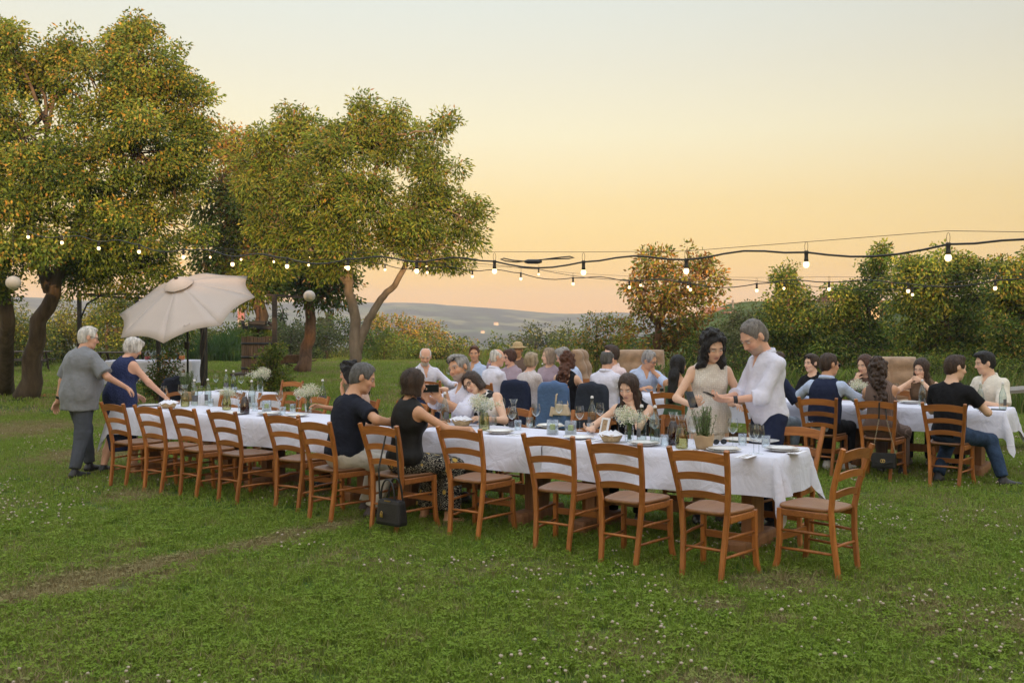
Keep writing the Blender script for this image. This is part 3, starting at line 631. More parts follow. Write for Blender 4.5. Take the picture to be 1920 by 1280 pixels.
# ================================================================ THINGS ROUND THE LAWN
IRON = mat('dark_iron', (.022,.020,.020), .55, .25, 12, bump=.1, metal=.3)
WOOD_DK = wood_mat('weathered_dark_wood', (.035,.024,.016), (.085,.062,.045), 0, .6, .8, .4)
WOOD_GREY = wood_mat('weathered_grey_wood', (.14,.125,.11), (.27,.245,.215), 0, .6, .85, .5)
WOOD_BARREL = wood_mat('press_wood', (.085,.045,.022), (.20,.115,.06), 2, .5, .8, .5)
RUST = mat('rust', (.09,.045,.025), .8, .4, 10, bump=.3)
PAPER = mat('lantern_paper', (.55,.51,.46), .9, .04, 6)
def linen_mat():
    m, N, L, b = new_mat('white_linen'); b.inputs['Base Color'].default_value = (.66,.66,.76, 1); b.inputs['Roughness'].default_value = .9; b.inputs['Specular IOR Level'].default_value = .2; b.inputs['Sheen Weight'].default_value = .1
    tc = N.new('ShaderNodeTexCoord'); sp = N.new('ShaderNodeSeparateXYZ'); L.new(tc.outputs['Object'], sp.inputs[0]); hs = []
    for ax, per in (('X', .27), ('Y', .22), ('Z', .20)):
        pp = N.new('ShaderNodeMath'); pp.operation = 'PINGPONG'; pp.inputs[1].default_value = per; L.new(sp.outputs[ax], pp.inputs[0])
        mr = N.new('ShaderNodeMapRange'); mr.inputs[1].default_value = 0; mr.inputs[2].default_value = .012; mr.inputs[3].default_value = 1; mr.inputs[4].default_value = 0; L.new(pp.outputs[0], mr.inputs[0]); hs.append(mr.outputs[0])
    nz = N.new('ShaderNodeTexNoise'); nz.inputs['Scale'].default_value = 5.5; nz.inputs['Detail'].default_value = 4; nz.inputs['Distortion'].default_value = 1.2; L.new(tc.outputs['Object'], nz.inputs[0])
    a = N.new('ShaderNodeMath'); a.operation = 'ADD'; L.new(hs[0], a.inputs[0]); L.new(hs[1], a.inputs[1]); a2 = N.new('ShaderNodeMath'); a2.operation = 'ADD'; L.new(a.outputs[0], a2.inputs[0]); L.new(hs[2], a2.inputs[1])
    s_ = N.new('ShaderNodeMath'); s_.operation = 'MULTIPLY_ADD'; L.new(a2.outputs[0], s_.inputs[0]); s_.inputs[1].default_value = .12; L.new(nz.outputs['Fac'], s_.inputs[2])
    bp = N.new('ShaderNodeBump'); bp.inputs['Strength'].default_value = .55; bp.inputs['Distance'].default_value = .035; L.new(s_.outputs[0], bp.inputs['Height']); L.new(bp.outputs[0], b.inputs['Normal']); return m
LINEN = linen_mat()
CANVAS = mat('umbrella_canvas', (.55,.475,.435), .9, .02, 3, bump=.08, bscale=300, sheen=.1)
def umbrella():
    Y = 20.5; c = WD(349.7, 573.7, Y); n = np.array(unit_((-.181, -.584, 1.0))); ex = np.array(unit_(np.cross(n, (0, .2, 1)))) ; ey = np.cross(n, ex)
    r, hgt = 1.465, .543; base = Vector((WD(352, 700, Y).x, Y, 0)); root = empty('parasol', base, 0, 'tilted cream canvas market umbrella by the drinks table', 'umbrella')
    rot = .146; apex = np.array(c) + n*hgt
    def rim(k, q=1.0, dz=0.0): a = rot + k*math.pi/4; p_ = np.array(c) + (ex*math.cos(a)+ey*math.sin(a))*r; return apex + (p_-apex)*q + n*dz
    for k in range(8):                                     # eight canvas panels
        vs, fs, m, w = [], [], 7, 6
        for i in range(m):
            t = .10 + .90*i/(m-1)
            for j in range(w):
                s = j/(w-1); p0, p1 = apex + (rim(k)-apex)*t, apex + (rim(k+1)-apex)*t
                p = p0*(1-s) + p1*s; sg = math.sin(math.pi*s)
                p = p - n*.035*sg*math.sin(math.pi*min(1, t)) + (apex-p)*(.075*sg*t*t) + n*.055*math.sin(math.pi*t)
                vs.append(Vector(p)-base)
        fs = [(i*w+j, i*w+j+1, (i+1)*w+j+1, (i+1)*w+j) for i in range(m-1) for j in range(w-1)]
        b = MB(); b.add(vs, fs, True); o = b.obj('canopy_panel', CANVAS, root)
        md = o.modifiers.new('thickness', 'SOLIDIFY'); md.thickness = .004
        rb = MB(); rb.tube([Vector(apex - n*.06)-base, Vector(rim(k, .97, -.03))-base], .012, 5); rb.obj('rib', IRON, root)
    b = MB(); cap = [(.0, .10), (.10, .085), (.22, .03), (.30, -.03), (.31, -.045)]
    vs = []
    for rr, hh in cap:
        for k in range(16): a = rot + k*math.pi/8; q = 1 - .06*(k % 2); vs.append(Vector(apex + n*(hh+.005) + (ex*math.cos(a)+ey*math.sin(a))*max(rr, .001)*q)-base)
    b.add(vs, [(i*16+k, i*16+(k+1) % 16, (i+1)*16+(k+1) % 16, (i+1)*16+k) for i in range(4) for k in range(16)], True); b.obj('vent_cap', CANVAS, root)
    b = MB(); b.ball(Vector(apex + n*.11)-base, .045, 8, 6, (1, 1, .6)); b.obj('finial', IRON, root)
    hub = Vector(apex - n*.30)-base
    b = MB(); b.tube([(0, 0, 0), (0, 0, 1.35), (0, 0, hub.z-.25), hub, Vector(apex)-base], .021, 10); b.obj('pole', IRON, root)
    b = MB(); b.box((0, -.03, 1.28), (.09, .10, .16), None, .015); b.tube([(.04, -.05, 1.28), (.13, -.06, 1.28), (.13, -.06, 1.20)], .009, 6); b.obj('crank', IRON, root)
    b = MB(); b.lathe([(.001, .09), (.06, .09), (.25, .05), (.27, 0), (.001, 0)], 20); b.obj('base', IRON, root)
    b = MB(); q = rim(2.4, .80, .02)
    loop = [Vector(q + ex*.05*math.sin(t) + ey*.18*(math.cos(t)-1)*.5)-base for t in np.linspace(0, 6.28, 12)]; b.tube(loop, .006, 5); b.obj('tie_strap', CANVAS, root)
def unit_(a): a = np.array(a, float); return a/np.linalg.norm(a)
umbrella()
def pergola():
    # dark iron frame over the drinks corner: posts and beams
    Y = 26.0; x0, x1, x2 = WD(149, 600, Y).x, WD(297, 600, Y).x, WD(367, 600, Y).x; h = WD(150, 548, Y).z
    root = empty('pergola', (x1, Y, 0), 0, 'dark iron pergola frame behind the cream umbrella', 'pergola')
    for x, y in ((x0, 0), (x1, 0), (x0, 4.0), (x1, 4.0)):
        b = MB(); b.box((x-x1, y, h/2), (.09, .09, h), None, .008); b.obj('post', IRON, root)
    for p, q in (((x0, 0), (x1+1.4, 0)), ((x0, 4), (x1+1.4, 4)), ((x0, 0), (x0, 4)), ((x1, 0), (x1, 4))):
        b = MB(); b.box(((p[0]+q[0])/2-x1, (p[1]+q[1])/2, h-.05-(.004 if p[0] == q[0] else 0)), (abs(q[0]-p[0])+.06, abs(q[1]-p[1])+.06, .05)); b.obj('beam', IRON, root)
    for x, s in ((x0, 1), (x1, -1)):
        b = MB(); b.tube([(x-x1, -.0, h-.75), (x-x1+s*.2, 0, h-.3), (x-x1+s*.55, 0, h-.09)], .022, 6); b.obj('brace', IRON, root)
    # post with a climbing vine by the drinks table
    r2 = empty('vine_post', (x2, Y+.6, 0), 0, 'thin dark post wrapped in bare vine stems right of drinks table', 'post')
    b = MB(); b.box((0, 0, 1.25), (.10, .10, 2.5), None, .008); b.obj('post', IRON, r2)
    b = MB()
    for k in range(3): b.tube([(.075*math.cos(z*3.2+k*2.1), .075*math.sin(z*3.2+k*2.1), z) for z in np.linspace(0, 2.3, 26)], .014, 5)
    b.obj('vine', BARK, r2)
    Y3 = 31.0; c = WD(515, 600, Y3); h3 = WD(515, 552, Y3).z
    r3 = empty('timber_post', (c.x, Y3, 0), 0, 'plain dark timber post standing right of wine press', 'post')
    b = MB(); b.box((0, 0, h3/2), (.14, .14, h3), None, .01); b.obj('upright', WOOD_DK, r3)
    b = MB(); b.box((.5, 0, h3-.06), (1.5, .07, .07), Matrix.Rotation(R(4), 3, 'Y')); b.obj('arm', WOOD_DK, r3)
pergola()
def drinks_table():
    Y = 26.5; a, b_ = WD(198, 668, Y), WD(358, 668, Y); w = b_.x-a.x; cx = (a.x+b_.x)/2
    t = empty('folding_table', (cx, Y+.4, 0), 0, 'drinks table under white cloth behind the old couple', 'table')
    m = MB(); m.box((0, 0, .725), (w-.04, .74, .03)); m.obj('table_top', WOOD_DK, t)
    for sx in (-1, 1):
        for sy in (-1, 1): m = MB(); m.tube([(sx*(w/2-.15), sy*.28, 0), (sx*(w/2-.15), sy*.28, .71)], .02, 6); m.obj('leg', IRON, t)
    cl = link('tablecloth', cloth_mesh(w, .80, .60, (1, 1), 5, .035), LINEN, None, (cx-w/2, Y, 0)); tag(cl, 'white cloth hanging almost to the grass on drinks table', 'tablecloth')
    return cx, Y, w
def cloth_mesh(L, Wd, h, ends=(1, 1), seed=0, fold=.022, z0=.755, res=.045, tip=1.0):
    """sheet over a table 0..L x 0..Wd hanging h; ends: whether it hangs over the x=0 / x=L end"""
    rg = random.Random(seed)
    def axis(n, lo, hi):
        inner = list(np.linspace(0, n, max(2, int(n/res)))); out = []
        if lo: out += list(np.linspace(-h, -.012, max(4, int(h/res))))
        out += inner
        if hi: out += list(n + np.linspace(.012, h, max(4, int(h/res))))
        return out
    S, T = axis(L, ends[0], ends[1]), axis(Wd, 1, 1); V = []; ph = [rg.uniform(0, 6.28) for _ in range(6)]; fr = [rg.uniform(2.2, 3.6), rg.uniform(5, 8), rg.uniform(11, 15)]
    def wav(q, t): return math.sin(q*fr[0]+ph[0]+t) + .7*math.sin(q*fr[1]+ph[1]-t*.7) + .35*math.sin(q*fr[2]+ph[2])
    for s in S:
        for t in T:
            a = -s if s < 0 else max(0, s-L); b = -t if t < 0 else max(0, t-Wd); sx = -1 if s < 0 else 1; sy = -1 if t < 0 else 1
            x, y = min(max(s, 0), L), min(max(t, 0), Wd); z = z0
            if a == 0 and b == 0: z += .0018*math.sin(s*4.1+ph[3])*math.sin(t*6+ph[4]) ; V.append((x, y, z)); continue
            d = (a**1.7+b**1.7)**(1/1.7); corner = min(a, b)/h; q = s*1.0 + t*1.7
            ddx, ddy = (a/(a+b)*sx, b/(a+b)*sy)
            o = .010 + .018*min(1, d/.05) + fold*(d/h)*(wav(q, sy)*.5+.55) + corner*.17*tip
            dr = d*(1 + .035*wav(q*.6+2, 1)) - .004
            x += ddx*o; y += ddy*o
            if corner > 0:      # the loose corner swings in folds
                w2 = .05*tip*math.sin((a-b)/h*5.5)*corner; x += -ddy*sx*sy*w2*sx; y += ddx*sx*sy*w2*sy
            z -= dr*(1 + .12*corner*tip); V.append((x, y, z))
    nT = len(T); Q = [(i*nT+j, (i+1)*nT+j, (i+1)*nT+j+1, i*nT+j+1) for i in range(len(S)-1) for j in range(nT-1)]
    return np_mesh('tablecloth', V, Q, None, None, True)
DT = drinks_table()
def picnic_table(name, label, px, rz, sc=1.0):
    p = W(*px); root = empty(name, p, rz, label, 'picnic table', 'picnic tables under the left trees')
    for i in range(5): b = MB(); b.box((0, -.30+i*.15, .74), (1.8, .135, .045), None, .006); b.obj('top_plank', WOOD_DK, root)
    for s in (-1, 1):
        for q in (0, 1): b = MB(); b.box((0, s*(.58+q*.14), .44), (1.8, .13, .045), None, .006); b.obj('bench_plank', WOOD_DK, root)
    for sx in (-.65, .65):
        b = MB(); b.box((sx, 0, .405), (.05, 1.5, .09)); b.obj('cross_beam', WOOD_DK, root)
        for s in (-1, 1): b = MB(); b.bar([(sx+.045, s*.20, .715), (sx+.045, s*.62, 0)], .045, .03, (0, 1, 0)); b.obj('leg', WOOD_DK, root)
picnic_table('picnic_table', 'dark wooden picnic table seen between the two left trunks', (45, 697), R(12))
picnic_table('picnic_table', 'dark wooden picnic table with glasses behind the old couple', (225, 700), R(-8))
def wine_press():
    p = W(484, 706); root = empty('wine_press', p, 0, 'old wooden wine press with iron bands and screw planted with ivy', 'wine press')
    r, h = .50, 1.18; z0 = .14; n = 26
    for k in range(n):
        a = 2*math.pi*k/n; b = MB(); b.box((0, 0, 0), (.055, 2*math.pi*r/n*.93, h), None, .006)
        o = b.obj('stave', WOOD_BARREL, root); o.location = (r*math.cos(a), r*math.sin(a), z0+h/2+.02*math.sin(k*5)); o.rotation_euler = (0, 0, a)
    b = MB(); b.lathe([(r-.02, z0+.05), (r-.02, z0+h-.15), (.001, z0+h-.15)], 20); b.obj('fill', mat('soil', (.04,.028,.018), .95, .3, 12, bump=.5), root)
    for z in (.12, .48, .92):
        b = MB(); b.lathe([(r+.030, z0+z), (r+.045, z0+z), (r+.045, z0+z+.075), (r+.030, z0+z+.075)], 30, close=True); b.obj('iron_band', IRON, root)
    b = MB(); b.box((0, 0, .07), (1.5, 1.25, .14), None, .02); b.obj('base_slab', WOOD_DK, root)
    b = MB(); z = z0+h-.15; pts = [(0, 0, z), (0, 0, 2.35)]; b.tube(pts, .05, 10)
    b.tube([(.06*math.cos(t), .06*math.sin(t), 1.35+t*.014) for t in np.linspace(0, 70, 220)], .013, 4); b.obj('screw', RUST, root)
    b = MB(); b.box((0, 0, 1.62), (.95, .30, .12), None, .02); b.box((0, 0, 1.76), (.55, .34, .14), None, .03); b.tube([(-.45, 0, 1.62), (-.52, 0, 1.85)], .05, 8); b.tube([(.5, -.05, 1.70), (.35, .0, 1.78)], .06, 8); b.obj('press_head', IRON, root)
    V, Q, C, _ = crown([((-.25, -.15, 1.38), (.26, .26, .16)), ((.22, -.1, 1.38), (.3, .26, .18)), ((.0, .2, 1.4), (.35, .2, .15))], 160, (.075, .05), [(3, G_MD), (3, G_LT), (2, G_YL)], .15)
    link('ivy', np_mesh('ivy', V, Q, LEAF, C, False), None, root)
wine_press()
def wheelbarrow():
    p = W(543, 697); root = empty('wheelbarrow', p, R(8), 'rusty old wooden wheelbarrow tipped beside the bent trunk', 'wheelbarrow')
    b = MB(); T = [(-.46, -.3, .62), (.36, -.3, .62), (.42, .3, .62), (-.46, .3, .62), (-.30, -.2, .30), (.34, -.2, .38), (.34, .2, .38), (-.30, .2, .30)]
    b.add(T, [(4,5,6,7), (0,1,5,4), (1,2,6,5), (2,3,7,6), (3,0,4,7)]); o = b.obj('tray', WOOD_BARREL, root); md = o.modifiers.new('t', 'SOLIDIFY'); md.thickness = .025
    w = MB(); w.tube([(-.02+.0, .0+.0, .22)]*1 + [], .02) if False else None
    wl = MB(); ring = [(.08+.21*math.cos(a), 0, .22+.21*math.sin(a)) for a in np.linspace(0, 2*math.pi, 25)]; wl.tube(ring, .018, 6)
    for k in range(6): a = k*math.pi/3; wl.tube([(.08, 0, .22), (.08+.2*math.cos(a), 0, .22+.2*math.sin(a))], .010, 5)
    wl.obj('wheel', RUST, root)
    for s in (-1, 1):
        h = MB(); h.tube([(.08, s*.07, .22), (-.2, s*.22, .33), (.45, s*.27, .33), (.95, s*.30, .42)], .018, 6); h.obj('handle', RUST, root)
        l = MB(); l.tube([(.42, s*.24, .33), (.46, s*.26, 0)], .016, 6); l.obj('leg', RUST, root)
wheelbarrow()
def lantern(px, Y, r, label):
    c = WD(*px, Y); root = empty('paper_lantern', c, 0, label, 'lantern')
    b = MB(); m = 18; prof = [(max(.012, r*math.sin(math.pi*i/m)*(1 + .018*(i % 2))), -r*.96*math.cos(math.pi*i/m)) for i in range(m+1)]; b.lathe(prof, 28); b.obj('shade', PAPER, root)
    b = MB(); b.tube([(0, 0, r*.9), (0, 0, r+.9)], .006, 4); b.obj('cord', IRON, root)
lantern((25, 530), 19.5, .14, 'round white paper lantern hanging at the far left under the tree')
lantern((-2, 548), 22.0, .15, 'round white paper lantern cut by the left picture edge')
lantern((580, 555), 28.0, .165, 'round white paper lantern hanging by the bent trunk')
# ---------------------------------------------------------------- pallet sofas behind the second table
SOFA = mat('sofa_fabric', (.30,.19,.115), .9, .25, 7, bump=.25, bscale=60, sheen=.2)
def cushion(b, c, d, M=None, puff=.06, tuft=None):
    """soft pad; tuft = (nx, nz) quilting on its large faces"""
    nx, nz = 22, 16; vs = []; x, y, z = d[0]/2, d[1]/2, d[2]/2
    for sgn in (-1, 1):
        for i in range(nx+1):
            for j in range(nz+1):
                u, v = i/nx*2-1, j/nz*2-1; e = (1-abs(u)**6)*(1-abs(v)**6); th = y*e**.45
                if tuft:
                    fu, fv = ((u+1)/2*tuft[0]) % 1, ((v+1)/2*tuft[1]) % 1
                    th *= (.45 + .55*abs(math.sin(math.pi*fu))**.45*abs(math.sin(math.pi*fv))**.45)
                vs.append(Vector((u*x*(1-.02*abs(v)**4), sgn*(th+.004), v*z*(1-.02*abs(u)**4))))
    n1 = (nx+1)*(nz+1); fs = []
    for s in (0, 1):
        for i in range(nx):
            for j in range(nz):
                a = s*n1+i*(nz+1)+j; q = (a, a+nz+1, a+nz+2, a+1); fs.append(q if s == 0 else q[::-1])
    rim_ = [i*(nz+1) for i in range(nx+1)] + [nx*(nz+1)+j for j in range(1, nz+1)] + [i*(nz+1)+nz for i in range(nx-1, -1, -1)] + [j for j in range(nz-1, 0, -1)]
    m = len(rim_); fs += [(rim_[k], rim_[k]+n1, rim_[(k+1) % m]+n1, rim_[(k+1) % m]) for k in range(m)]
    M = M or Matrix.Identity(3); b.add([M @ v + Vector(c) for v in vs], fs, True)
def sofa(label, px, Y, w, ang, ztop, arm=True):
    p = WD(px, 700, Y); p.z = 0; root = empty('pallet_sofa', p, ang, label, 'sofa', 'pallet sofas behind the diners')
    h = .30
    for k in range(4): b = MB(); b.box((0, -.36+k*.24, h), (w+.1, .17, .03)); b.obj('pallet_board', WOOD_GREY, root)
    for k in range(3): b = MB(); b.box((-w/2+k*w/2, 0, .14), (.10, .9, .28)); b.obj('pallet_block', WOOD_GREY, root)
    b = MB(); cushion(b, (0, -.05, h+.10), (w, .16, .85), Matrix.Rotation(R(90), 3, 'X'), tuft=(2, 2)); b.obj('seat_cushion', SOFA, root)
    t = R(-14); M = Matrix.Rotation(t, 3, 'X'); b = MB(); cushion(b, (0, .42, (h+.1+ztop)/2+.05), (w, .30, ztop-h+.02), M, tuft=(2, 3)); b.obj('back_cushion', SOFA, root)
    for sx in (-1, 1):
        b = MB(); b.box((sx*(w/2-.2), .52, ztop/2), (.08, .05, ztop-.06), M); b.obj('back_upright', WOOD_GREY, root)
    for k in range(3): b = MB(); b.box((0, .50+.06*k, .45+k*.2), (w, .03, .09), M); b.obj('back_board', WOOD_GREY, root)
    if arm:
        for k in range(3): b = MB(); b.box((-w/2-.30+k*.10, -.05, .62+.05*k), (.09, .85, .035), Matrix.Rotation(R(25), 3, 'Y')); b.obj('arm_board', WOOD_GREY, root)
        for q in (-.35, .3): b = MB(); b.box((-w/2-.18, q, .33), (.09, .09, .62)); b.obj('arm_post', WOOD_GREY, root)
sofa('tan tufted pallet sofa with grey wooden arm behind the young women', 1690, 16.2, 1.0, R(4), 1.07)
sofa('tan tufted pallet sofa behind the pink-shirted man', 1208, 19.0, .92, R(0), 1.12, False)
sofa('tan pallet sofa seen from the side behind the grey-haired man', 1128, 20.5, .8, R(70), 1.10, False)
def side_bench():
    p = W(1890, 770); p = WD(1880, 720, 13.6); p.z = 0; root = empty('plank_table', p, R(-20), 'grey weathered plank table behind the boy in the cream polo', 'table')
    for k in range(4): b = MB(); b.box((0, -.3+k*.2, .80-.0), (1.0, .185, .04), Matrix.Rotation(R(-6), 3, 'Y')); b.obj('plank', WOOD_GREY, root)
    for sx in (-.38, .38): b = MB(); b.box((sx, 0, .38), (.09, .6, .74)); b.obj('trestle', WOOD_BARREL, root)
side_bench()
def white_barrel():
    p = WD(1222, 720, 16.6); p.z = 0; root = empty('planter_barrel', p, 0, 'whitewashed slatted barrel planter behind the glasses-wearing man', 'planter')
    wp = wood_mat('whitewashed_wood', (.42,.39,.34), (.60,.57,.52), 2, .5, .8, .3)
    for k in range(18):
        a = k*2*math.pi/18; b = MB(); b.bar([(.27*math.cos(a), .27*math.sin(a), 0), (.33*math.cos(a), .33*math.sin(a), .4), (.30*math.cos(a), .30*math.sin(a), .80)], .050, .012, (-math.sin(a), math.cos(a), 0)); b.obj('stave', wp, root)
    for z, rr in ((.15, .315), (.62, .34)): b = MB(); b.lathe([(rr, z), (rr+.012, z), (rr+.012, z+.05), (rr, z+.05)], 24, close=True); b.obj('hoop', IRON, root)
    V, Q, C, _ = crown([((0, 0, .86), (.22, .22, .16))], 220, (.09, .02), [(3, G_LT), (3, (.13,.17,.06)), (1, G_MD)], .13, droop=-.7); link('foliage', np_mesh('foliage', V, Q, LEAF, C, False), None, root)
white_barrel()
# ---------------------------------------------------------------- planted bushes, reeds and weeds
def bush(name, label, p, blobs, leaf, per, pal, clump, cat='bush', droop=.1, stem=.02):
    root = empty(name, p, 0, label, cat); V, Q, C, ce = crown(blobs, per, leaf, pal, clump, droop=droop)
    link('foliage', np_mesh('foliage', V, Q, LEAF, C, False), None, root); b = MB()
    for q in ce[::3]: b.tube([(rnd(-.04,.04), rnd(-.04,.04), 0), (q[0]*.4, q[1]*.4, q[2]*.55), tuple(q)], [stem, stem*.6, stem*.2], 4)
    b.obj('stem', BARK, root)
bush('box_bush', 'bright leafy bush in front of the wine press', WD(508, 720, 24.0) * 1.0 - Vector((0, 0, WD(508, 720, 24.0).z)), [((0, 0, .75), (.30, .3, .50)), ((-.12, -.1, .4), (.36, .34, .32)), ((.15, 0, 1.05), (.2, .2, .25)), ((.25, .1, .35), (.3, .3, .25))], (.075, .045), 120, [(3, G_LT), (3, G_MD), (2, G_YL)], .16)
bush('rose_bush', 'dark loose bush at the foot of the pergola post', WD(300, 722, 21.5) - Vector((0, 0, WD(300, 722, 21.5).z)), [((0, 0, .55), (.32, .3, .42)), ((.2, 0, .85), (.25, .2, .22)), ((-.15, 0, .35), (.28, .25, .25))], (.065, .04), 110, [(4, G_DK), (3, G_MD), (1, O_BR), (.6, O_LT)], .15)
def blades(name, label, region, n, hmin, hmax, wd, pal, kind='stuff', cat='reeds'):
    (x0, y0), (x1, y1) = region; n = int(n); x = NPR.uniform(x0, x1, n); y = NPR.uniform(y0, y1, n); P = np.stack([x, y, np.zeros(n)], 1)
    h = NPR.uniform(hmin, hmax, n)*np.array([.45+.75*max(0, .5+mnoise.noise((q[0]*.9, q[1]*.9, 2)))*min(1, (q[1]-y0)/1.2+.25) for q in P]); d = NPR.normal(size=(n, 2)); d /= np.linalg.norm(d, axis=1)[:, None]; S = np.stack([-d[:, 1], d[:, 0], np.zeros(n)], 1)*wd/2
    D = np.stack([d[:, 0], d[:, 1], np.zeros(n)], 1); ln = (h*NPR.uniform(.12, .5, n))[:, None]; Z = np.array([0, 0, 1.0]); H_ = h[:, None]
    V = np.stack([P-S, P+S, P+S*.9+D*ln*.25+Z*H_*.55, P-S*.9+D*ln*.25+Z*H_*.55, P+D*ln*.95+Z*H_*.97+S*.1, P+D*ln+Z*H_*.96-S*.1], 1).reshape(-1, 3)
    i = np.arange(n)[:, None]*6; Q = np.concatenate([i+np.array([[0,1,2,3]]), i+np.array([[3,2,4,5]])]); C = np.repeat(palette(n, pal), 6, 0)
    o = link(name, np_mesh(name, V, Q, LEAF, C, False)); tag(o, label, cat, kind=kind); return o
a, b_ = WD(372, 660, 47), WD(470, 660, 47)
blades('reeds', 'lush tall reeds at the lawn edge right of drinks table', ((a.x, 45.5), (b_.x, 50)), 2600, .7, 1.5, .05, [(3, (.055,.115,.025)), (2, (.08,.15,.03)), (1, G_DK)])
a, b_ = WD(1250, 700, 21), WD(1990, 700, 21)
blades('tall_weeds', 'unmown tall grass and weeds behind the second table', ((a.x, 18.6), (b_.x, 24)), 9000, .25, .85, .022, [(3, G_LT), (3, G_MD), (2, (.20,.19,.06)), (1, G_DK)], cat='weeds')
a, b_ = WD(860, 690, 50), WD(1260, 690, 36)
blades('tall_weeds', 'rough yellow-green grass along the lawn edge by the valley', ((a.x, 33), (b_.x, 50)), 6000, .2, .7, .05, [(3, G_YL), (3, G_LT), (2, (.20,.18,.055))], cat='weeds')
blades('tall_weeds', 'pale uncut grass under the hedge across the far lawn', ((-26, 50.5), (-2, 54)), 6000, .25, .8, .05, [(3, G_YL), (3, G_LT), (2, G_MD)], cat='weeds')
# ---------------------------------------------------------------- far things: houses, mast, cypresses
FAR_WALL = mat('far_plaster', (.62,.50,.34), .9, .1, .3); FAR_ROOF = mat('far_roof', (.26,.12,.07), .9, .2, .5)
def far_house(label, x, y, D, w, h, rz=0.0, dep=None, name='house', wall=None):
    if D > 500: w *= .62; h *= .62
    c = WD(x, y, D); c.z = land(c.x, c.y) if D > 500 else c.z; dep = dep or w*.7; root = empty(name, c, rz, label, 'house', 'far houses' if D > 500 else None)
    b = MB(); b.box((0, 0, h/2-1), (w, dep, h+2)); b.obj('wall', wall or FAR_WALL, root)
    e = w*.04; b = MB(); b.add([(-w/2-e, -dep/2-e, h), (w/2+e, -dep/2-e, h), (w/2+e, 0, h+w*.2), (-w/2-e, 0, h+w*.2), (w/2+e, dep/2+e, h), (-w/2-e, dep/2+e, h)], [(0,1,2,3), (3,2,4,5), (0,3,5), (1,4,2), (0,5,4,1)]); b.obj('roof', FAR_ROOF, root)
    m = MB(); nwin = max(2, int(w/3.2)); sh = mat('far_window', (.05,.045,.04), .4, .1, 3)
    for i in range(nwin):
        for z in ([h*.55] if h < 4.5 else [h*.28, h*.72]): q = MB(); q.box((-w/2+w*(i+.5)/nwin, -dep/2-.03, z), (w*.07, .08, h*.16)); q.obj('window', sh, root)
for i, (x, y, D, w, h) in enumerate([(765, 611, 900, 7, 4), (812, 617, 800, 6, 4), (805, 601, 1150, 8, 5), (930, 592, 1250, 9, 5), (958, 626, 620, 6, 4), (1010, 603, 1050, 9, 5), (1020, 613, 900, 8, 5), (745, 601, 1250, 8, 4), (905, 606, 1150, 7, 4)]):
    far_house(['small pale house in the valley below the fruit tree', 'pale cottage low on the hillside right of the fruit tree', 'pale farm halfway up the hillside', 'pale house high on the hill slope', 'tiny bright house low in the valley gap', 'pale house on the hill above the round olive tree', 'small pale cottage beside the valley houses', 'pale farm on the hill beside the fruit tree crown', 'small house mid slope right of centre', 'pale farm near the hill crest', 'pale house on the hill behind the forked trunk', 'pale house on the hill seen between the trunks', 'wide pale building on the far ridge end'][i], x, y, D, w, h, rnd(-.5, .5))
far_house('yellow farm house half hidden by trees on the right', 1590, 607, 95, 4.6, 2.1, R(10))
far_house('low house with red roof behind the reddish autumn tree', 1352, 603, 120, 4.2, .9, R(-25))
far_house('small brown-roofed shed in the field at right', 1385, 612, 110, 3.2, 1.0, R(10))
def mast():
    c = WD(453, 622, 420); root = empty('chimney_tower', c, 0, 'red and white banded tower beyond the umbrella', 'tower')
    H_ = WD(453, 577, 420).z - c.z; rw = mat('tower_white', (.40,.34,.28), .8, .05, 1); rr = mat('tower_red', (.30,.09,.055), .8, .05, 1)
    cuts = [-6, H_*.38, H_*.5, H_*.86, H_]; 
    for i in range(4): b = MB(); b.box((0, 0, (cuts[i]+cuts[i+1])/2), (2.6, 2.6, cuts[i+1]-cuts[i])); b.obj('band', (rw, rw, rr, rw)[i], root)
    b = MB(); b.box((2.0, 0, H_*.12), (1.8, 1.8, H_*.5)); b.obj('annex', rw, root)
mast()
def cypress(label, x, ytop, ybase, D, wpx):
    b = WD(x, ybase, D); t = WD(x, ytop, D); H_ = t.z-b.z; r = wpx*D/F_PX/2
    bl = [((b.x, b.y, b.z+H_*f), (r*q, r*q, H_*.16)) for f, q in ((.12, .9), (.3, 1.0), (.5, .85), (.7, .6), (.87, .32))]
    tree('cypress_tree', label, [([b, t], r*.15, r*.05)], bl, leaf=(D*.004, D*.002), per=5.0*(90/D)**2, pal=[(3, G_DK), (2, (.06,.075,.03))], clump=r*.5, limb=.02, twigs=.1, group='cypresses beyond the hedge')
cypress('dark pointed cypress beyond the hedge, the taller of the pair', 617, 586, 625, 130, 8)
cypress('dark pointed cypress beyond the hedge, the shorter of the pair', 602, 597, 625, 130, 6)
cypress('pale feathery conifer between the post and the bent trunk', 530, 578, 655, 60, 26)
def pole():
    c = WD(1374, 605, 90); h = WD(1374, 562, 90).z; c.z = gz(c.x, c.y); root = empty('utility_pole', c, 0, 'thin wooden utility pole in the field at right', 'pole')
    b = MB(); b.tube([(0, 0, 0), (0, 0, h-c.z)], .10, 8); b.obj('mast', WOOD_GREY, root); b = MB(); b.box((0, 0, h-c.z-.3), (1.0, .1, .1)); b.obj('cross_arm', WOOD_GREY, root)
pole()
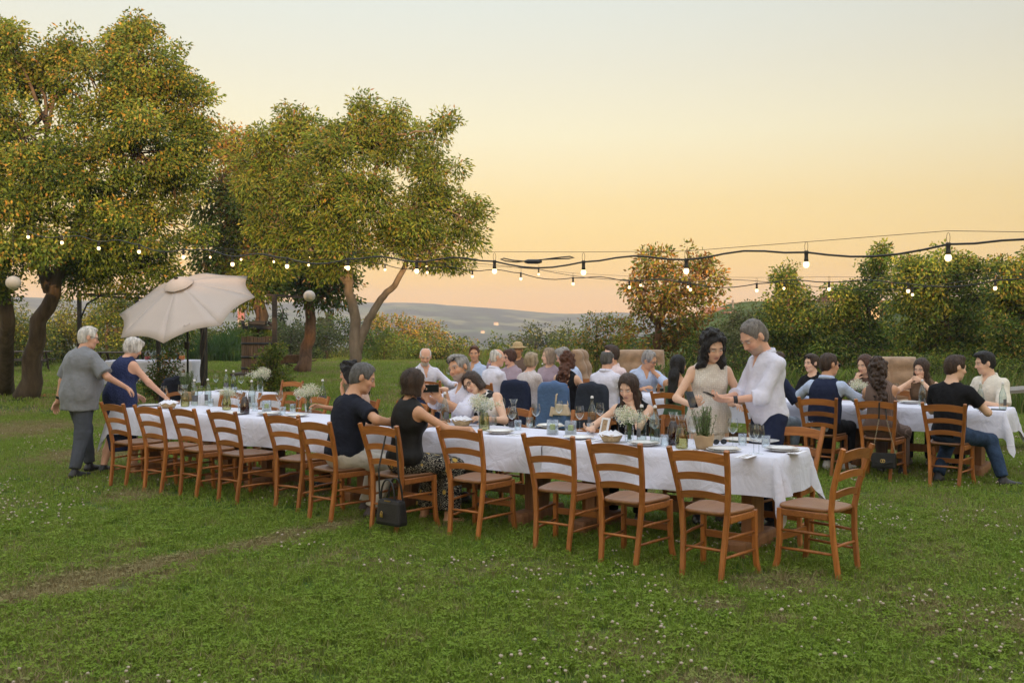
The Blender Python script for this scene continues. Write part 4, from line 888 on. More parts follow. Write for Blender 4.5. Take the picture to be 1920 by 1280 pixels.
# ================================================================ PEOPLE: smooth-blended bodies on a grid
def surface_net(Fd, org, h):
    """naive surface nets: scalar grid -> quads around its zero level"""
    S = Fd < 0; nx, ny, nz = Fd.shape
    cx, cy, cz = nx-1, ny-1, nz-1
    corner = lambda A, i, j, k: A[i:i+cx, j:j+cy, k:k+cz]
    cnt = np.zeros((cx, cy, cz), np.int8)
    for i in (0, 1):
        for j in (0, 1):
            for k in (0, 1): cnt += corner(S, i, j, k)
    act = np.argwhere((cnt > 0) & (cnt < 8))
    if len(act) == 0: return np.zeros((0, 3), np.float32), np.zeros((0, 4), np.int32)
    idx = -np.ones((cx, cy, cz), np.int32); idx[act[:, 0], act[:, 1], act[:, 2]] = np.arange(len(act))
    P = np.zeros((len(act), 3)); n = np.zeros(len(act))
    off = [(0,0,0),(1,0,0),(0,1,0),(1,1,0),(0,0,1),(1,0,1),(0,1,1),(1,1,1)]
    vals = [Fd[act[:, 0]+o[0], act[:, 1]+o[1], act[:, 2]+o[2]] for o in off]
    for a, b in ((0,1),(2,3),(4,5),(6,7),(0,2),(1,3),(4,6),(5,7),(0,4),(1,5),(2,6),(3,7)):
        va, vb = vals[a], vals[b]; m = (va < 0) != (vb < 0)
        t = np.where(m, va/np.where(m, va-vb, 1), 0)
        for ax in range(3): P[:, ax] += np.where(m, off[a][ax] + t*(off[b][ax]-off[a][ax]), 0)
        n += m
    V = (act + P/n[:, None])*h + org
    Q = []
    for ax, (u, v) in enumerate(((1, 2), (2, 0), (0, 1))):
        sl0 = [slice(None)]*3; sl1 = [slice(None)]*3; sl0[ax] = slice(0, -1); sl1[ax] = slice(1, None)
        a, b = S[tuple(sl0)], S[tuple(sl1)]
        e = np.argwhere(a != b)
        ok = (e[:, u] > 0) & (e[:, v] > 0) & (e[:, u] < Fd.shape[u]-1) & (e[:, v] < Fd.shape[v]-1)
        e = e[ok]; ins = a[e[:, 0], e[:, 1], e[:, 2]]
        def cell(du, dv):
            c = e.copy(); c[:, u] -= du; c[:, v] -= dv; return idx[c[:, 0], c[:, 1], c[:, 2]]
        q = np.stack([cell(1, 1), cell(0, 1), cell(0, 0), cell(1, 0)], 1)
        q[~ins] = q[~ins][:, ::-1]; Q.append(q)
    Q = np.concatenate(Q); return V.astype(np.float32), Q[(Q >= 0).all(1)]
def v3(*a): return np.array(a, float)
def unit(a):
    a = np.asarray(a, float); return a/max(1e-9, np.linalg.norm(a))
def cone(a, b, ra, rb, k=.03, flat=None, cut=False, sub=False): return dict(t='c', a=np.asarray(a, float), b=np.asarray(b, float), ra=ra, rb=rb, k=k, flat=flat, cut=cut, sub=sub)
def ell(c, r, M=None, k=.03, sub=False): return dict(t='e', c=np.asarray(c, float), r=np.asarray(r, float), M=M, k=k, sub=sub)
def plane(p, n): return dict(t='p', p=np.asarray(p, float), n=unit(n))
def fat(p, d):
    q = dict(p)
    if q['t'] == 'c': q['ra'] = p['ra']+d; q['rb'] = p['rb']+d
    elif q['t'] == 'e': q['r'] = p['r']+d
    return q
def bbox(ps):
    lo, hi = np.full(3, 9.), np.full(3, -9.)
    for p in ps:
        if p['t'] == 'p' or p.get('sub'): continue
        if p['t'] == 'c':
            r = max(p['ra'], p['rb'])
            for q in (p['a'], p['b']): lo = np.minimum(lo, q-r); hi = np.maximum(hi, q+r)
        else:
            r = p['r'].max(); lo = np.minimum(lo, p['c']-r); hi = np.maximum(hi, p['c']+r)
    return lo, hi
def sdf(ps, h, wr=0.0, wf=30.0, wd=(1, 1, 1), clip=None, seed=0.0):
    """prims -> mesh (V, quads); wr wrinkle depth, wf its frequency, wd its stretch"""
    lo, hi = bbox(ps)
    if clip is not None: lo = np.maximum(lo, clip[0]); hi = np.minimum(hi, clip[1])
    lo = lo - 3*h; n = np.ceil((hi - lo)/h).astype(int) + 4
    ax = [lo[i] + np.arange(n[i])*h for i in range(3)]
    Fd = np.full(n, .12, np.float32)
    for p in ps:
        if p['t'] == 'p':
            g = ((ax[0]-p['p'][0])*p['n'][0])[:, None, None] + ((ax[1]-p['p'][1])*p['n'][1])[None, :, None] + ((ax[2]-p['p'][2])*p['n'][2])[None, None, :]
            np.maximum(Fd, g.astype(np.float32), out=Fd); continue
        if p['t'] == 'c':
            r = max(p['ra'], p['rb']); b0 = np.minimum(p['a'], p['b'])-r; b1 = np.maximum(p['a'], p['b'])+r
        else:
            r = p['r'].max(); b0, b1 = p['c']-r, p['c']+r
        mg = p['k']+.02
        i0 = np.clip(np.floor((b0-mg-lo)/h).astype(int), 0, n); i1 = np.clip(np.ceil((b1+mg-lo)/h).astype(int)+1, 0, n)
        if (i1 <= i0).any(): continue
        X = ax[0][i0[0]:i1[0]][:, None, None]; Y = ax[1][i0[1]:i1[1]][None, :, None]; Z = ax[2][i0[2]:i1[2]][None, None, :]
        if p['t'] == 'c':
            a, b = p['a'], p['b']; d = b-a; L2 = max(1e-9, d@d)
            qx, qy, qz = X-a[0], Y-a[1], Z-a[2]
            t0 = (qx*d[0]+qy*d[1]+qz*d[2])/L2; t = np.clip(t0, 0, 1)
            if p['flat'] is not None:
                nv, s = p['flat']; nv = unit(nv); g = (qx*nv[0]+qy*nv[1]+qz*nv[2]) - t*(d@nv); g2 = g*(1/s-1)
                ex, ey, ez = qx-t*d[0]+g2*nv[0], qy-t*d[1]+g2*nv[1], qz-t*d[2]+g2*nv[2]
            else: ex, ey, ez = qx-t*d[0], qy-t*d[1], qz-t*d[2]
            D = np.sqrt(ex*ex+ey*ey+ez*ez) - (p['ra'] + t*(p['rb']-p['ra']))
            if p['cut']: D = np.maximum(D, (t0-1)*math.sqrt(L2))
        else:
            c, rr = p['c'], p['r']
            if p['M'] is not None:
                M = p['M']; ux, uy, uz = [( (X-c[0])*M[i][0]+(Y-c[1])*M[i][1]+(Z-c[2])*M[i][2] ) for i in range(3)]
            else: ux, uy, uz = X-c[0], Y-c[1], Z-c[2]
            k0 = np.sqrt((ux/rr[0])**2+(uy/rr[1])**2+(uz/rr[2])**2); k1 = np.sqrt((ux/rr[0]**2)**2+(uy/rr[1]**2)**2+(uz/rr[2]**2)**2)
            D = k0*(k0-1)/np.maximum(k1, 1e-6)
        S = Fd[i0[0]:i1[0], i0[1]:i1[1], i0[2]:i1[2]]; k = p['k']
        if p.get('sub'):
            D = -D; q = np.clip(.5-.5*(S-D)/k, 0, 1) if k > 0 else (D > S)*1.0
            S[...] = S*(1-q) + D*q + k*q*(1-q)
        else:
            q = np.clip(.5+.5*(S-D)/k, 0, 1) if k > 0 else (D < S)*1.0
            S[...] = S*(1-q) + D*q - k*q*(1-q)
    if wr:
        X = ax[0][:, None, None]*wd[0]; Y = ax[1][None, :, None]*wd[1]; Z = ax[2][None, None, :]*wd[2]; s = seed
        w = .9*np.sin(X*wf*.45+Z*wf*.38+s)*np.sin(Y*wf*.5-Z*wf*.62+2*s) + np.sin(X*wf+s+1.7*np.sin(Y*wf*.6+s*2))*np.sin(Z*wf*.9+2*s+1.3*np.sin(X*wf*.7+Y*wf*.5)) + .6*np.sin(X*wf*1.9+Z*wf*1.4+3*s)*np.sin(Y*wf*2.1-Z*wf*.7+s)
        Fd += (wr*w).astype(np.float32)
    return surface_net(Fd, lo, h)
def join(parts):
    Vs, Qs, b = [], [], 0
    for V, Q in parts: Vs.append(V); Qs.append(Q+b); b += len(V)
    return np.concatenate(Vs), np.concatenate(Qs)
def rotm(ax, deg):
    return np.array(Matrix.Rotation(R(deg), 3, ax))
def ik(s, t, l1, l2, hint):
    d = t-s; L = np.linalg.norm(d); L = min(L, (l1+l2)*.995); dn = unit(d); t = s+dn*L
    a = (l1*l1-l2*l2+L*L)/(2*L); hgt = math.sqrt(max(0, l1*l1-a*a))
    hv = np.asarray(hint, float); hv = unit(hv - dn*(hv@dn)); return s+dn*a+hv*hgt, t
SKIN = mat('skin', (1,1,1), .55, .06, 25, attr=True, bump=.12, bscale=120, spec=.35)
def M_cloth(c, nm=None, rough=.85, bump=.55, var=.05): return mat('cloth_%d_%d_%d' % tuple(int(v*999) for v in c) if nm is None else nm, c, rough, var, 14, bump=bump, bscale=24, sheen=(.12 if max(c) > .2 else 0.0), spec=(.25 if max(c) > .2 else .12))
def M_hair(c): return mat('hair_%d_%d_%d' % tuple(int(v*999) for v in c), [v*.6 for v in c], .5, 0, 40, bump=.7, bscale=110, stretch=(1, 1, .18), c2=tuple(min(1, v*1.45) for v in c), spec=.4)
EYE = mat('eye', (1,1,1), .15, .0, 5, attr=True)
M_LENS = mat('dark_lens', (.01,.01,.012), .1, 0, 5); M_FRAME = mat('black_frame', (.012,.012,.012), .3, 0, 5)
BLACK_SHOE = mat('shoe_black', (.018,.017,.018), .45, .2, 30, bump=.1)
def hand_prims(w, d, n, s, curl=25, sc=1.0, spread=1.0, point=False, thumb=.55):
    """w wrist, d towards the fingers, n out of the palm, s towards the thumb"""
    d, n = unit(d), unit(n); s = unit(s - d*(s@d)); n = unit(n - d*(n@d) - s*(n@s))
    P = [cone(w-d*.02*sc, w+d*.02*sc, .025*sc, .026*sc, .012), cone(w+d*.03*sc+s*.014*sc, w+d*.075*sc+s*.016*sc, .022*sc, .018*sc, .012, (n, .62)), cone(w+d*.03*sc-s*.014*sc, w+d*.072*sc-s*.018*sc, .022*sc, .017*sc, .012, (n, .62))]
    for i, (o, l) in enumerate(((.030, .92), (.010, 1.03), (-.010, .97), (-.029, .78))):
        p = w+d*(.083 - .004*abs(i-1))*sc+s*o*sc; a = 0.0; fan = unit(d + s*o*2.2*spread)
        c = (5 if (point and i == 0) else curl)
        for L, r0, r1, f in ((.043, .0093, .0085, .8), (.027, .0085, .0078, 1.2), (.021, .0078, .0066, .9)):
            a += c*f; q = p + (fan*math.cos(R(a)) + n*math.sin(R(a)))*L*l*sc
            P.append(cone(p, q, r0*sc, r1*sc, .004)); p = q
    p = w+d*.022*sc+s*.026*sc; dr = unit(d*.75+s*.75*thumb*1.4+n*.25)
    for L, r0, r1 in ((.042, .013, .0105), (.032, .0105, .009), (.024, .009, .007)):
        q = p+dr*L*sc; P.append(cone(p, q, r0*sc, r1*sc, .007)); p = q; dr = unit(dr + d*.25 + n*(curl/90))
    return P
class Body: pass
def build_person(name, spec):
    """spec: pose, looks and clothes; local axes: +Y forward, +X right, Z up, origin on the ground under the hips"""
    g = spec.get; fem = g('fem', False); H = g('H', 1.66 if fem else 1.76); k = H/1.75; sit = g('sit', True); vox = g('vox', .011)
    B = Body(); wide = g('wide', 1.0); deep = g('deep', wide)
    pz = g('pz', .46+.085 if sit else .53*H)
    P0 = v3(0, 0, pz)
    lean, side, twist = g('lean', 5), g('side', 0), g('twist', 0)
    def tr(f): return rotm('Z', twist*f) @ rotm('Y', side*f) @ rotm('X', -lean*f)
    T0, T1, T2 = tr(.55), tr(.8), tr(1.0)
    w1 = P0 + T0 @ v3(0, 0, .17*k); c1 = w1 + T1 @ v3(0, 0, .19*k); nb = c1 + T2 @ v3(0, -.012, .155*k)
    sw = (.152 if fem else .172)*k*g('shw', 1.0)
    sh = [c1 + T2 @ v3(sx*sw, -.008, .088*k) for sx in (-1, 1)]
    rgt, fwd, up = T2 @ v3(1,0,0), T2 @ v3(0,1,0), T2 @ v3(0,0,1)
    # ---- head
    hy, hp, hr = g('head', (0, 0, 0))
    RH = T2 @ rotm('Z', hy) @ rotm('X', hp) @ rotm('Y', hr)      # hp < 0 looks down
    if g('headabs'): RH = rotm('Z', hy) @ rotm('X', hp) @ rotm('Y', hr)
    hs = (1.01 if fem else 1.07)*k*g('hs', 1.0)
    nk = nb + up*.045*k
    hc = nk + (T2*.5+RH*.5) @ v3(0, .015, .03)*k + RH @ v3(0, .012, .105)*hs
    hd = lambda x, y, z: hc + RH @ v3(x, y, z)*hs
    B.hd, B.hc, B.RH, B.hs, B.nb, B.c1, B.w1, B.P0, B.T2, B.sh = hd, hc, RH, hs, nb, c1, w1, P0, T2, sh
    MH = RH.T; jw = .92 if fem else 1.0; nose = g('nose', 1.0)
    head = [ell(hd(0, -.012, .028), v3(.075, .094, .086)*hs, MH, .02), ell(hd(0, .034, -.022), v3(.058*jw, .056, .082)*hs, MH, .03),
            cone(hd(-.018*jw, .045, -.080), hd(.018*jw, .045, -.080), .030*hs*jw, .030*hs*jw, .03), cone(hd(0, .066, -.098), hd(0, .070, -.092), .016*hs, .016*hs, .02),
            cone(hd(-.036, .074, .022), hd(.036, .074, .022), .013*hs, .013*hs, .018), ell(hd(-.037, .066, -.028), v3(.022, .02, .022)*hs, MH, .02), ell(hd(.037, .066, -.028), v3(.022, .02, .022)*hs, MH, .02),
            ell(hd(-.031, .098, .006), v3(.017, .014, .012)*hs, MH, .012, True), ell(hd(.031, .098, .006), v3(.017, .014, .012)*hs, MH, .012, True),
            cone(hd(0, .085, .012), hd(0, .106*nose, -.026), .0085*hs, .0115*hs, .012), cone(hd(-.010, .094, -.030), hd(.010, .094, -.030), .008*hs, .008*hs, .008),
            cone(hd(-.017, .083, -.057), hd(.017, .083, -.057), .0085*hs, .0085*hs, .007), cone(hd(-.014, .081, -.069), hd(.014, .081, -.069), .009*hs, .009*hs, .006),
            cone(hd(-.02, .094, -.0635), hd(.02, .094, -.0635), .003*hs, .003*hs, .004, None, False, True)]
    for sx in (-1, 1): head += [ell(hd(sx*.077, -.006, -.004), v3(.009, .019, .031)*hs, MH, .006)]
    nr = (.047 if fem else .057)*k*g('neck', 1.0)
    neck = [cone(hd(0, -.02, -.055), nb - up*.03*k, nr*1.0, nr*1.12, .03)]
    # ---- torso
    hipw = (.168 if fem else .160)*k*wide; MT = T2.T; MT0 = T0.T; belly = g('belly', 0.0)
    tor = [ell(P0 + T0 @ v3(0, -.01, .03), v3(hipw, .118*k*deep, .115*k), MT0, .05),
           cone(P0 + T0 @ v3(0, 0, .06*k), w1, (.135 if fem else .142)*k*wide, (.118 if fem else .140)*k*wide, .05, (T0 @ v3(0,1,0), .78*deep/wide)),
           cone(w1, c1, (.118 if fem else .138)*k*wide, (.132 if fem else .152)*k*wide, .05, (T1 @ v3(0,1,0), .76*deep/wide)),
           ell(c1 + T2 @ v3(0, .0, .02*k), v3((.142 if fem else .165)*k*wide, .105*k*deep, .15*k), MT, .05),
           cone(sh[0]*.86+sh[1]*.14, nb - up*.035*k, .046*k, .055*k, .05), cone(sh[1]*.86+sh[0]*.14, nb - up*.035*k, .046*k, .055*k, .05),
           cone(nb - up*.01, nb - up*.05*k, .07*k, .10*k, .05, (fwd, .7))]
    if belly: tor += [ell(w1 + T1 @ v3(0, .05+.04*belly, 0), v3(.14*wide, .09+.05*belly, .15), T1.T, .06)]
    if fem:
        bs = g('bust', 1.0)
        for sx in (-1, 1): tor += [ell(c1 + T2 @ v3(sx*.062*k, .078*k*deep, -.01*k), v3(.058, .055, .06)*k*bs, MT, .035)]
    # ---- arms
    l1, l2 = .295*k, .255*k; ars = (.85 if fem else 1.0)*g('arm', 1.0); arms = []; B.arm = []
    dflt = (((-.17, .33, .03+pz+.02) if sit else (-.24, .06, pz-.02)), ((.17, .33, .03+pz+.02) if sit else (.24, .06, pz-.02)))
    hands = []
    for i, sx in enumerate((-1, 1)):
        A = g('armL' if i == 0 else 'armR', {}); tg = np.array(A.get('to', dflt[i]), float)
        if A.get('rel') == 'head': tg = hd(*A['to'])
        hint = np.array(A.get('hint', (sx*.6, -.5, -.6) if sit else (sx*.25, -1, -.1)), float)
        el, wr = ik(sh[i], tg, l1, l2, hint)
        arms += [[cone(sh[i], el, .050*k*ars, .040*k*ars, .03), cone(el, wr, .041*k*ars, .0265*k*ars, .02), ell(sh[i]-up*.01, v3(.050, .052, .056)*k*ars, None, .04)]]
        B.arm.append((sh[i], el, wr))
        if A.get('hand', True):
            d = np.array(A['dir'], float) if 'dir' in A else unit(wr-el); n = np.array(A.get('palm', (-sx*.6, 0, -.8)), float)
            t = np.cross(d, n)*(-sx); t = np.array(A['thumb'], float) if 'thumb' in A else t
            hands.append(hand_prims(wr, d, n, t, A.get('curl', 22), (.88 if fem else 1.0)*k, point=A.get('point', False)))
    # ---- legs
    legs = []; B.leg = []; th, sk = .425*k, .42*k; lr = (1.05 if fem else 1.0)*g('leg', 1.0)
    for i, sx in enumerate((-1, 1)):
        hj = P0 + v3(sx*.088*k, 0, -.005); ft = g('footL' if i == 0 else 'footR', (sx*.12, .38, 0) if sit else (sx*.10, .03, 0)); fd = g('fdirL' if i == 0 else 'fdirR', (sx*.15, 1, 0))
        an = v3(ft[0], ft[1], ft[2]+.085); kn, an2 = ik(hj, an, th, sk, (sx*.12, 1, .55) if sit else (0, 1, .1))
        legs += [cone(hj, kn, .088*k*lr, .058*k*lr, .04), cone(kn, an2*.55+kn*.45, .056*k*lr, .052*k*lr, .03), cone(an2*.55+kn*.45, an2, .052*k*lr, .038*k*lr, .03)]
        B.leg.append((hj, kn, an2, unit(fd)))
    feet = []
    for hj, kn, an2, fd in B.leg:
        b0 = an2 - v3(0, 0, .06); feet += [cone(an2, b0 - fd*.02, .036*k, .032*k, .02), cone(b0 - fd*.025, b0 + fd*.13*k, .03*k, .028*k, .03, (v3(0,0,1), .8))]
    root = empty(name, spec['loc'], spec['rz']); B.root = root
    # ---- skin surface: head fine, hands fine, the rest coarse
    pcs = [sdf(head + neck, .0066 if vox < .0125 else .0084)]; nh = len(pcs[0][0])
    rest = list(neck)
    if g('skin_torso', True): rest += tor
    for a in arms: rest += a
    if g('bare_legs', False): rest += legs + (feet if g('barefoot', False) else [])
    pcs.append(sdf(rest, vox*1.15 if vox < .012 else vox*1.5))
    for hpn in hands: pcs.append(sdf(hpn, .0058 if vox < .012 else .0085))
    V, Q = join(pcs)
    tone = np.array(g('skin', (.60,.38,.27))); C = np.tile(tone, (len(V), 1)).astype(np.float32)
    hl = (V[:nh] - hc) @ RH / hs
    ch = C[:nh]
    def blend(m, c): ch[:] = ch*(1-m[:, None]) + np.array(c)*m[:, None]
    blob = lambda c, r: np.exp(-(((hl-np.array(c))/np.array(r))**2).sum(1))
    for sx in (-1, 1): blend(.45*blob((sx*.038, .075, -.028), (.022, .03, .02)), tone*np.array((1.12,.78,.72)))
    blend(.5*blob((0, .1, -.028), (.012, .02, .012)), tone*np.array((1.1,.75,.7)))
    lip = g('lip', (.36,.13,.11) if fem else (.36,.17,.13)); blend(np.clip(1.5*blob((0, .092, -.063), (.02, .03, .009)), 0, .85), lip)
    bc = np.array(g('brow', g('hair_c', (.03,.02,.015))))
    for sx in (-1, 1):
        a = np.clip(1.7*blob((sx*.033, .085, .026), (.019, .04, .0052)), 0, .9); blend(a, bc)
        blend(np.clip(1.2*blob((sx*.031, .085, .007), (.018, .03, .009)), 0, .42), tone*.5)
    if g('beard'):
        bm_ = np.clip(((-.045-hl[:, 2])/.02), 0, 1)*np.clip((hl[:, 1]-.0)/.03, 0, 1)*np.clip((hl[:, 2]+.135)/.02, 0, 1); blend(bm_*g('beard_k', .7), g('beard'))
    if g('stubble'): blend(np.clip(((-.04-hl[:, 2])/.02), 0, 1)*np.clip((hl[:, 1])/.03, 0, 1)*.35, g('stubble'))
    link('body', np_mesh('body', V, Q, SKIN, C), None, root)
    # eyes
    if g('eyes', True):
        for sx in (-1, 1):
            b = MB(); b.ball((0,0,0), .0125*hs, 12, 8, (1.2, .8, .46)); o = b.mesh('eye')
            Vv = np.array([v.co[:] for v in o.vertices]); cc = np.tile((.62,.58,.54), (len(Vv), 1)); look = g('gaze', (0, -.25)) ; 
            dd = (Vv[:, 0]-look[0]*.006)**2+(Vv[:, 2]-look[1]*.006)**2; cc[(dd < (.0062*hs)**2) & (Vv[:, 1] > 0)] = (.02,.012,.01)
            Vv = Vv @ RH.T + hd(sx*.031, .0785, .007)
            link('eye', np_mesh('eye', Vv, [list(p.vertices) for p in o.polygons], EYE, cc), None, root)
    # ---- clothes
    top = g('top'); hem = g('hem', -.06)
    if top:
        inf = g('loose', .015); ps = [fat(p, inf) for p in tor]
        if g('long_hem'): ps += [cone(P0 + v3(0, 0, .05), P0 + v3(0, 0, hem-.02), hipw*1.0+inf, hipw*1.02+inf, .05, (v3(0,1,0), .8))]
        sl = g('sleeve', 'long')
        for i in (0, 1):
            s_, e_, w_ = B.arm[i]; r0, r1, r2 = (.047*k*ars+inf*.9, .040*k*ars+inf*1.3, .0265*k*ars+inf*1.1)
            if sl == 'none':
                ps += []
            else:
                ps += [ell(s_-up*.012, v3(.050, .052, .058)*k*ars+inf*.8, None, .04)]
                if sl == 'short': ps += [cone(s_, s_+(e_-s_)*g('slen', .62), r0+.006, r1+.012, .03, None, True)]
                elif sl == 'roll': ps += [cone(s_, e_, r0, r1+.004, .03), cone(e_, e_+(w_-e_)*.32, r1+.006, r1+.006, .02, None, True)]
                else: ps += [cone(s_, e_, r0, r1, .03), cone(e_, e_+(w_-e_)*.93, r1, r2+.004, .02, None, True)]
        if sl == 'none':
            for i, sx in enumerate((-1, 1)): ps += [ell(sh[i] + T2 @ v3(sx*.052*k, .0, -.02), v3(.062, .13, .10)*k, MT, .012, True)]
        ps += [plane(P0 + v3(0, 0, hem), T0 @ v3(0, 0, -1) if not g('long_hem') else (0,0,-1))]
        nd = g('neckline', 'crew')
        if nd == 'crew': ps += [ell(nb + T2 @ v3(0, .01, .035), v3(.072, .085, .055)*k, MT, .01, True)]
        elif nd == 'collar': ps += [ell(nb + T2 @ v3(0, .015, .045), v3(.066, .075, .05)*k, MT, .01, True), cone(nb + T2 @ v3(0, .085, .03), nb + T2 @ v3(0, .135, -.10), .042, .012, .01, None, False, True)]
        elif nd == 'scoop': ps += [ell(nb + T2 @ v3(0, .05, .01), v3(.095, .11, .10)*k, MT, .01, True)]
        elif nd == 'strapless': ps += [plane(c1 + up*.05*k, up)]
        elif nd == 'backless': ps += [ell(nb + T2 @ v3(0, -.10, -.03), v3(.085, .09, .20)*k, MT, .01, True), ell(nb + T2 @ v3(0, .02, .03), v3(.07, .09, .06)*k, MT, .01, True)]
        Vt, Qt = sdf(ps, g('cvox', vox*1.05), g('wrinkle', .0048), 26, (1, 1, .8), seed=g('seed', 1.0))
        to = link(g('top_name', 'shirt'), np_mesh('top', Vt, Qt, top), None, root); B.top = to
        if nd == 'collar':
            b = MB(); pts = []
            M2 = T2
            for j in range(13):
                a = R(-62 + 304*j/12 + 28) ; a = R(118 + 304*j/12)
                x, y = .080*k*math.cos(a), .080*k*math.sin(a)+.004
                lift = .034 - .040*max(0, math.sin(a)); pts.append((x, y, lift))
            vs = []
            for x, y, z in pts:
                s1 = .95; s2 = 1.22
                for q in ((x*s1, y*s1, z+.012), (x*1.07, y*1.07, z+.022), (x*s2, y*s2, z-.014), (x*s1*1.1, y*s1*1.1, z-.02)):
                    vs.append(nb + M2 @ v3(*q))
            fs = []
            for j in range(12):
                for q in range(4): fs.append((j*4+q, j*4+(q+1) % 4, (j+1)*4+(q+1) % 4, (j+1)*4+q))
            fs += [(0,1,2,3), (48,51,50,49)]
            b.add(vs, fs, True); b.obj('collar', top, to)
    bot = g('bottom'); bt = g('btype', 'trousers')
    if bot:
        inf = .012; ps = [fat(tor[0], .003), fat(cone(P0 + T0 @ v3(0, 0, .02), P0 + T0 @ v3(0, 0, .12*k), .135*k*wide, .125*k*wide, .04, (T0 @ v3(0,1,0), .78)), .0)]
        if bt in ('trousers', 'shorts'):
            for hj, kn, an2, fd in B.leg:
                ps += [cone(hj, kn, .090*k*lr+inf, .060*k*lr+inf, .04)]
                if bt == 'trousers': ps += [cone(kn, kn+(an2-kn)*.96, .060*k*lr+inf, (.050 if not g('slim') else .044)*k+inf, .03, None, True)]
        elif bt == 'skirt':
            (h0, k0, a0, f0), (h1, k1, a1, f1) = B.leg
            L_ = g('skirt_len', 1.0)
            if sit:
                ps += [cone((h0+h1)/2, (k0+k1)/2, .15*k, .13*k, .05, (v3(0,0,1), .75)), cone(h0, k0, .095*k, .085*k, .05), cone(h1, k1, .095*k, .085*k, .05)]
                e0, e1 = k0+(a0-k0)*L_, k1+(a1-k1)*L_
                ps += [cone(k0, e0, .085*k, .10*k, .06, None, True), cone(k1, e1, .085*k, .10*k, .06, None, True), cone((k0+k1)/2, (e0+e1)/2, .10*k, .12*k, .06, None, True)]
            else:
                e = v3(0, .02, pz - L_); ps += [cone(P0, e, hipw*1.02, hipw*g('flare', 1.05), .06, (v3(0,1,0), .8), True)]
        Vt, Qt = sdf(ps, g('cvox', vox*1.4 if vox < .0125 else vox*1.9), .004, 24, (1, 1, .7), seed=g('seed', 1.0)+2)
        link(g('bottom_name', 'trousers' if bt != 'skirt' else 'skirt'), np_mesh('bottom', Vt, Qt, bot), None, root)
    if g('shoe', BLACK_SHOE) and not g('barefoot', False):
        for hj, kn, an2, fd in B.leg:
            b0 = v3(an2[0], an2[1], an2[2]-.052); q = [cone(b0 - fd*.03, b0 + fd*.06, .042*k, .044*k, .03, (v3(0,0,1), .9)), cone(b0 + fd*.04, b0 + fd*.165*k, .040*k, .030*k, .03, (v3(0,0,1), .75)), cone(an2 + v3(0,0,-.01), b0, .044*k, .046*k, .03), plane(b0 - v3(0,0,.033), (0,0,-1))]
            link('shoe', np_mesh('shoe', *sdf(q, .011 if vox < .012 else .017), g('shoe', BLACK_SHOE)), None, root)
    # ---- hair
    hk = g('hair')
    if hk:
        hm = M_hair(g('hair_c', (.03,.02,.015))); wv = (.0028, 55, (1, 1, .35)); hv = .0078 if vox < .0125 else .010
        face = [ell(hd(0, .098, -.045), v3(.064, .052, .100)*hs, MH, .012, True), ell(hd(0, .092, .022), v3(.062, .058, .068)*hs, MH, .008, True)]
        cap = lambda t: ell(hd(0, -.014, .032), v3(.077+t, .096+t, .090+t)*hs, MH, .02)
        if hk == 'short':
            ps = [cap(g('hthick', .006)), ell(hd(0, -.045, -.02), v3(.070, .062, .07)*hs, MH, .03), ell(hd(0, .035, .100), v3(.052, .045, .026)*hs*g('quiff', 1.0), MH, .03)] + face + [plane(hd(0, 0, -.062), RH @ v3(0, .35, -1))]
            for sx in (-1, 1): ps += [ell(hd(sx*.085, .0, -.02), v3(.024, .030, .04)*hs, MH, .01, True)]
        elif hk == 'bald':
            ps = [cap(.004), ell(hd(0, -.045, -.02), v3(.070, .058, .06)*hs, MH, .03), ell(hd(0, .05, .105), v3(.078, .10, .075)*hs, MH, .015, True), ell(hd(0, -.02, .13), v3(.058, .085, .055)*hs, MH, .015, True)] + face + [plane(hd(0, 0, -.055), RH @ v3(0, .35, -1))]
            for sx in (-1, 1): ps += [ell(hd(sx*.085, .0, -.02), v3(.024, .030, .04)*hs, MH, .01, True)]
        elif hk == 'puffy':
            ps = [cap(.022), ell(hd(0, -.05, -.01), v3(.080, .070, .085)*hs, MH, .03), ell(hd(0, .03, .105), v3(.065, .055, .035)*hs, MH, .03)] + face + [plane(hd(0, 0, -.085), RH @ v3(0, .3, -1))]; wv = (.006, 48, (1, 1, 1))
        elif hk == 'bob':
            ps = [cap(.016), cone(hd(0, -.035, .0), hd(0, -.028, -.10), .082*hs, .086*hs, .03, (RH @ v3(0,1,0), .85), True)]
            for sx in (-1, 1): ps += [cone(hd(sx*.06, .012, .03), hd(sx*.068, .018, -.115), .034*hs, .028*hs, .025, None, True)]
            ps += face
        else:      # long kinds
            ln = g('hlen', .30)
            ps = [cap(.014), cone(hd(0, -.045, .01), nb + T2 @ v3(0, -.075, .02), .076*hs, .072*hs, .03, (RH @ v3(0,1,0), .7))]
            ps += [cone(nb + T2 @ v3(0, -.072, .04), nb + T2 @ v3(g('hshift', 0), -.105, .04-ln), .080*hs, .055*hs, .03, (T2 @ v3(0,1,0), .5))] if g('hback', True) else []
            for sx in (-1, 1):
                ps += [cone(hd(sx*.058, .008, .04), hd(sx*.066, .012, -.09), .030*hs, .030*hs, .025)]
                if g('hfront', True): ps += [cone(hd(sx*.066, .010, -.09), nb + T2 @ v3(sx*.088, g('hfy', .095), g('hfz', -.08-ln*.3)), .030*hs, .024*hs, .025)]
            ps += face
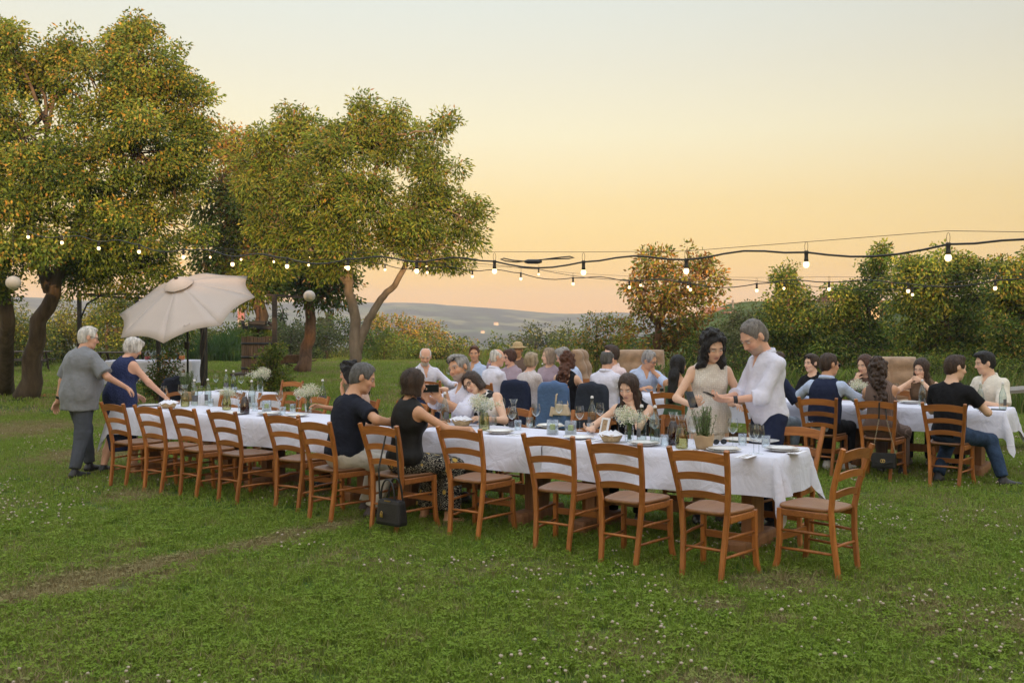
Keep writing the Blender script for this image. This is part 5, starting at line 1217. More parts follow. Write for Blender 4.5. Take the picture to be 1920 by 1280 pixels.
            if hk == 'curly':
                rr = random.Random(g('seed', 1)*7)
                for q in list(ps):
                    if q.get('sub') or q['t'] == 'p': continue
                    for _ in range(g('curls', 60)):
                        if q['t'] == 'e': c = q['c'] + RH @ (unit(v3(rr.gauss(0,1), rr.gauss(-.35,1), rr.gauss(.25,1)))*q['r'])
                        else:
                            t = rr.random(); c = q['a']+(q['b']-q['a'])*t + unit(v3(rr.gauss(0,1), rr.gauss(0,1), rr.gauss(0,.6)))*(q['ra']*.9)
                        lc = RH.T @ (c-hc)/hs
                        if lc[1] > .055 and abs(lc[0]) < .058 and -.12 < lc[2] < .075: continue
                        ps.append(ell(c, v3(1, 1, 1)*rr.uniform(.016, .027), None, .006))
                wv = (.004, 70, (1, 1, 1))
                ps += face
        if g('fringe'): ps.append(ell(hd(0, .072, .062), v3(.056, .024, .034)*hs, MH, .012))
        if g('bun'): ps.append(ell(hd(0, -.125, .02), v3(.04, .035, .04)*hs, MH, .01))
        if hk not in ('curly', 'puffy') and not g('hairflat'):   # locks: ridges that follow the fall of the hair
            wv = (.0028, 75, (1, 1, .12))
        Vh, Qh = sdf(ps, hv, wv[0], wv[1], wv[2], seed=g('seed', 1.0))
        # loose strands over the mass: break its edge
        e1, e2 = Vh[Qh[:, 1]]-Vh[Qh[:, 0]], Vh[Qh[:, 3]]-Vh[Qh[:, 0]]; nn = np.cross(e1, e2); nn /= np.maximum(1e-9, np.linalg.norm(nn, axis=1))[:, None]
        ns = g('strands', 800); fi = NPR.integers(0, len(Qh), ns); p0 = Vh[Qh[fi]].mean(1); nr_ = nn[fi]
        loc_ = (p0-hc) @ RH / hs; keep = ~((loc_[:, 1] > .045) & (loc_[:, 2] < .05) & (np.abs(loc_[:, 0]) < .06) & (loc_[:, 2] > -.12)); p0, nr_ = p0[keep], nr_[keep]; ns = len(p0)
        dn = np.array([0, 0, -1.0]) + (RH @ v3(0, -.7, 0)) + NPR.normal(size=(ns, 3))*(.9 if hk in ('curly', 'puffy', 'short', 'bald') else .3); dn -= nr_*(dn*nr_).sum(1)[:, None]; dn /= np.maximum(1e-6, np.linalg.norm(dn, axis=1))[:, None]
        Ls = (NPR.uniform(.5, 1.2, ns)*{'short': .022, 'bald': .014, 'puffy': .03, 'bob': .05, 'curly': .035}.get(hk, .07))[:, None]; sd = np.cross(dn, nr_)*.0011; lift = NPR.uniform(.05, .45, ns)[:, None]
        a_ = p0 - nr_*.002; m_ = p0 + dn*Ls*.5 + nr_*Ls*lift*.5; t_ = p0 + dn*Ls + nr_*Ls*lift*.45
        Vs_ = np.stack([a_-sd, a_+sd, m_+sd, m_-sd, t_+sd*.4, t_-sd*.4], 1).reshape(-1, 3); ii = np.arange(ns)[:, None]*6 + len(Vh)
        Vh = np.concatenate([Vh, Vs_]); Qh = np.concatenate([Qh, ii+np.array([[0,1,2,3]]), ii+np.array([[3,2,4,5]])])
        link('hair', np_mesh('hair', Vh, Qh, hm), None, root)
    # ---- glasses
    gs = g('glasses')
    if gs:
        zz, yy = (.006, .103) if gs != 'up' else (.088, .075); b = MB(); lens = MB()
        for sx in (-1, 1):
            ring = [hd(sx*.031+.021*math.cos(a)*1.1, yy-(.012*abs(math.cos(a))*.5 if gs != 'up' else 0), zz+.017*math.sin(a)) for a in np.linspace(0, 2*math.pi, 13)]
            b.tube(ring, .0024 if gs == 'clear' else .0035, 5); b.tube([hd(sx*.052, yy-.008, zz+.006), hd(sx*.078, .045 if gs != 'up' else .02, zz+.004), hd(sx*.08, -.005 if gs != 'up' else -.05, zz)], .0022, 5)
            if gs != 'clear': lens.add([hd(sx*.031+.021*math.cos(a)*1.1, yy-.006*abs(math.cos(a)), zz+.017*math.sin(a)) for a in np.linspace(0, 2*math.pi, 12)[:-1]], [tuple(range(11))])
        b.tube([hd(-.010, yy, zz+.006), hd(.010, yy, zz+.006)], .0022, 5)
        go = b.obj('glasses', M_FRAME, root)
        if gs != 'clear': lens.obj('lens', M_LENS, go)
    if spec.get('label'): tag(root, spec['label'], 'person')
    return B
# ================================================================ DINNER TABLES, CHAIRS, TABLEWARE
CHAIR_W = wood_mat('chair_wood', (.25,.078,.014), (.43,.152,.032), 2, 1.0, .5, .12, .08)
CHAIR_X = wood_mat('chair_wood_rail', (.24,.076,.014), (.41,.148,.032), 0, 1.0, .5, .12, .08)
SEAT_W = wood_mat('chair_seat', (.155,.062,.018), (.25,.108,.036), 1, .9, .45, .08, .1)
TABLE_W = wood_mat('table_wood', (.20,.085,.035), (.34,.155,.065), 2, .5, .6, .3)
def make_chair():
    root = empty('chair', (0, 0, 0))
    for s in (-1, 1):
        b = MB(); z = [0, .12, .28, .45, .60, .75, .885]; b.bar([(s*.140, -.012, -.01), (s*.144, .006, .12), (s*.152, .026, .28), (s*.165, .034, .45), (s*.180, .012, .60), (s*.196, -.030, .75), (s*.209, -.074, .885)], .0175, .0165, (1, 0, 0), [.95, .97, 1, 1, 1, .98, .94]); b.obj('back_post', CHAIR_W, root)
        b = MB(); b.bar([(s*.212, .432, -.01), (s*.199, .412, .08), (s*.193, .402, .20), (s*.190, .398, .438)], .0185, .0185, (1, 0, 0), [1.0, .95, .95, 1]); b.obj('front_leg', CHAIR_W, root)
        b = MB(); b.bar([(s*.172, .05, .415), (s*.190, .385, .415)], .012, .024, (1, 0, 0)); b.obj('side_apron', CHAIR_X, root)
        for zz, d in ((.29, .0), (.165, .004)): b = MB(); b.tube([(s*(.153-d), .03-d*3, zz), (s*.173, .2, zz+.002), (s*.193, .40, zz)], [.009, .0115, .009], 8); b.obj('stretcher', CHAIR_X, root)
    b = MB(); b.tube([(-.148, .018, .215), (0, .018, .217), (.148, .018, .215)], [.009, .0115, .009], 8); b.obj('stretcher', CHAIR_X, root)
    b = MB(); b.box((0, .404, .235), (.37, .016, .050), None, .004); b.obj('front_rail', CHAIR_X, root)
    b = MB(); b.box((0, .397, .412), (.36, .018, .045), None, .004); b.obj('front_apron', CHAIR_X, root)
    for z, h, x, y in ((.818, .070, .199, -.050), (.682, .050, .186, -.010), (.556, .048, .173, .022)):     # arched slats
        n = 9; vs = []
        for i in range(n):
            t = i/(n-1)*2-1; bow = -.022*(1-t*t); ar = .022*(1-t*t)
            tilt = .3*.5*h
            for dy, dz in ((-.008, -h/2), (.008, -h/2), (.008-tilt, h/2), (-.008-tilt, h/2)): vs.append((t*x, y+bow+dy, z+ar+dz))
        fs = [(i*4+k, i*4+(k+1) % 4, (i+1)*4+(k+1) % 4, (i+1)*4+k) for i in range(n-1) for k in range(4)] + [(3,2,1,0), tuple((n-1)*4+k for k in range(4))]
        b = MB(); b.add(vs, fs); b.obj('back_slat', CHAIR_X, root)
    # seat board, rounded trapezoid slightly dished
    N_ = 28; top, bot = [], []; vs = []; fs = []
    def outline(q):
        o = []
        for k in range(N_):
            a = 2*math.pi*k/N_; c_, s_ = math.cos(a), math.sin(a); e = .42
            u = math.copysign(abs(c_)**e, c_); v = math.copysign(abs(s_)**e, s_); o.append((u*(.192+.030*v)*q, .222+v*.208*q))
        return o
    rings = [(0.96, .440), (1.0, .446), (1.0, .458), (.975, .466), (.85, .464), (.5, .459), (.12, .457)]
    for q, z in rings: vs += [(x, y, z) for x, y in outline(q)]
    for i in range(len(rings)-1): fs += [(i*N_+k, i*N_+(k+1) % N_, (i+1)*N_+(k+1) % N_, (i+1)*N_+k) for k in range(N_)]
    fs += [tuple(range(N_))[::-1], tuple((len(rings)-1)*N_+k for k in range(N_))]
    b = MB(); b.add(vs, fs, True); b.obj('seat', SEAT_W, root)
    return root
CH0 = make_chair(); _first = [True]
def chair(x, y, a, label, group='dinner chairs'):
    c = CH0 if _first[0] else copy_tree(CH0); _first[0] = False
    c.location = (x, y, 0); c.rotation_euler = (0, 0, a); return tag(c, label, 'chair', group)
O1 = Vector((1.87, 7.06)); U = Vector((-.83, .557)).normalized(); Vv = Vector((U.y, -U.x))     # along the table / away from the camera
if Vv.y < 0: Vv = -Vv
ROW_A = math.atan2(-U.y, -U.x)                   # yaw of a chair facing the table
def T1(u, v, z=0.0): p = O1 + U*u + Vv*v; return Vector((p.x, p.y, z))
O2 = Vector((5.36, 10.83))
def T2(u, v, z=0.0): p = O2 + U*u + Vv*v; return Vector((p.x, p.y, z))
TH, TW, TL = .755, .74, 1.94
near = [[-4.13, 10.43, -.65], [-3.64, 10.08, -.62], [-3.2, 9.83, -.69], [-2.71, 9.48, -.66], [-2.06, 9.1, -.56], [-1.64, 8.5, -.70], [-1.05, 8.17, -.65], [-.38, 7.9, -.60], [.3, 7.4, -.55], [.75, 6.97, -.64], [1.26, 6.58, -.66]]
nlab = ['empty chair leftmost on the near side of the long table', 'second empty chair from the left end of long table', 'third empty chair from the left end of long table', 'fourth empty chair from the left end of long table', 'empty chair just left of the man in the black tee',
        'chair under the man in the black tee', 'chair of the bob-haired woman with black handbag hanging on it', 'empty chair just right of the bob-haired woman', 'empty chair in front of the two candle jars', 'empty chair in front of the woman with chin on hand', 'empty chair at the near right, last on the long side']
for (x, y, a), l in zip(near, nlab): chair(x, y, a, l)
chair(2.265, 6.70, .78, 'empty chair seen side-on at the right end of the long table')
far_u = [.18, 1.28, 2.22, 3.10, 3.92, 4.40, 5.10, 5.85, 6.55, 7.25]
flab = ['chair with pale seat pad behind the right end plates', 'chair on the far side behind the rosemary pot', 'chair of the woman resting her chin on her hand', 'chair on far side behind the candle jars', 'chair of the woman in glasses', 'chair of the smiling man with sunglasses on head', 'chair on the far side left of the smiling man', 'chair of the woman in the pink top', 'far-side chair behind the dark carafe at left', 'far-side chair nearest the navy-dressed old woman']
for u, l in zip(far_u, flab):
    v = .98 if u < .3 else 1.24; p = T1(u, v); chair(p.x, p.y, ROW_A + math.pi + rnd(-.06, .06), l, 'far-side chairs of the long table')
pd = T1(.18, .98); seatpad = empty('seat_pad', T1(.18, .74, .468), ROW_A, 'thin pale pad on the chair behind the right table end', 'cushion')
b = MB(); cushion(b, (0, 0, .018), (.36, .035, .36), Matrix.Rotation(R(90), 3, 'X')); b.obj('pad', mat('pad_fabric', (.55,.52,.46), .9, .06, 9, bump=.15), seatpad)
t2n = [(4.52, 10.38, -.62, 'chair of the boy in the black tee at right table'), (3.98, 10.84, -.60, 'chair of the curly woman in brown, chain bag hanging on it'), (3.46, 11.20, -.58, 'chair of the young man in the black waistcoat'), (2.92, 11.66, -.60, 'chair of the man in navy behind the standing man'),
       (1.93, 12.20, -.58, 'chair of the dark-haired woman in green'), (1.09, 13.02, -.62, 'chair of the bald man, charcoal jacket over its back'), (.60, 13.33, -.6, 'chair of the red-haired woman, blue jacket over its back'), (.09, 13.75, -.62, 'chair of the woman in lace, navy jacket over its back'), (-.42, 14.10, -.62, 'chair of the white-haired man seen from behind'), (-1.18, 14.62, -.6, 'empty chair in front of the white-bearded man')]
for x, y, a, l in t2n: chair(x, y, a, l, 'chairs of the second table')
for u, l in ((.55, 'chair of the boy in the cream polo'), (1.45, 'chair of the young woman with clasped hands'), (2.15, 'chair of the young woman left of the big sofa'), (3.0, 'chair of the young woman with sunglasses on her head'), (4.55, 'chair of the man in glasses and light blue shirt'), (5.2, 'chair of the dark-haired man in pink shirt'), (5.95, 'chair of the grey-haired man leaning left'), (6.75, 'chair of the short-haired woman in glasses'), (7.5, 'chair of the white-bearded man')):
    p = T2(u, 1.26); chair(p.x, p.y, ROW_A + math.pi + rnd(-.06, .06), l, 'far-side chairs of the second table')
# ---------------------------------------------------------------- wooden tables and cloths
def wood_table(loc, label, group, TL=TL):
    root = empty('trestle_table', loc, ROW_A + math.pi, label, 'table', group)           # local x along the table, y towards the camera
    for k in range(3): b = MB(); b.box((TL/2, -.13-k*.24, .735), (TL-.012, .235, .03)); b.obj('top_board', TABLE_W, root)
    for x in (.30, TL-.30):
        b = MB(); b.box((x, -TW/2, .40), (.085, .26, .64), None, .006); b.obj('column', TABLE_W, root)
        b = MB(); b.box((x, -TW/2, .055), (.15, .70, .13), None, .030); b.obj('foot', TABLE_W, root)
    b = MB(); b.box((TL/2, -TW/2, .26), (TL-.69, .03, .09), None, .004); b.obj('stretcher', TABLE_W, root)
    return root
def dinner_table(Tf, n, lab, clab, grp, seed, hang=.285, TL=TL):
    for i in range(n):
        p = Tf(i*TL, 0); wood_table(p, lab[i], grp, TL)
        me = cloth_mesh(TL, TW, hang + .01*math.sin(i*2+seed), (1 if i == 0 else 0, 1 if i == n-1 else 0), seed+i, .042, TH, .042)
        o = link('tablecloth', me, LINEN, None, p); o.rotation_euler = (0, 0, math.atan2(U.y, U.x)); o.scale = (1, -1, 1); me.flip_normals(); tag(o, clab[i], 'tablecloth', 'white linen tablecloths')
ends = ['right end', 'right of centre', 'left of centre', 'left end']
dinner_table(T1, 4, ['wooden trestle table under the cloth, %s of the long table' % e for e in ends], ['white tablecloth on the %s of the long front table' % e for e in ends], 'tables of the long front row', 3)
dinner_table(T2, 4, ['wooden trestle table under the cloth, %s of the second row' % e for e in ends], ['white tablecloth on the %s of the second row' % e for e in ends], 'tables of the second row', 11)
# third short table further left
O3 = W(440, 741, TH).xy
def T3(u, v, z=0.0): p = O3 + U*u + Vv*v; return Vector((p.x, p.y, z))
dinner_table(T3, 1, ['wooden trestle table of the short third row at left'], ['white tablecloth of the short third table behind the long one'], 'table of the third row', 21, TL=1.05)
for u, v, f, l in ((1.55, .30, -.5, 'chair with dark jacket at the short third table'), (.25, 1.22, 1, 'empty chair on the far side of short third table')):
    p = T3(u, v); chair(p.x, p.y, ROW_A + math.pi*f, l, 'chairs of the third table')
# ---------------------------------------------------------------- tableware: one of each kind, then copies
GLASS = glass_mat('clear_glass', (.90,.93,.94), 0, .45); GLASS_G = glass_mat('bottle_glass', (.80,.87,.85), 0, .7); CHINA = mat('white_china', (.78,.77,.76), .18, .02, 6)
WINE_W = glass_mat('white_wine', (.80,.76,.45)); WINE_R = mat('red_wine', (.03,.004,.006), .08, .1, 5); ROSE = mat('cherry_drink', (.35,.02,.015), .1, .1, 5); ORANGE = mat('orange_drink', (.7,.22,.03), .2, .1, 5)
CANDLE = mat('green_candle', (.36,.40,.13), .5, .05, 8); SAND = mat('white_sand', (.72,.70,.68), .95, .08, 60, bump=.3); KRAFT = mat('kraft_paper', (.42,.29,.17), .9, .12, 7, bump=.4, bscale=22); WICKER = mat('wicker', (.50,.36,.19), .8, .25, 70, bump=.6, bscale=90)
STEEL = mat('steel', (.6,.6,.6), .25, .05, 9, metal=1.0); NAPK = mat('napkin_linen', (.76,.75,.80), .9, .03, 20, bump=.15)
PROTO = {}
def proto(kind, fn):
    r = empty(kind, (0, 0, -50)); fn(r); PROTO[kind] = [r, True]
def put(kind, p, label, cat, group=None, rz=None, s=1.0):
    src, first = PROTO[kind]
    o = src if first else copy_tree(src); PROTO[kind][1] = False
    o.location = p; o.rotation_euler = (0, 0, rnd(0, 6.28) if rz is None else rz); o.scale = (s, s, s); return tag(o, label, cat, group)
def lat(prof, name, m, par, n=18): b = MB(); b.lathe(prof, n); return b.obj(name, m, par)
def p_wine(r):
    lat([(.0035, .095), (.012, .100), (.030, .115), (.041, .140), (.0425, .160), (.038, .190), (.033, .215)], 'bowl', GLASS, r); lat([(.0042, .006), (.0035, .05), (.0038, .095)], 'stem', GLASS, r, 8); lat([(.001, .007), (.006, .006), (.034, .0018), (.035, 0)], 'foot', GLASS, r)
def p_tumbler(r): lat([(.001, .006), (.030, .006), (.031, 0), (.034, .09), (.0325, .09), (.029, .012)], 'glass', GLASS, r)
def p_plate(r): lat([(.001, .006), (.075, .006), (.098, .014), (.130, .020), (.131, .0185), (.098, .010), (.078, 0), (.001, 0)], 'dish', CHINA, r, 30)
def p_carafe(mt, fill, lvl):
    def f(r):
        pr = [(.001, .004), (.046, .004), (.050, .012), (.050, .06), (.046, .11), (.034, .155), (.023, .185), (.021, .205), (.026, .225), (.040, .255)]
        lat(pr, 'glass', GLASS, r); ins = [(a*.94, b) for a, b in pr[1:] if b <= lvl]; lat([(.001, .007)] + ins + [(.001, ins[-1][1])], 'drink', mt, r)
    return f
def p_bottle(r):
    lat([(.001, .002), (.036, .002), (.039, .012), (.039, .15), (.034, .185), (.020, .225), (.0135, .25), (.0135, .295)], 'glass', GLASS_G, r); lat([(.0145, .285), (.0145, .298), (.010, .306), (.001, .308)], 'stopper', SAND, r, 10)
    b = MB(); n = 10; b.add([(.0397*math.cos(a), .0397*math.sin(a), z) for z in (.05, .12) for a in np.linspace(-.9, .9, n)], [(i, i+1, n+i+1, n+i) for i in range(n-1)], True); b.obj('label_panel', mat('bottle_label', (.10,.10,.11), .5, .3, 30), r)
def p_candle(r):
    lat([(.001, .004), (.050, .004), (.051, 0), (.051, .125), (.049, .125), (.049, .008)], 'jar', GLASS, r, 24); lat([(.001, .006), (.048, .006), (.048, .040), (.001, .044)], 'sand', SAND, r, 20); lat([(.024, .035), (.024, .085), (.020, .089), (.001, .087)], 'candle', CANDLE, r, 16); b = MB(); b.tube([(0,0,.086), (.001,0,.097)], .0012, 4); b.obj('wick', IRON, r)
def p_flowers(r):
    lat([(.001, .004), (.034, .004), (.035, 0), (.036, .10), (.030, .125), (.031, .135)], 'jar', GLASS, r); st = MB(); bl = []
    for k in range(70):
        a, el = rnd(0, 6.28), rnd(.15, 1.5); d = Vector((math.cos(a)*math.cos(el), math.sin(a)*math.cos(el), .35+math.sin(el)*.8)); L = rnd(.07, .15); tip = Vector((0, 0, .125)) + Vector((d.x, d.y, d.z*.75))*L
        st.tube([(rnd(-.015,.015), rnd(-.015,.015), .02), (d.x*.02, d.y*.02, .13), tip], .0009, 3); bl.append(tip)
    st.obj('stems', mat('flower_stem', (.12,.20,.05), .8, .2, 9), r)
    V, Q, C = [], [], []; base = np.array([tuple(q) for q in bl]); n = 1700
    P = base[NPR.integers(0, len(base), n)] + NPR.normal(size=(n, 3))*.016; D = NPR.normal(size=(n, 3)); D[:, 2] += .6
    Vf, Qf, Cf = leaves(P, D, .0115, .0115, palette(n, [(6, (.78,.75,.62)), (2, (.62,.63,.46)), (.6, (.30,.38,.14))], .1)); o = link('blossom', np_mesh('blossom', Vf, Qf, LEAF, Cf, False), None, r); o['kind'] = 'stuff'
def p_basket(r):
    lat([(.001, .003), (.065, .003), (.085, .035), (.095, .062), (.091, .064), (.08, .035), (.06, .008)], 'weave', WICKER, r, 26)
    b = MB(); n = 16; vs = [(.001, 0, .075)]
    for q, z in ((.05, .085), (.088, .068), (.108, .058)): vs += [(q*math.cos(2*math.pi*k/n)*(1+.12*math.sin(k*4.2)), q*math.sin(2*math.pi*k/n)*(1+.12*math.cos(k*3.1)), z+.010*math.sin(k*2.7)) for k in range(n)]
    b.add(vs, [(0, 1+k, 1+(k+1) % n) for k in range(n)] + [(1+i*n+k, 1+(i+1)*n+k, 1+(i+1)*n+(k+1) % n, 1+i*n+(k+1) % n) for i in range(2) for k in range(n)], True); b.obj('napkin', NAPK, r)
def p_setting(r):
    for x in (-.02, .004): b = MB(); b.box((x, 0, .005), (.009, .19, .003), None, .001); b.obj('cutlery', STEEL, r)
    b = MB(); b.box((-.008, 0, .002), (.10, .20, .004), None, .001); b.obj('napkin', NAPK, r)
proto('wine_glass', p_wine); proto('tumbler', p_tumbler); proto('plate', p_plate); proto('carafe', p_carafe(WINE_W, 0, .17)); proto('wine_carafe', p_carafe(WINE_R, 0, .19)); proto('water_bottle', p_bottle)
proto('candle_jar', p_candle); proto('flower_jar', p_flowers); proto('bread_basket', p_basket); proto('place_setting', p_setting)
TZ = TH + .0025
ZONES = {1: 'front table', 2: 'second table', 3: 'short third table'}
def at(kind, x, y, label, cat, group=None, s=1.0, dz=0.0, rz=None): p = W(x, y, TZ); p.z += dz; return put(kind, p, label, cat, group, rz, s)
WG = [(1374, 836, 'wine glass behind the tumbler at the right table end'), (1413, 849, 'left one of the paired wine glasses at the right table end'), (1423, 851, 'right one of the paired wine glasses at right table end'), (1227, 826, 'wine glass beside the clear bottles near the rosemary'), (1005, 800, 'wine glass left of the candle jars'), (1087, 806, 'wine glass right of the candle jars'), (1125, 798, 'wine glass behind the photo frame'),
      (960, 806, 'wine glass before the dark carafe at centre'), (825, 792, 'wine glass next to the phone hands'), (874, 786, 'wine glass before the smiling man'), (524, 768, 'big wine glass left of the man in black tee'), (485, 764, 'wine glass left of the candle glass'), (447, 762, 'wine glass beside the dark carafe at left'), (375, 756, 'wine glass between left carafes'), (307, 757, 'wine glass nearest the old woman in navy'), (405, 728, 'wine glass on the short third table, leftmost'), (452, 731, 'wine glass right of the bottles on short third table'),
      (1806, 757, 'wine glass left of the boy in cream polo'), (1822, 759, 'wine glass right next to the labelled bottle'), (1243, 725, 'wine glass by the dark-haired woman in green'), (841, 712, 'wine glass near the white-bearded man, left'), (856, 713, 'wine glass near the white-bearded man, right'), (1160, 812, 'wine glass between basket and bottles'), (1300, 832, 'wine glass behind the rosemary pot'), (1048, 793, 'wine glass on far side behind the candles'), (940, 786, 'wine glass on far side behind the pale carafe'), (560, 765, 'wine glass by the left jar of baby breath'), (340, 754, 'wine glass behind the left carafe'), (1680, 750, 'wine glass beside the curly woman in brown'), (1590, 742, 'wine glass near the young man in waistcoat'), (1060, 722, 'wine glass before the grey-haired man in blue')]
for x, y, l in WG: at('wine_glass', x, y, l, 'wine glass', 'wine glasses')
TU = [(1392, 834, 'tumbler behind the wine glasses at right end'), (1436, 838, 'tumbler right of the paired wine glasses'), (1246, 836, 'tumbler left of the pale carafe'), (971, 806, 'tumbler right of the dark carafe'), (993, 800, 'tumbler left of first candle jar'), (1107, 812, 'tumbler between candle jar and photo frame'), (925, 796, 'tumbler by the pale wine carafe'), (452, 772, 'tumbler right of the pale left carafe'), (478, 770, 'tumbler right of the dark left carafe'), (530, 778, 'tumbler left of the man in the black tee'), (549, 772, 'tumbler by the baby breath jar at left'), (312, 764, 'tumbler beside the left bread basket'), (395, 762, 'tumbler before the left baby breath'), (440, 738, 'tumbler on the short third table')]
for x, y, l in TU: at('tumbler', x, y, l, 'tumbler', 'water tumblers')
PL = [(1466, 845, 2, 'plate at the right table corner'), (1357, 846, 2, 'plate in front of rosemary pot'), (1430, 829, 1, 'plate on the far side of the right table end'), (1207, 834, 2, 'plate left of the pale carafe'), (937, 812, 2, 'plate in front of pale wine carafe'), (1032, 801, 2, 'plate behind the first candle jar'), (1085, 822, 1, 'plate in front of the candle jars'), (900, 790, 1, 'plate behind the pale wine carafe'), (820, 798, 1, 'plate before the bob-haired woman'), (505, 778, 2, 'plate left of the man in the black tee'), (556, 780, 1, 'plate beside the man in black tee'), (440, 776, 1, 'plate before the dark left carafe'), (282, 761, 1, 'plate where the old woman in navy reaches'), (420, 733, 1, 'plate on the short third table'), (1706, 756, 2, 'plate before the woman with clasped hands'), (1385, 826, 1, 'plate before the standing man')]
for x, y, n, l in PL:
    for k in range(n): at('plate', x, y, ('upper ' if k else ('lower ' if n > 1 else '')) + l, 'plate', 'white plates', 1.0 - .12*k, .012*k)
for x, y, k, l in ((1278, 840, 'carafe', 'carafe of pale wine left of rosemary pot'), (1262, 833, 'wine_carafe', 'carafe of red wine beside the pale carafe near rosemary'), (908, 806, 'carafe', 'carafe of pale wine right of the bread basket at centre'), (963, 800, 'wine_carafe', 'carafe of red wine at the centre of the front table'), (425, 768, 'carafe', 'carafe of pale drink among the left settings'), (459, 776, 'wine_carafe', 'carafe of red wine among the left settings'), (347, 762, 'carafe', 'empty-looking carafe left of the rosemary at left end')): at(k, x, y, l, 'carafe', 'wine carafes')
for x, y, l in ((1203, 830, 'left one of the clear water bottles near the rosemary'), (1228, 832, 'right one of the clear water bottles near the rosemary'), (834, 795, 'tall water bottle before the phone'), (365, 760, 'water bottle at the left end of the front table'), (424, 733, 'left water bottle on the short third table'), (438, 735, 'right water bottle on the short third table'), (1729, 760, 'water bottle before the woman with clasped hands'), (1838, 768, 'labelled water bottle before the cream polo boy'), (1017, 715, 'left water bottle among the second table diners'), (1030, 716, 'right water bottle among the second table diners'), (605, 760, 'water bottle behind the man in the black tee'), (390, 758, 'water bottle between the left carafes'), (472, 762, 'water bottle right of the dark left carafe'), (770, 792, 'water bottle beside the bob-haired woman'), (1110, 806, 'water bottle behind the photo frame'), (1880, 768, 'water bottle at the far right end of second table')): at('water_bottle', x, y, l, 'bottle', 'water bottles')
for x, y, l in ((1036, 814, 'left candle jar with green candle in white sand'), (1070, 816, 'right candle jar with green candle in white sand'), (500, 772, 'candle jar among the left settings')): at('candle_jar', x, y, l, 'candle', 'candle jars')
for x, y, l, s in ((1180, 828, "jar of white baby's breath before the woman with chin on hand", 1.05), (905, 800, "jar of white baby's breath before the woman in glasses", 1.1), (578, 772, "jar of white baby's breath left of the man in black", 1.1), (425, 762, "jar of white baby's breath behind the pale left carafe", .8), (488, 734, "large bunch of white baby's breath on the short third table", 1.25), (1612, 752, "jar of white baby's breath beside the young women", 1.0), (1152, 722, "jar of white baby's breath beside the bald man", 1.0)): at('flower_jar', x, y, l, 'flowers', "jars of baby's breath", s)
for x, y, l in ((1146, 828, 'bread basket with napkin beside the photo frame'), (866, 798, 'bread basket with napkin right of bob-haired woman'), (316, 765, 'bread basket at the left table end')): at('bread_basket', x, y, l, 'basket', 'bread baskets')
for x, y, l in ((1300, 846, 'napkin and cutlery before the rosemary pot'), (1400, 856, 'napkin and cutlery at the near right edge'), (1495, 848, 'napkin and cutlery at the right corner'), (1160, 838, 'napkin and cutlery near the photo frame'), (970, 815, 'napkin and cutlery left of the candles'), (1110, 826, 'napkin and cutlery between the candles and basket'), (540, 784, 'napkin and cutlery by the man in black'), (400, 772, 'napkin and cutlery at the left side'), (330, 768, 'napkin and cutlery near the left basket')): at('place_setting', x, y, l, 'napkin', 'napkins with cutlery', rz=ROW_A)
def rosemary(p, label, s=1.0):
    root = empty('rosemary_pot', p, rnd(0, 6), label, 'plant'); b = MB(); n = 20; pr = [(.001, .002), (.055, .002), (.062, .03), (.072, .085), (.078, .105), (.066, .098), (.06, .09), (.001, .088)]; b.lathe(pr, n)
    b.v = [tuple(Vector(v)*(1+.06*math.sin(math.atan2(v[1], v[0])*5+v[2]*60)) if v[2] > .01 else v) for v in b.v]; b.obj('kraft_wrap', KRAFT, root); st = MB(); Vs, Qs, Cs, b0 = [], [], [], 0
    for k in range(46):
        a, l = rnd(0, 6.28), rnd(0, .06); h = rnd(.13, .22); x, y = l*math.cos(a), l*math.sin(a); top = Vector((x*1.9+rnd(-.015,.015), y*1.9+rnd(-.015,.015), .09+h)); st.tube([(x, y, .085), tuple(Vector((x, y, .085)).lerp(top, .5)), top], .0016, 3)
        m = 44; t = NPR.random(m); P = np.array([(x, y, .088)]) + (np.array(top)-np.array([x, y, .088]))*t[:, None]; D = NPR.normal(size=(m, 3)); D[:, 2] = abs(D[:, 2])+.7
        V, Q, C = leaves(P, D, .026, .0035, palette(m, [(4, (.14,.22,.075)), (3, (.20,.28,.11)), (1, (.09,.15,.05))])); Vs.append(V); Qs.append(Q+b0); Cs.append(C); b0 += len(V)
    st.obj('stems', BARK, root); o = link('foliage', np_mesh('foliage', np.concatenate(Vs), np.concatenate(Qs), LEAF, np.concatenate(Cs), False), None, root); root.scale = (s, s, s)
rosemary(W(1320, 842, TZ), 'rosemary plant in kraft paper wrapped pot on front table', 1.05)
rosemary(W(352, 752, TZ), 'rosemary plant at the far left behind the jacket', 1.2)
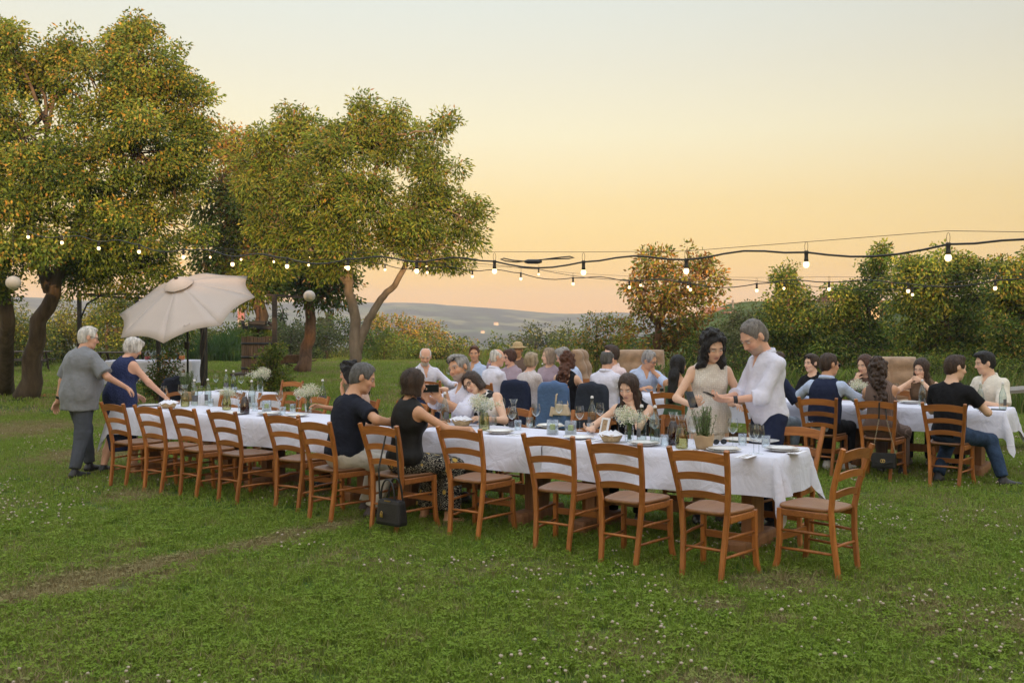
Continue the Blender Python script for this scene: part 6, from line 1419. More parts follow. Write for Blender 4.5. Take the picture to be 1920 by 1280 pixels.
def small_things():
    # photo frame on the table
    fr = empty('photo_frame', W(1130, 818, TZ), R(-58), 'small white photo frame with card standing beside bread basket', 'photo frame'); M = Matrix.Rotation(R(-14), 3, 'X')
    for c, d in (((0, 0, .008), (.105, .012, .016)), ((0, 0, .152), (.105, .012, .016)), ((-.0445, 0, .08), (.016, .012, .128)), ((.0445, 0, .08), (.016, .012, .128))): b = MB(); b.box(M @ Vector(c), d, M); b.obj('frame_side', CHINA, fr)
    b = MB(); b.box(M @ Vector((0, .003, .08)), (.073, .004, .128), M); b.obj('card', KRAFT, fr)
    b = MB(); b.bar([(0, .02, .11), (0, .075, 0)], .012, .002, (1, 0, 0)); b.obj('prop', KRAFT, fr)
    # sunglasses left on the cloth
    sg = empty('sunglasses', W(1350, 833, TZ), R(20), 'black sunglasses lying on the cloth behind the plates', 'sunglasses'); b = MB()
    for s in (-1, 1): b.tube([(s*.034+.026*math.cos(a), 0, .022+.019*math.sin(a)) for a in np.linspace(0, 6.28, 12)], .003, 5); b.tube([(s*.06, 0, .03), (s*.062, .12, .012)], .0022, 5)
    b.tube([(-.01, 0, .028), (.01, 0, .028)], .0025, 5); b.obj('frame', M_FRAME, sg)
    l = MB()
    for s in (-1, 1): l.add([(s*.034+.026*math.cos(a), 0, .022+.019*math.sin(a)) for a in np.linspace(0, 6.28, 12)[:-1]], [tuple(range(11))])
    l.obj('lens', M_LENS, sg)
    ph = empty('phone', W(1872, 768, TZ), R(-30), 'black phone lying at the right end of the second table', 'phone'); b = MB(); b.box((0, 0, .005), (.15, .072, .009), None, .003); b.obj('case', M_FRAME, ph)
    # drinks on the far drinks table
    cx, Y, w = DT
    for i, (x, k, m, lv) in enumerate(((277, 'juice_jar', ROSE, .10), (289, 'juice_jar', None, 0), (306, 'juice_jar', None, 0), (318, 'dark_bottle', None, 0), (326, 'juice_jar', None, 0), (334, 'dark_bottle', None, 0), (341, 'juice_jar', ORANGE, .12))):
        p = WD(x, 660, Y+.3); p.z = TZ; lab = ['round jar of red drink on the drinks table', 'empty glass jar right of the red drink', 'glass jar behind the pergola post', 'dark bottle on the drinks table, left one', 'slim glass jar between the dark bottles', 'dark bottle on the drinks table, right one', 'glass of orange drink at the right of drinks table'][i]
        r = empty(k, p, 0, lab, 'bottle' if 'bottle' in k else 'jar'); 
        if k == 'dark_bottle': lat([(.001, 0), (.038, 0), (.038, .19), (.014, .24), (.014, .32), (.001, .32)], 'glass', mat('dark_bottle_glass', (.015,.02,.012), .1, .1, 5), r)
        else:
            lat([(.001, .004), (.07, .004), (.085, .05), (.085, .17), (.05, .22), (.04, .27)], 'glass', GLASS, r)
            if m: lat([(.001, .008), (.066, .008), (.08, .05), (.08, lv), (.001, lv)], 'drink', m, r)
small_things()
LEATHER = mat('black_leather', (.014,.013,.014), .42, .2, 40, bump=.25, bscale=160); GOLD = mat('gold_metal', (.75,.50,.18), .3, .05, 9, metal=1.0); BEIGE_L = mat('beige_leather', (.66,.52,.38), .5, .06, 30, bump=.1); CHAIN = mat('chain_metal', (.6,.52,.36), .3, .1, 30, metal=1.0)
def chair_pt(a, x, y, lx, ly, z): c, s = math.cos(a), math.sin(a); return Vector((x+c*lx-s*ly, y+s*lx+c*ly, z))
def bag_body(w, d, h, taper=.86, bulge=.01):
    vs = []; n, m = 8, 6
    b = MB(); b.box((0, 0, h/2), (w, d, h), None, min(.03, d*.3))
    b.v = [((x*(1-(1-taper)*z/h)), y*(1-.25*z/h)+0, z) for x, y, z in b.v]; return b
def handbag():
    x, y, a = near[6]; p = chair_pt(a, x, y, .165, -.085, .085); root = empty('handbag', p, a, 'black leather handbag with gold padlock hanging by the chair', 'handbag')
    b = bag_body(.27, .12, .21); o = b.obj('bag_body', LEATHER, root)
    for yy in (-.045, .045): h = MB(); h.tube([(-.075, yy, .215)] + [(.075*math.cos(t), yy, .225+.15*math.sin(t)) for t in np.linspace(math.pi, 0, 11)] + [(.075, yy, .215)], .0075, 8); h.obj('handle', LEATHER, root)
    h = MB(); h.box((-.045, -.072, .085), (.028, .010, .030), None, .003); h.tube([(-.045+.010*math.cos(t), -.072, .10+.018*math.sin(t)) for t in np.linspace(0, math.pi, 8)], .0025, 5); h.obj('padlock', GOLD, root)
    h = MB(); h.box((.01, -.060, .205), (.065, .006, .008)); h.obj('name_plate', GOLD, root)
    s = MB(); top = Vector((-.07, .075, .775)); s.bar([(-.135, 0, .20), (-.125, -.02, .45), tuple(top+Vector((-.03, -.02, 0))), tuple(top+Vector((0, .02, .012))), (.05, .0, .70), (.10, -.02, .40), (.125, 0, .21)], .008, .0025, (1, 0, 0)); s.obj('strap', LEATHER, root)
def chain_bag():
    x, y, a, _ = t2n[1]; p = chair_pt(a, x, y, .10, -.09, .155); root = empty('chain_bag', p, a, 'small black quilted bag hanging by gold chain from a chair', 'handbag')
    b = bag_body(.26, .085, .165, .94); b.v = [(x_, y_, z+.035*x_) for x_, y_, z in b.v]; b.obj('bag_body', LEATHER, root)
    f = MB(); f.add([(-.128, -.047, .160), (.128, -.047, .172), (.125, -.052, .085), (0, -.058, .045), (-.125, -.052, .078)], [(0,4,3,2,1)]); o = f.obj('flap', LEATHER, root); o.modifiers.new('t', 'SOLIDIFY').thickness = .006
    c = MB()
    for s in (-1, 1): c.tube([(s*.010+.013*math.cos(t), -.064, .085+.016*math.sin(t)) for t in np.linspace(0, 6.28, 13)], .0042, 6)
    c.obj('clasp', GOLD, root)
    for x0, xt in ((-.12, -.06), (.12, .02)):
        q = MB(); 
        for k in range(26):
            t = k/25; c_ = Vector((x0+(xt-x0)*t, -.01+.02*t, .165+.36*t)); q.tube([c_ + Vector((.006*math.cos(u_), .006*math.sin(u_)*(k % 2), .009*math.sin(u_) if k % 2 == 0 else .006*math.cos(u_))) for u_ in np.linspace(0, 6.28, 7)], .0018, 4)
        q.obj('chain', CHAIN, root)
    s = MB(); s.bar([(-.06, .01, .52), (-.055, .0, .70), (-.03, .02, .735), (-.0, .04, .70), (.02, .01, .52)], .008, .003, (1, 0, 0)); s.obj('strap', LEATHER, root)
def beige_bag():
    x, y, a, _ = t2n[6]; p = chair_pt(a, x, y, .16, -.13, .50); root = empty('shoulder_bag', p, a, 'beige crescent shoulder bag hanging over the blue jacket', 'handbag')
    b = bag_body(.27, .07, .16, .62); b.v = [(x_, y_, z-.02*(1-(x_/.13)**2)+.01) for x_, y_, z in b.v]; b.obj('bag_body', BEIGE_L, root)
    s = MB(); s.bar([(-.10, 0, .13), (-.085, .0, .27), (.0, .03, .385), (.03, .02, .30), (.095, 0, .14)], .012, .003, (1, 0, 0)); s.obj('strap', BEIGE_L, root)
    t = MB(); t.box((-.15, -.01, .05), (.05, .015, .13), Matrix.Rotation(R(12), 3, 'Y'), .005); t.obj('side_tab', BEIGE_L, root)
handbag(); chain_bag(); beige_bag()
def disc_toy():
    p = W(88, 716); p.z = .0; root = empty('hoop', W(90, 742), 0, 'orange ring lying on the grass behind the old man', 'ring'); b = MB(); b.tube([(.26*math.cos(t), .26*math.sin(t), .02) for t in np.linspace(0, 6.283, 29)], .014, 6); b.obj('tube', mat('orange_plastic', (.65,.16,.04), .5, .05, 6), root)
disc_toy()
# ================================================================ THE GUESTS
def pattern_mat(name, base, cols, kind, scale):
    m, N, L, b = new_mat(name); b.inputs['Roughness'].default_value = .85; b.inputs['Specular IOR Level'].default_value = .2
    tc = N.new('ShaderNodeTexCoord'); cur = None
    def mix(f, a, c):
        x = N.new('ShaderNodeMix'); x.data_type = 'RGBA'; L.new(f, x.inputs[0])
        for i, v in ((6, a), (7, c)):
            if isinstance(v, tuple): x.inputs[i].default_value = (*v, 1)
            else: L.new(v, x.inputs[i])
        return x.outputs[2]
    def step(s, a, c):
        r = N.new('ShaderNodeMapRange'); r.inputs[1].default_value = a; r.inputs[2].default_value = c; L.new(s, r.inputs[0]); return r.outputs[0]
    if kind == 'floral':
        n = N.new('ShaderNodeTexNoise'); n.inputs['Scale'].default_value = scale; n.inputs['Detail'].default_value = 1; n.inputs['Distortion'].default_value = 2.5; L.new(tc.outputs['Object'], n.inputs[0])
        w = N.new('ShaderNodeMath'); w.operation = 'PINGPONG'; L.new(n.outputs['Fac'], w.inputs[0]); w.inputs[1].default_value = .08
        v = N.new('ShaderNodeTexVoronoi'); v.inputs['Scale'].default_value = scale*.8; L.new(tc.outputs['Object'], v.inputs[0])
        c = mix(step(w.outputs[0], .016, .008), base, cols[0]); c = mix(step(v.outputs['Distance'], .26, .20), c, cols[1])
    elif kind == 'stripe':
        w = N.new('ShaderNodeTexWave'); w.inputs['Scale'].default_value = scale; w.inputs['Distortion'].default_value = .4; w.bands_direction = 'X'; L.new(tc.outputs['Object'], w.inputs[0]); c = mix(step(w.outputs['Fac'], .80, .95), base, cols[0])
    elif kind == 'spots':
        v = N.new('ShaderNodeTexVoronoi'); v.inputs['Scale'].default_value = scale; L.new(tc.outputs['Object'], v.inputs[0]); c = mix(step(v.outputs['Distance'], .40, .36), base, cols[0])
    else:   # knit / lace
        v = N.new('ShaderNodeTexVoronoi'); v.inputs['Scale'].default_value = scale; v.inputs['Randomness'].default_value = .25 if kind == 'knit' else 1; L.new(tc.outputs['Object'], v.inputs[0]); c = mix(step(v.outputs['Distance'], .1, .5), base, cols[0])
        bp = N.new('ShaderNodeBump'); bp.inputs['Strength'].default_value = .6; bp.inputs['Distance'].default_value = .01; L.new(v.outputs['Distance'], bp.inputs['Height']); L.new(bp.outputs[0], b.inputs['Normal'])
    L.new(c, b.inputs['Base Color']); return m
C_WHITE = M_cloth((.67,.66,.77), 'white_shirt'); C_BLUE = M_cloth((.44,.52,.70), 'light_blue_shirt'); C_PINK = M_cloth((.72,.58,.58), 'pale_pink_shirt'); C_CREAM = M_cloth((.74,.68,.58), 'cream_polo')
C_NAVY = M_cloth((.018,.024,.055), 'navy_cloth'); C_BLACK = M_cloth((.012,.012,.014), 'black_cloth'); C_TEE = M_cloth((.016,.018,.028), 'dark_tee'); C_GREY = M_cloth((.20,.205,.22), 'grey_polo'); C_DKGREY = M_cloth((.075,.082,.10), 'dark_grey_trousers'); C_BEIGE = M_cloth((.52,.47,.40), 'beige_trousers'); C_JEANS = M_cloth((.030,.052,.10), 'jeans', var=.3); C_LJEANS = M_cloth((.25,.30,.36), 'light_jeans', var=.25)
C_GREEN = M_cloth((.07,.12,.06), 'green_dress'); C_PEACH = M_cloth((.62,.43,.36), 'peach_top'); C_BROWN = pattern_mat('brown_pinstripe', (.12,.078,.062), [(.24,.17,.14)], 'stripe', 22); C_FLORAL = pattern_mat('floral_print', (.012,.011,.012), [(.55,.50,.38), (.50,.33,.07)], 'floral', 13)
C_KNIT = pattern_mat('cream_knit', (.82,.77,.69), [(.62,.56,.49)], 'knit', 62); C_LACE = pattern_mat('white_lace', (.72,.68,.70), [(.58,.52,.52)], 'lace', 55); C_PRINT = pattern_mat('white_black_print', (.74,.70,.66), [(.02,.02,.02)], 'spots', 9); C_NAVYDRESS = pattern_mat('navy_lace', (.014,.020,.062), [(.026,.036,.10)], 'lace', 60); C_LILAC = M_cloth((.34,.26,.30), 'mauve_blouse'); C_SATIN = mat('black_satin', (.008,.007,.006), .55, .2, 9, bump=.2, spec=.2); C_DOTS = pattern_mat('black_skirt_spots', (.015,.014,.015), [(.35,.33,.32)], 'lace', 11)
WHITE_H, GREY_H, DKGREY_H, BLACK_H, BROWN_H, AUB_H, BLOND_H, RED_H = (.62,.58,.54), (.28,.26,.245), (.10,.095,.09), (.010,.008,.008), (.045,.024,.014), (.095,.035,.018), (.38,.29,.19), (.07,.03,.018)
TAN, FAIR, OLIVE, RUDDY = (.58,.31,.185), (.72,.45,.31), (.62,.37,.24), (.68,.38,.265)
def facing(dx, dy): return math.atan2(dy, dx) - math.pi/2
def on_chair(c, fwd=.21): x, y, a = c[:3]; return Vector((x - math.sin(a)*fwd, y + math.cos(a)*fwd, 0))
def far_at(Tf, O, px, v):
    t = (px-960)/F_PX; return Tf((t*(O.y+Vv.y*v) - (O.x+Vv.x*v))/(U.x - t*U.y), v)
WATCH = mat('black_watch', (.012,.012,.013), .4, .1, 20)
def watch(B, i):
    s, e, w = B.arm[i]; d = unit(w-e); p = w - d*.045; b = MB(); b.tube([p-d*.016, p-d*.014, p+d*.014, p+d*.016], [.0275, .030, .030, .0275], 12); b.obj('watch', WATCH, B.root)
def phone_in(p, rz, tilt, label, dark=True):
    r = empty('phone', p, rz, label, 'phone'); r.rotation_euler = (tilt, 0, rz); b = MB(); b.box((0, 0, 0), (.074, .009, .152), None, .003); b.obj('case', M_FRAME, r); b = MB(); b.box((0, -.0052, 0), (.068, .002, .144)); b.obj('screen', M_LENS, r); b = MB(); b.box((-.02, .006, .05), (.024, .004, .03), None, .001); b.obj('camera_bump', M_FRAME, r); return r
def P(**k): return build_person('person', k)
def people():
    RA, RF = ROW_A, ROW_A + math.pi
    # ---- the old couple at the left
    l = W(150, 893); rz = facing(.52, .86)
    B = P(loc=l, rz=rz, H=1.68, sit=False, lean=9, wide=1.30, deep=1.35, belly=.9, shw=1.06, top=C_GREY, sleeve='short', slen=.85, loose=.028, neckline='crew', hem=-.14, long_hem=True, top_name='polo_shirt', bottom=C_DKGREY, hair='short', hair_c=WHITE_H, quiff=.8, skin=RUDDY, head=(-34, -6, 0), glasses='clear', leg=1.25,
          footL=(-.13, .22, 0), footR=(.13, -.16, 0), fdirL=(-.05, 1, 0), armL=dict(to=(-.40, -.02, .78)), armR=dict(to=(.40, .30, 1.0), hint=(.8, -.5, -.5)), wrinkle=.006, seed=3, label='old white-haired man in grey polo shirt walking at the left'); watch(B, 0)
    l = W(226, 884); rz = facing(.50, .87)
    P(loc=l, rz=rz, fem=True, H=1.57, sit=False, lean=16, wide=1.24, deep=1.25, top=C_NAVYDRESS, sleeve='none', loose=.02, hem=-.10, long_hem=True, top_name='dress_top', bottom=C_NAVYDRESS, btype='skirt', bottom_name='dress_skirt', skirt_len=.58, flare=1.0, bare_legs=True, hair='puffy', hair_c=WHITE_H, skin=RUDDY, head=(-34, -14, 0),
      footL=(-.09, -.16, 0), footR=(.09, .12, 0), armR=dict(to=(.40, .34, .83), curl=30), armL=dict(to=(-.12, .34, .86)), arm=1.2, seed=5, label='old white-haired woman in sleeveless navy dress leaning to the table')
    # ---- near side of the long table
    c = near[5]; P(loc=on_chair(c, .24), rz=RA-R(22), H=1.78, lean=16, wide=1.06, belly=.2, top=C_TEE, sleeve='short', slen=.72, hem=-.035, top_name='t_shirt', bottom=C_BEIGE, hair='short', hair_c=DKGREY_H, quiff=.7, skin=TAN, head=(-30, -8, 0), footL=(-.16, .30, 0), footR=(.12, .22, 0), armR=dict(to=(.42, .36, .84), hint=(.9, -.3, -.2)), armL=dict(to=(-.12, .46, .82)), wrinkle=.005, seed=2, shoe=mat('shoe_brown', (.05,.03,.022), .5, .2, 20), label='seated man in black tee with beige trousers, back to camera')
    c = near[6]; P(loc=on_chair(c, .25), rz=RA-R(16), fem=True, H=1.67, lean=8, wide=1.06, top=C_SATIN, sleeve='none', loose=.02, hem=-.02, top_name='blouse', bottom=C_FLORAL, btype='skirt', skirt_len=.92, hair='bob', hair_c=BROWN_H, skin=TAN, head=(-8, 2, 0), footL=(-.14, .30, 0), footR=(.16, .34, 0), bare_legs=True, barefoot=True, armR=dict(to=(.28, .44, .815), hint=(.9, -.2, -.5), curl=35), armL=dict(to=(-.2, .44, .82)), seed=4, label='seated bob-haired woman in black top and floral skirt, back to camera')
    # ---- far side of the long table
    p = far_at(T1, O1, 678, 1.06); P(loc=p, rz=RF-R(38), fem=True, H=1.66, lean=12, wide=1.1, top=C_PEACH, sleeve='short', top_name='blouse', bottom=C_BLACK, hair='curly', hair_c=BLACK_H, hlen=.12, hfront=False, curls=30, skin=TAN, head=(-22, -4, 0), armL=dict(rel='head', to=(.0, .13, -.16), dir=(.2, .1, 1), palm=(0, -1, 0), curl=45), armR=dict(to=(.2, .42, .82)), seed=6, label='dark-haired woman in peach top sitting beyond the black tee man')
    p = far_at(T1, O1, 882, 1.06); ph = WD(808, 728, p.y-.40); th_ = -(RF-R(16)); lp = lambda q: (math.cos(th_)*(q.x-p.x)-math.sin(th_)*(q.y-p.y), math.sin(th_)*(q.x-p.x)+math.cos(th_)*(q.y-p.y), q.z); hr_, hl_ = lp(ph+Vector((-.045, .07, -.10))), lp(ph+Vector((.075, .06, -.10))); B = P(loc=p, rz=RF-R(16), H=1.83, lean=3, side=8, wide=1.1, belly=.2, top=C_WHITE, sleeve='roll', neckline='collar', hem=-.1, bottom=C_NAVY, hair='short', hair_c=GREY_H, quiff=1.15, beard=(.33,.30,.28), skin=TAN, head=(6, -4, 10), glasses='up', gaze=(-.8, -.2), armR=dict(to=hr_, hint=(.8, -.4, -.7), dir=(-.1, .4, .9), palm=(-.6, .6, 0), curl=35), armL=dict(to=hl_, hint=(-.7, -.3, -.8), dir=(.1, .4, .9), palm=(.5, .1, .8), curl=35), seed=8, label='smiling grey-haired man with sunglasses on head holding up phone')
    r = phone_in(ph, 0, 0, 'dark phone held sideways by the smiling man'); r.rotation_euler = (0, R(90), R(12))
    p = far_at(T1, O1, 938, 1.06); P(loc=p, rz=RF-R(6), fem=True, H=1.64, lean=12, side=24, wide=1.1, top=C_PRINT, sleeve='none', top_name='print_top', bottom=C_DOTS, btype='skirt', skirt_len=.7, hair='bob', hair_c=BROWN_H, skin=FAIR, head=(0, -4, 14), glasses='clear', gaze=(-.9, -.2), armR=dict(to=(.36, .40, 1.08), hint=(.4, -.4, -.9), dir=(.75, .6, .1), palm=(0, .2, -1), curl=60, point=True), armL=dict(to=(-.1, .36, .82)), arm=1.1, seed=9, label='woman in glasses and white print top pointing at the phone')
    p = far_at(T1, O1, 1190, 1.06); P(loc=p, rz=RF+R(16), fem=True, H=1.62, lean=18, top=C_BLACK, sleeve='none', neckline='scoop', top_name='vest_top', bottom=C_BLACK, hair='long', hair_c=BROWN_H, hlen=.2, skin=FAIR, head=(-14, -9, 4), gaze=(-.4, -.7), armL=dict(rel='head', to=(-.035, .07, -.150), hint=(-.8, .2, -.9), dir=(.35, .0, 1), palm=(.3, -1, 0), curl=62), armR=dict(to=(.28, .46, .80), hint=(.8, -.3, -.5), dir=(.5, .7, .2), palm=(-.6, .2, .7), curl=25), seed=10, label='long-haired woman resting her chin on her hand at the table')
    # ---- the standing couple
    p = T1(.96, 1.10); B = P(loc=p, rz=facing(.02, -1), fem=True, H=1.655, hs=1.08, sit=False, lean=5, wide=1.02, top=C_KNIT, sleeve='none', top_name='dress_top', hem=-.1, long_hem=True, neckline='crew', bottom=C_KNIT, btype='skirt', bottom_name='dress_skirt', skirt_len=.62, bare_legs=True, hair='curly', hair_c=BLACK_H, hlen=.16, hfz=-.01, hfy=.07, curls=46, skin=FAIR, head=(14, -24, 4), gaze=(.3, -.9), armR=dict(to=(.20, .30, 1.03), hint=(.8, -.6, -.5), dir=(-.3, .7, .5), palm=(-.4, -.2, .8), curl=40), armL=dict(to=(-.13, .26, 1.04), hint=(-.8, -.6, -.5), dir=(-.5, .8, .0), palm=(.2, 0, -1), curl=30), seed=11, label='standing curly-haired woman in cream knit dress looking down'); watch(B, 0)
    hw = B.root.matrix_basis @ Vector(B.arm[1][2]); phone_in(hw + Vector((-.03, -.10, .06)), R(20), R(-35), 'phone held low by the standing woman')
    n = MB(); n.tube([tuple(B.nb + B.T2 @ v3(.075*math.cos(t), .055*math.sin(t)+.055, -.03-.065*max(0, math.sin(t)))) for t in np.linspace(0, 6.28, 20)], .0015, 4); n.ball(tuple(B.nb + B.T2 @ v3(0, .115, -.10)), .009, 8, 6); n.obj('necklace', GOLD, B.root)
    p = T1(.44, 1.12); B = P(loc=p, rz=facing(-.95, -.30), H=1.755, hs=1.09, sit=False, lean=7, wide=1.0, belly=.4, top=C_WHITE, sleeve='roll', neckline='collar', hem=-.045, loose=.017, arm=.90, shw=.96, bottom=C_NAVY, hair='short', hair_c=(.17,.15,.135), quiff=.4, hthick=.001, hairflat=True, beard=(.30,.27,.25), beard_k=.55, skin=RUDDY, head=(6, -30, 0), gaze=(0, -.9), armL=dict(to=(-.06, .40, 1.09), hint=(-.5, -.7, -.6), dir=(.2, 1, .05), palm=(.5, 0, .8), curl=32), armR=dict(to=(.08, .38, 1.10), hint=(.6, -.7, -.6), dir=(-.2, 1, .05), palm=(-.5, 0, .8), curl=32), wrinkle=.005, seed=12, label='standing man in white shirt with rolled sleeves reading a phone'); watch(B, 0)
    hw = B.root.matrix_basis @ ((Vector(B.arm[0][2])+Vector(B.arm[1][2]))/2); f = Vector((-.95, -.30, 0)).normalized(); r = phone_in(hw + f*.13 + Vector((0, 0, .025)), 0, 0, 'phone in the hands of the standing man'); r.rotation_euler = (R(-65), 0, facing(-.95, -.30))
    # ---- second table, near side (backs)
    c = t2n
    P(loc=on_chair(c[0], .20), rz=RA-R(14), H=1.76, lean=8, top=C_BLACK, sleeve='short', top_name='t_shirt', hem=-.04, bottom=C_JEANS, hair='short', hair_c=BROWN_H, quiff=1.1, skin=FAIR, head=(-38, -4, 0), footL=(-.16, .10, 0), footR=(.43, .32, 0), fdirR=(.8, .6, 0), fdirL=(-.2, 1, 0), armR=dict(to=(.20, .40, .79), hint=(.9, -.5, -.6)), armL=dict(to=(-.16, .42, .80)), seed=13, vox=.012, label='boy in black tee and jeans at the right table, back to camera')
    P(loc=on_chair(c[1], .20), rz=RA-R(4), fem=True, H=1.68, lean=10, wide=1.12, side=-6, top=C_BROWN, sleeve='none', top_name='waistcoat', loose=.018, hem=-.03, bottom=C_BROWN, hair='curly', hair_c=BROWN_H, hlen=.26, hfront=False, curls=50, hshift=.06, skin=TAN, head=(38, 2, -8), armR=dict(rel='head', to=(.06, .13, -.08), hint=(.9, .3, -.8), dir=(-.2, -.1, 1), palm=(-.8, -.3, 0), curl=40), armL=dict(to=(-.2, .44, .80)), seed=14, vox=.012, label='curly-haired woman in brown pinstripe outfit, back to camera')
    B = P(loc=on_chair(c[2], .20), rz=RA-R(6), H=1.76, lean=10, top=C_BLUE, sleeve='long', neckline='collar', hem=-.06, bottom=C_BLACK, hair='short', hair_c=BROWN_H, quiff=.6, skin=TAN, head=(-34, 0, 0), glasses='dark', armR=dict(to=(.26, .40, .80), hint=(.9, -.2, -.4)), armL=dict(to=(-.30, .36, .80), hint=(-.9, -.2, -.4)), seed=15, vox=.012, shoe=CHINA, label='young man in navy waistcoat over light blue shirt, back to camera')
    vest(B, C_NAVY)
    P(loc=on_chair(c[3], .20), rz=RA-R(10), H=1.80, lean=12, wide=1.08, top=C_NAVY, sleeve='short', slen=.85, top_name='polo_shirt', hem=-.03, bottom=C_LJEANS, hair='short', hair_c=BROWN_H, skin=TAN, head=(-40, -8, 0), armR=dict(to=(.26, .38, .80)), seed=16, vox=.013, label='man in navy polo partly hidden behind the standing man')
    P(loc=on_chair(c[4], .20), rz=RA-R(6), fem=True, H=1.66, lean=4, top=C_GREEN, sleeve='none', neckline='strapless', top_name='dress_top', bottom=C_GREEN, btype='skirt', skirt_len=.5, hair='long', hair_c=BLACK_H, hlen=.30, hfront=False, skin=TAN, head=(-20, 0, 0), seed=17, vox=.013, label='dark long-haired woman in strapless green dress, back to camera')
    P(loc=on_chair(c[5], .24), rz=RA-R(2), H=1.74, lean=6, wide=1.12, top=C_WHITE, sleeve='long', neckline='collar', bottom=C_NAVY, hair='bald', hair_c=DKGREY_H, skin=RUDDY, head=(6, -4, 0), seed=18, vox=.013, label='balding man in white shirt sitting with back to camera')
    P(loc=on_chair(c[6], .24), rz=RA+R(4), fem=True, H=1.68, lean=4, top=C_BLACK, sleeve='none', neckline='backless', top_name='dress_top', bottom=C_BLACK, hair='curly', hair_c=AUB_H, hlen=.14, hfront=False, curls=55, skin=FAIR, head=(0, 0, 0), armR=dict(to=(.22, .34, .80)), seed=19, vox=.013, label='red-haired woman in backless black top, back to camera')
    P(loc=on_chair(c[7], .24), rz=RA-R(4), fem=True, H=1.62, lean=6, wide=1.15, top=C_LACE, sleeve='long', top_name='lace_blouse', bottom=C_WHITE, hair='puffy', hair_c=BLOND_H, skin=RUDDY, head=(4, -4, 0), seed=20, vox=.013, label='woman with short ash-blond hair in white lace, back to camera')
    P(loc=on_chair(c[8], .22), rz=RA-R(20), H=1.72, lean=8, wide=1.15, top=C_WHITE, sleeve='long', neckline='collar', bottom=C_BEIGE, hair='bald', hair_c=WHITE_H, skin=RUDDY, head=(-32, -2, 0), seed=21, vox=.013, label='white-haired man in white shirt turned right, back to camera')
    # ---- second table, far side
    def F(px, label, v=1.07, turn=0.0, **k): return P(loc=far_at(T2, O2, px, v), rz=RF+R(turn), vox=.013, label=label, **k)
    F(1862, 'boy in cream polo at the right end of second table', turn=-34, H=1.78, lean=8, top=C_CREAM, sleeve='short', slen=.9, neckline='collar', top_name='polo_shirt', loose=.022, bottom=C_NAVY, hair='short', hair_c=BLACK_H, quiff=1.35, skin=FAIR, head=(-26, -6, 0), gaze=(-.5, -.3), armR=dict(to=(.12, .34, .80)), armL=dict(to=(-.14, .34, .80)), seed=22)
    F(1733, 'long-haired young woman with hands clasped before her mouth', turn=4, fem=True, H=1.64, lean=16, top=M_cloth((.16,.10,.06), 'brown_top'), sleeve='none', top_name='vest_top', bottom=C_BLACK, hair='long', hair_c=BROWN_H, hlen=.22, skin=FAIR, head=(-18, -6, 0), armR=dict(rel='head', to=(.045, .13, -.10), hint=(.9, .1, -.8), dir=(-.9, .1, .3), palm=(-.2, -1, 0), curl=40), armL=dict(rel='head', to=(-.045, .13, -.105), hint=(-.9, .1, -.8), dir=(.9, .1, .25), palm=(.2, -1, 0), curl=40), seed=23)
    F(1630, 'young woman with long straight brown hair beside the flowers', turn=-8, fem=True, H=1.68, lean=8, top=M_cloth((.10,.06,.045), 'dark_brown_top'), sleeve='long', top_name='top', bottom=C_BLACK, hair='long', hair_c=RED_H, hlen=.25, skin=FAIR, head=(-16, -10, 0), gaze=(-.6, -.5), armR=dict(rel='head', to=(.06, .15, -.16), dir=(-.4, .1, .9), palm=(-.5, -.8, 0), curl=40), seed=24)
    F(1528, 'young woman in black with sunglasses pushed up on her hair', turn=-14, fem=True, H=1.66, lean=6, top=C_BLACK, sleeve='short', top_name='t_shirt', bottom=C_BLACK, hair='short', hair_c=BROWN_H, bun=True, skin=FAIR, head=(-18, 0, 0), glasses='up', gaze=(-.8, 0), seed=25)
    F(1206, 'grey-haired man in glasses and light blue shirt, hand on chin', turn=40, H=1.76, lean=20, wide=1.08, top=C_BLUE, sleeve='roll', neckline='collar', bottom=C_NAVY, hair='short', hair_c=GREY_H, quiff=.7, skin=TAN, head=(44, -12, 0), glasses='clear', armL=dict(rel='head', to=(-.01, .10, -.13), hint=(-.8, .2, -.8), dir=(.2, -.1, 1), palm=(.3, -1, 0), curl=60), armR=dict(to=(.1, .4, .80)), seed=26)
    F(1152, 'dark-haired man in pale pink shirt looking left', turn=-20, H=1.80, lean=4, wide=1.08, top=C_PINK, sleeve='long', neckline='collar', bottom=C_NAVY, hair='short', hair_c=BROWN_H, quiff=1.1, skin=TAN, head=(-40, 0, 0), gaze=(-.3, 0), stubble=(.12,.08,.06), seed=27)
    F(1082, 'grey-haired man in blue shirt leaning to the red-haired woman', turn=-40, H=1.80, lean=18, wide=1.06, top=C_BLUE, sleeve='long', neckline='collar', bottom=C_NAVY, hair='short', hair_c=GREY_H, skin=RUDDY, head=(-22, -8, 0), glasses='clear', seed=28)
    F(1032, 'blond bob-haired woman half hidden by the red-haired woman', turn=10, fem=True, H=1.70, lean=4, top=C_LILAC, sleeve='long', top_name='blouse', bottom=C_BLACK, hair='bob', hair_c=(.30,.22,.15), skin=FAIR, head=(-50, 0, 0), seed=29)
    F(962, 'short-haired woman in glasses and mauve blouse raising a hand', turn=-12, fem=True, H=1.64, lean=6, wide=1.1, top=C_LILAC, sleeve='long', top_name='blouse', bottom=C_BLACK, hair='puffy', hair_c=RED_H, skin=RUDDY, head=(-16, -4, 0), glasses='clear', armR=dict(to=(.24, .28, 1.12), hint=(.7, -.3, -.8), dir=(-.3, .2, .9), palm=(-.6, -.6, 0), curl=45), seed=30)
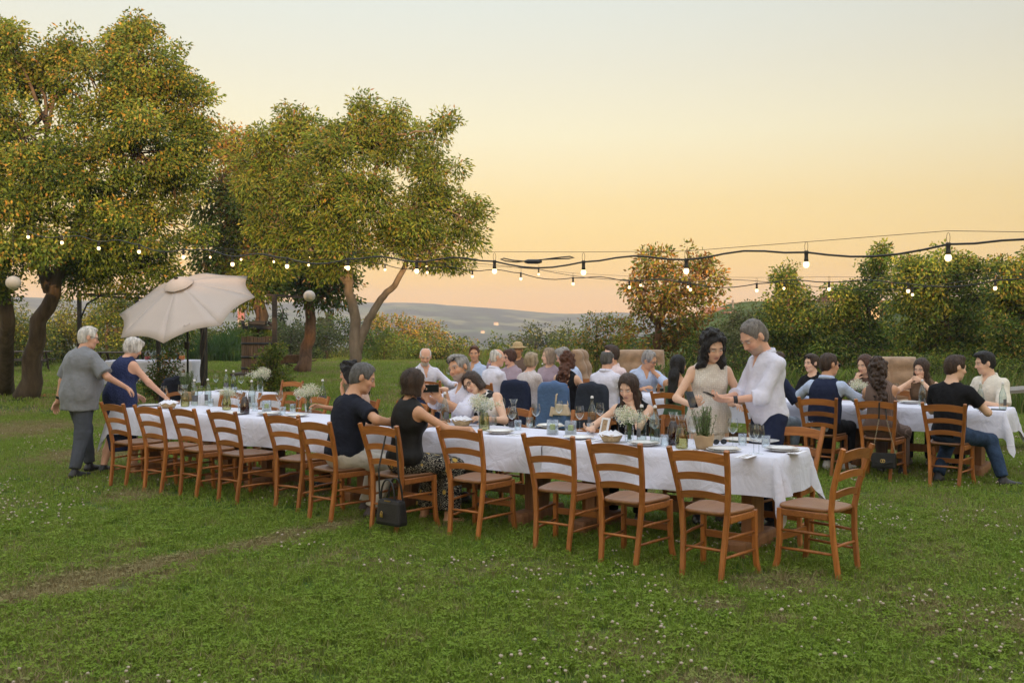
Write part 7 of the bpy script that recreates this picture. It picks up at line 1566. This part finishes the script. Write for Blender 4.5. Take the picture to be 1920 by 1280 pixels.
    B = P(loc=WD(972, 700, 18.2).xy.to_3d(), rz=facing(-.2, -1), vox=.014, H=1.74, lean=4, top=C_BROWN, sleeve='long', bottom=C_BLACK, hair='short', hair_c=GREY_H, skin=TAN, head=(0, 0, 0), seed=31, label='person in a straw hat sitting behind the short-haired woman')
    b = MB(); b.lathe([(.001, .155), (.05, .155), (.085, .13), (.098, .075), (.10, .062), (.16, .050), (.165, .056), (.10, .070)], 22); b.v = [tuple(B.hc + B.RH @ v3(*q)) for q in b.v]; b.obj('straw_hat', WICKER, B.root)
    F(892, 'brown-haired person half hidden behind the smiling man', turn=0, H=1.72, lean=4, top=C_BLUE, sleeve='long', neckline='collar', bottom=C_NAVY, hair='short', hair_c=AUB_H, skin=TAN, head=(30, 0, 0), seed=32)
    B = P(loc=WD(793, 700, 15.0).xy.to_3d(), rz=facing(.35, -.94), vox=.013, H=1.76, lean=14, wide=1.08, top=C_WHITE, sleeve='long', neckline='collar', bottom=C_NAVY, hair='bald', hair_c=WHITE_H, beard=(.60,.56,.52), beard_k=.9, skin=RUDDY, head=(-16, -6, 0), armL=dict(to=(-.42, .36, .80), hint=(-.6, -.4, -.6)), armR=dict(to=(.12, .40, .80)), seed=33, label='white-bearded man in white shirt with dark suspender at table end')
    s = MB(); s.bar([tuple(B.nb + B.T2 @ v3(.075, -.02, -.02)), tuple(B.nb + B.T2 @ v3(.085, .11, -.07)), tuple(B.c1 + B.T2 @ v3(.075, .145, .0)), tuple(B.w1 + B.T2 @ v3(.06, .15, .0))], .017, .003, (1, 0, 0)); s.obj('suspender', C_BLACK, B.root)
def vest(B, m):
    k = 1.0; T2_ = B.T2; c1, w1, P0 = B.c1, B.w1, B.P0
    ps = [cone(P0 + v3(0, 0, .02), w1, .182, .176, .05, (v3(0,1,0), .80)), cone(w1, c1, .178, .186, .05, (T2_ @ v3(0,1,0), .80)), ell(c1 + T2_ @ v3(0, 0, .03), v3(.182, .148, .158), T2_.T, .05)]
    for i, sx in enumerate((-1, 1)): ps.append(cone(c1 + T2_ @ v3(sx*.10, -.01, .08), B.nb + T2_ @ v3(sx*.085, -.0, -.035), .066, .058, .04))
    for i, sx in enumerate((-1, 1)): ps.append(ell(B.sh[i] + T2_ @ v3(sx*.045, 0, -.03), v3(.055, .15, .10), T2_.T, .012, True))
    ps += [ell(B.nb + T2_ @ v3(0, .02, .04), v3(.085, .10, .06), T2_.T, .01, True), plane(P0 + v3(0, 0, -.01), (0, 0, -1))]
    link('waistcoat', np_mesh('waistcoat', *sdf(ps, .011, .003, 26), m), None, B.root)
def jacket(c, m, label, drop=.30):
    x, y, a = c[:3]; root = empty('jacket', (x, y, 0), a, label, 'jacket')
    ps = [cone((-.165, -.075, .885), (.165, -.075, .885), .050, .050, .04, (v3(0,1,0), .85)), cone((-.19, -.080, .82), (-.215, -.10, .885-drop-.18), .052, .060, .05), cone((.19, -.080, .82), (.215, -.10, .885-drop-.18), .052, .060, .05),
          cone((-.11, -.085, .82), (-.13, -.095, .885-drop-.22), .07, .075, .08, (v3(0,1,0), .5)), cone((.11, -.085, .82), (.13, -.095, .885-drop-.22), .07, .075, .08, (v3(0,1,0), .5)), cone((0, -.085, .82), (0, -.098, .885-drop-.22), .09, .09, .08, (v3(0,1,0), .42)), cone((0, -.06, .90), (0, -.055, .87), .055, .05, .04, (v3(0,1,0), .7)), plane((0, 0, .885-drop-.20), (0, 0, -1))]
    link('jacket_body', np_mesh('jacket', *sdf(ps, .014, .006, 22, (1, 1, .5), seed=x), m), None, root)
    b = MB(); b.bar([(-.09, -.03, .895), (0, -.015, .935), (.09, -.03, .895)], .014, .010, (0, 1, 0)); b.obj('collar', m, root)
jacket(t2n[7], M_cloth((.020,.026,.055), 'navy_jacket'), 'navy jacket over the chair of the woman in lace', .34)
jacket(t2n[6], M_cloth((.075,.135,.27), 'blue_jacket'), 'mid-blue jacket over the chair of the red-haired woman', .36)
jacket(t2n[5], M_cloth((.030,.035,.050), 'charcoal_jacket'), 'charcoal jacket over the chair of the balding man', .34)
_p = T3(1.55, .30); jacket((_p.x, _p.y, ROW_A - math.pi*.5), M_cloth((.016,.018,.026), 'dark_jacket'), 'dark jacket over a chair at the short third table', .30)
people()
# ================================================================ STRING LIGHTS, HAZE
BULB_ON = emit_mat('bulb_glow', (1.0,.70,.34), 1.15); CABLE = mat('black_cable', (.012,.012,.013), .5, .1, 20); SOCK = mat('black_socket', (.016,.016,.018), .45, .1, 20)
def strand(label, pts, rb, cable_r, wire=True):
    """pts: bulb hanging points (cable height) in world, in order"""
    root = empty('string_lights', pts[0], 0, label, 'string lights'); o = Vector(pts[0]); b = MB(); path = []
    for i, (p, q) in enumerate(zip(pts, pts[1:])):
        for k in range(6):
            t = k/6; s = p.lerp(q, t); s.z += -.03*math.sin(math.pi*t)*(2.0 if i % 3 == 1 else .4) + (.055*math.sin(math.pi*t)*math.sin(math.pi*t) if i % 3 != 1 else 0); path.append(s-o)
    path.append(pts[-1]-o); b.tube(path, cable_r, 6); b.obj('cable', CABLE, root)
    if wire:
        w = MB(); w.tube([p-o + Vector((0, 0, .085+.012*math.sin(i*1.7))) for i, p in enumerate(pts)], .0022, 4); w.obj('support_wire', CABLE, root)
    pr = MB(); pr.lathe([(.001, .012), (rb*.72, .012), (rb*.78, .0), (rb*.62, -.02), (rb*.66, -.05), (rb*.74, -.055), (rb*.72, -.075), (.001, -.075)], 12)
    ring = [(.013*math.cos(a), 0, .045+.04*math.sin(a)) for a in np.linspace(-1.2, 4.3, 9)]; pr.tube(ring, .0018, 4); sm = pr.mesh('socket')
    bl = MB(); bl.lathe([(rb*.60, -.072), (rb*.92, -.085), (rb, -.085-rb*.6), (rb*.86, -.085-rb*1.1), (rb*.5, -.085-rb*1.5), (.001, -.085-rb*1.62)], 14); bm_ = bl.mesh('bulb')
    for p in pts:
        s = link('socket', sm, SOCK, root, p-o); link('bulb', bm_, BULB_ON, s)
def strands():
    Z0 = 7.2; ys = [458, 473, 487, 491, 490, 491, 486, 484, 481, 468, 459, 453, 443, 433]; P = []
    for i in range(-1, 14):
        d = 1+.09148*i; Z = Z0*d; x = 960+(818.0-215.71*i)/d; y = ys[i] if i >= 0 else 462; P.append(WD(x, y, Z))
    strand('nearest string of lit bulbs on black cable, crossing the whole picture', P, .024, .008)
    # plug joint with a loop of spare cable
    c = (P[4].lerp(P[5], .55)); root = empty('cable_joint', c, 0, 'black cable plug joint with looped slack on the nearest light string', 'cable joint')
    u = (P[5]-P[4]).normalized()
    m = MB(); m.tube([-u*.10, -u*.06, u*.06, u*.10], [.012, .022, .022, .012], 8); m.obj('plug', SOCK, root)
    m = MB(); m.tube([u*t + Vector((0, 0, z)) for t, z in ((.08, 0), (.25, .012), (.36, .03), (.40, .022), (.34, .004), (.2, -.006), (.02, .012), (-.2, .024), (-.42, .03), (-.48, .04), (-.43, .05), (-.3, .04), (-.08, .016))], .006, 6); m.obj('slack_loop', CABLE, root)
    Z0 = 12.5; P = []; ys = [526, 532, 529, 532, 531, 527, 521, 512, 508, 501, 496, 492, 488, 482, 478, 474]
    for i in range(-1, 16):
        d = 1+.04969*i; Z = Z0*d; x = 960+(906.1-126.25*i)/d; y = ys[i] if i >= 0 else 524; P.append(WD(x, y, Z))
    strand('second string of lit bulbs, further back over the diners', P, .023, .007)
    P = [WD(x, y, Y) for x, y, Y in ((1990, 512, 14), (1711, 541, 15.5), (1470, 530, 16.6), (1290, 528, 17.6), (1201, 525, 18.2), (1010, 505, 19.6), (800, 492, 21), (581, 475, 23))]
    strand('faint third string of bulbs furthest back above the diners', P, .021, .005, False)
strands()
def haze():
    m = bpy.data.materials.new('haze_air'); m.use_nodes = True; N, L = m.node_tree.nodes, m.node_tree.links
    for n in list(N):
        if n.type != 'OUTPUT_MATERIAL': N.remove(n)
    v = N.new('ShaderNodeVolumePrincipled'); v.inputs['Color'].default_value = (.80,.84,1.0, 1); v.inputs['Density'].default_value = HAZE_D; v.inputs['Anisotropy'].default_value = .2
    L.new(v.outputs[0], [n for n in N if n.type == 'OUTPUT_MATERIAL'][0].inputs['Volume'])
    b = MB(); b.box((0, 0, 13.0), (3500, 3500, 92)); o = b.obj('haze', m); tag(o, 'thin evening haze lying over the lawn and the valley', 'haze', kind='stuff')
HAZE_D = 0.00050
haze()
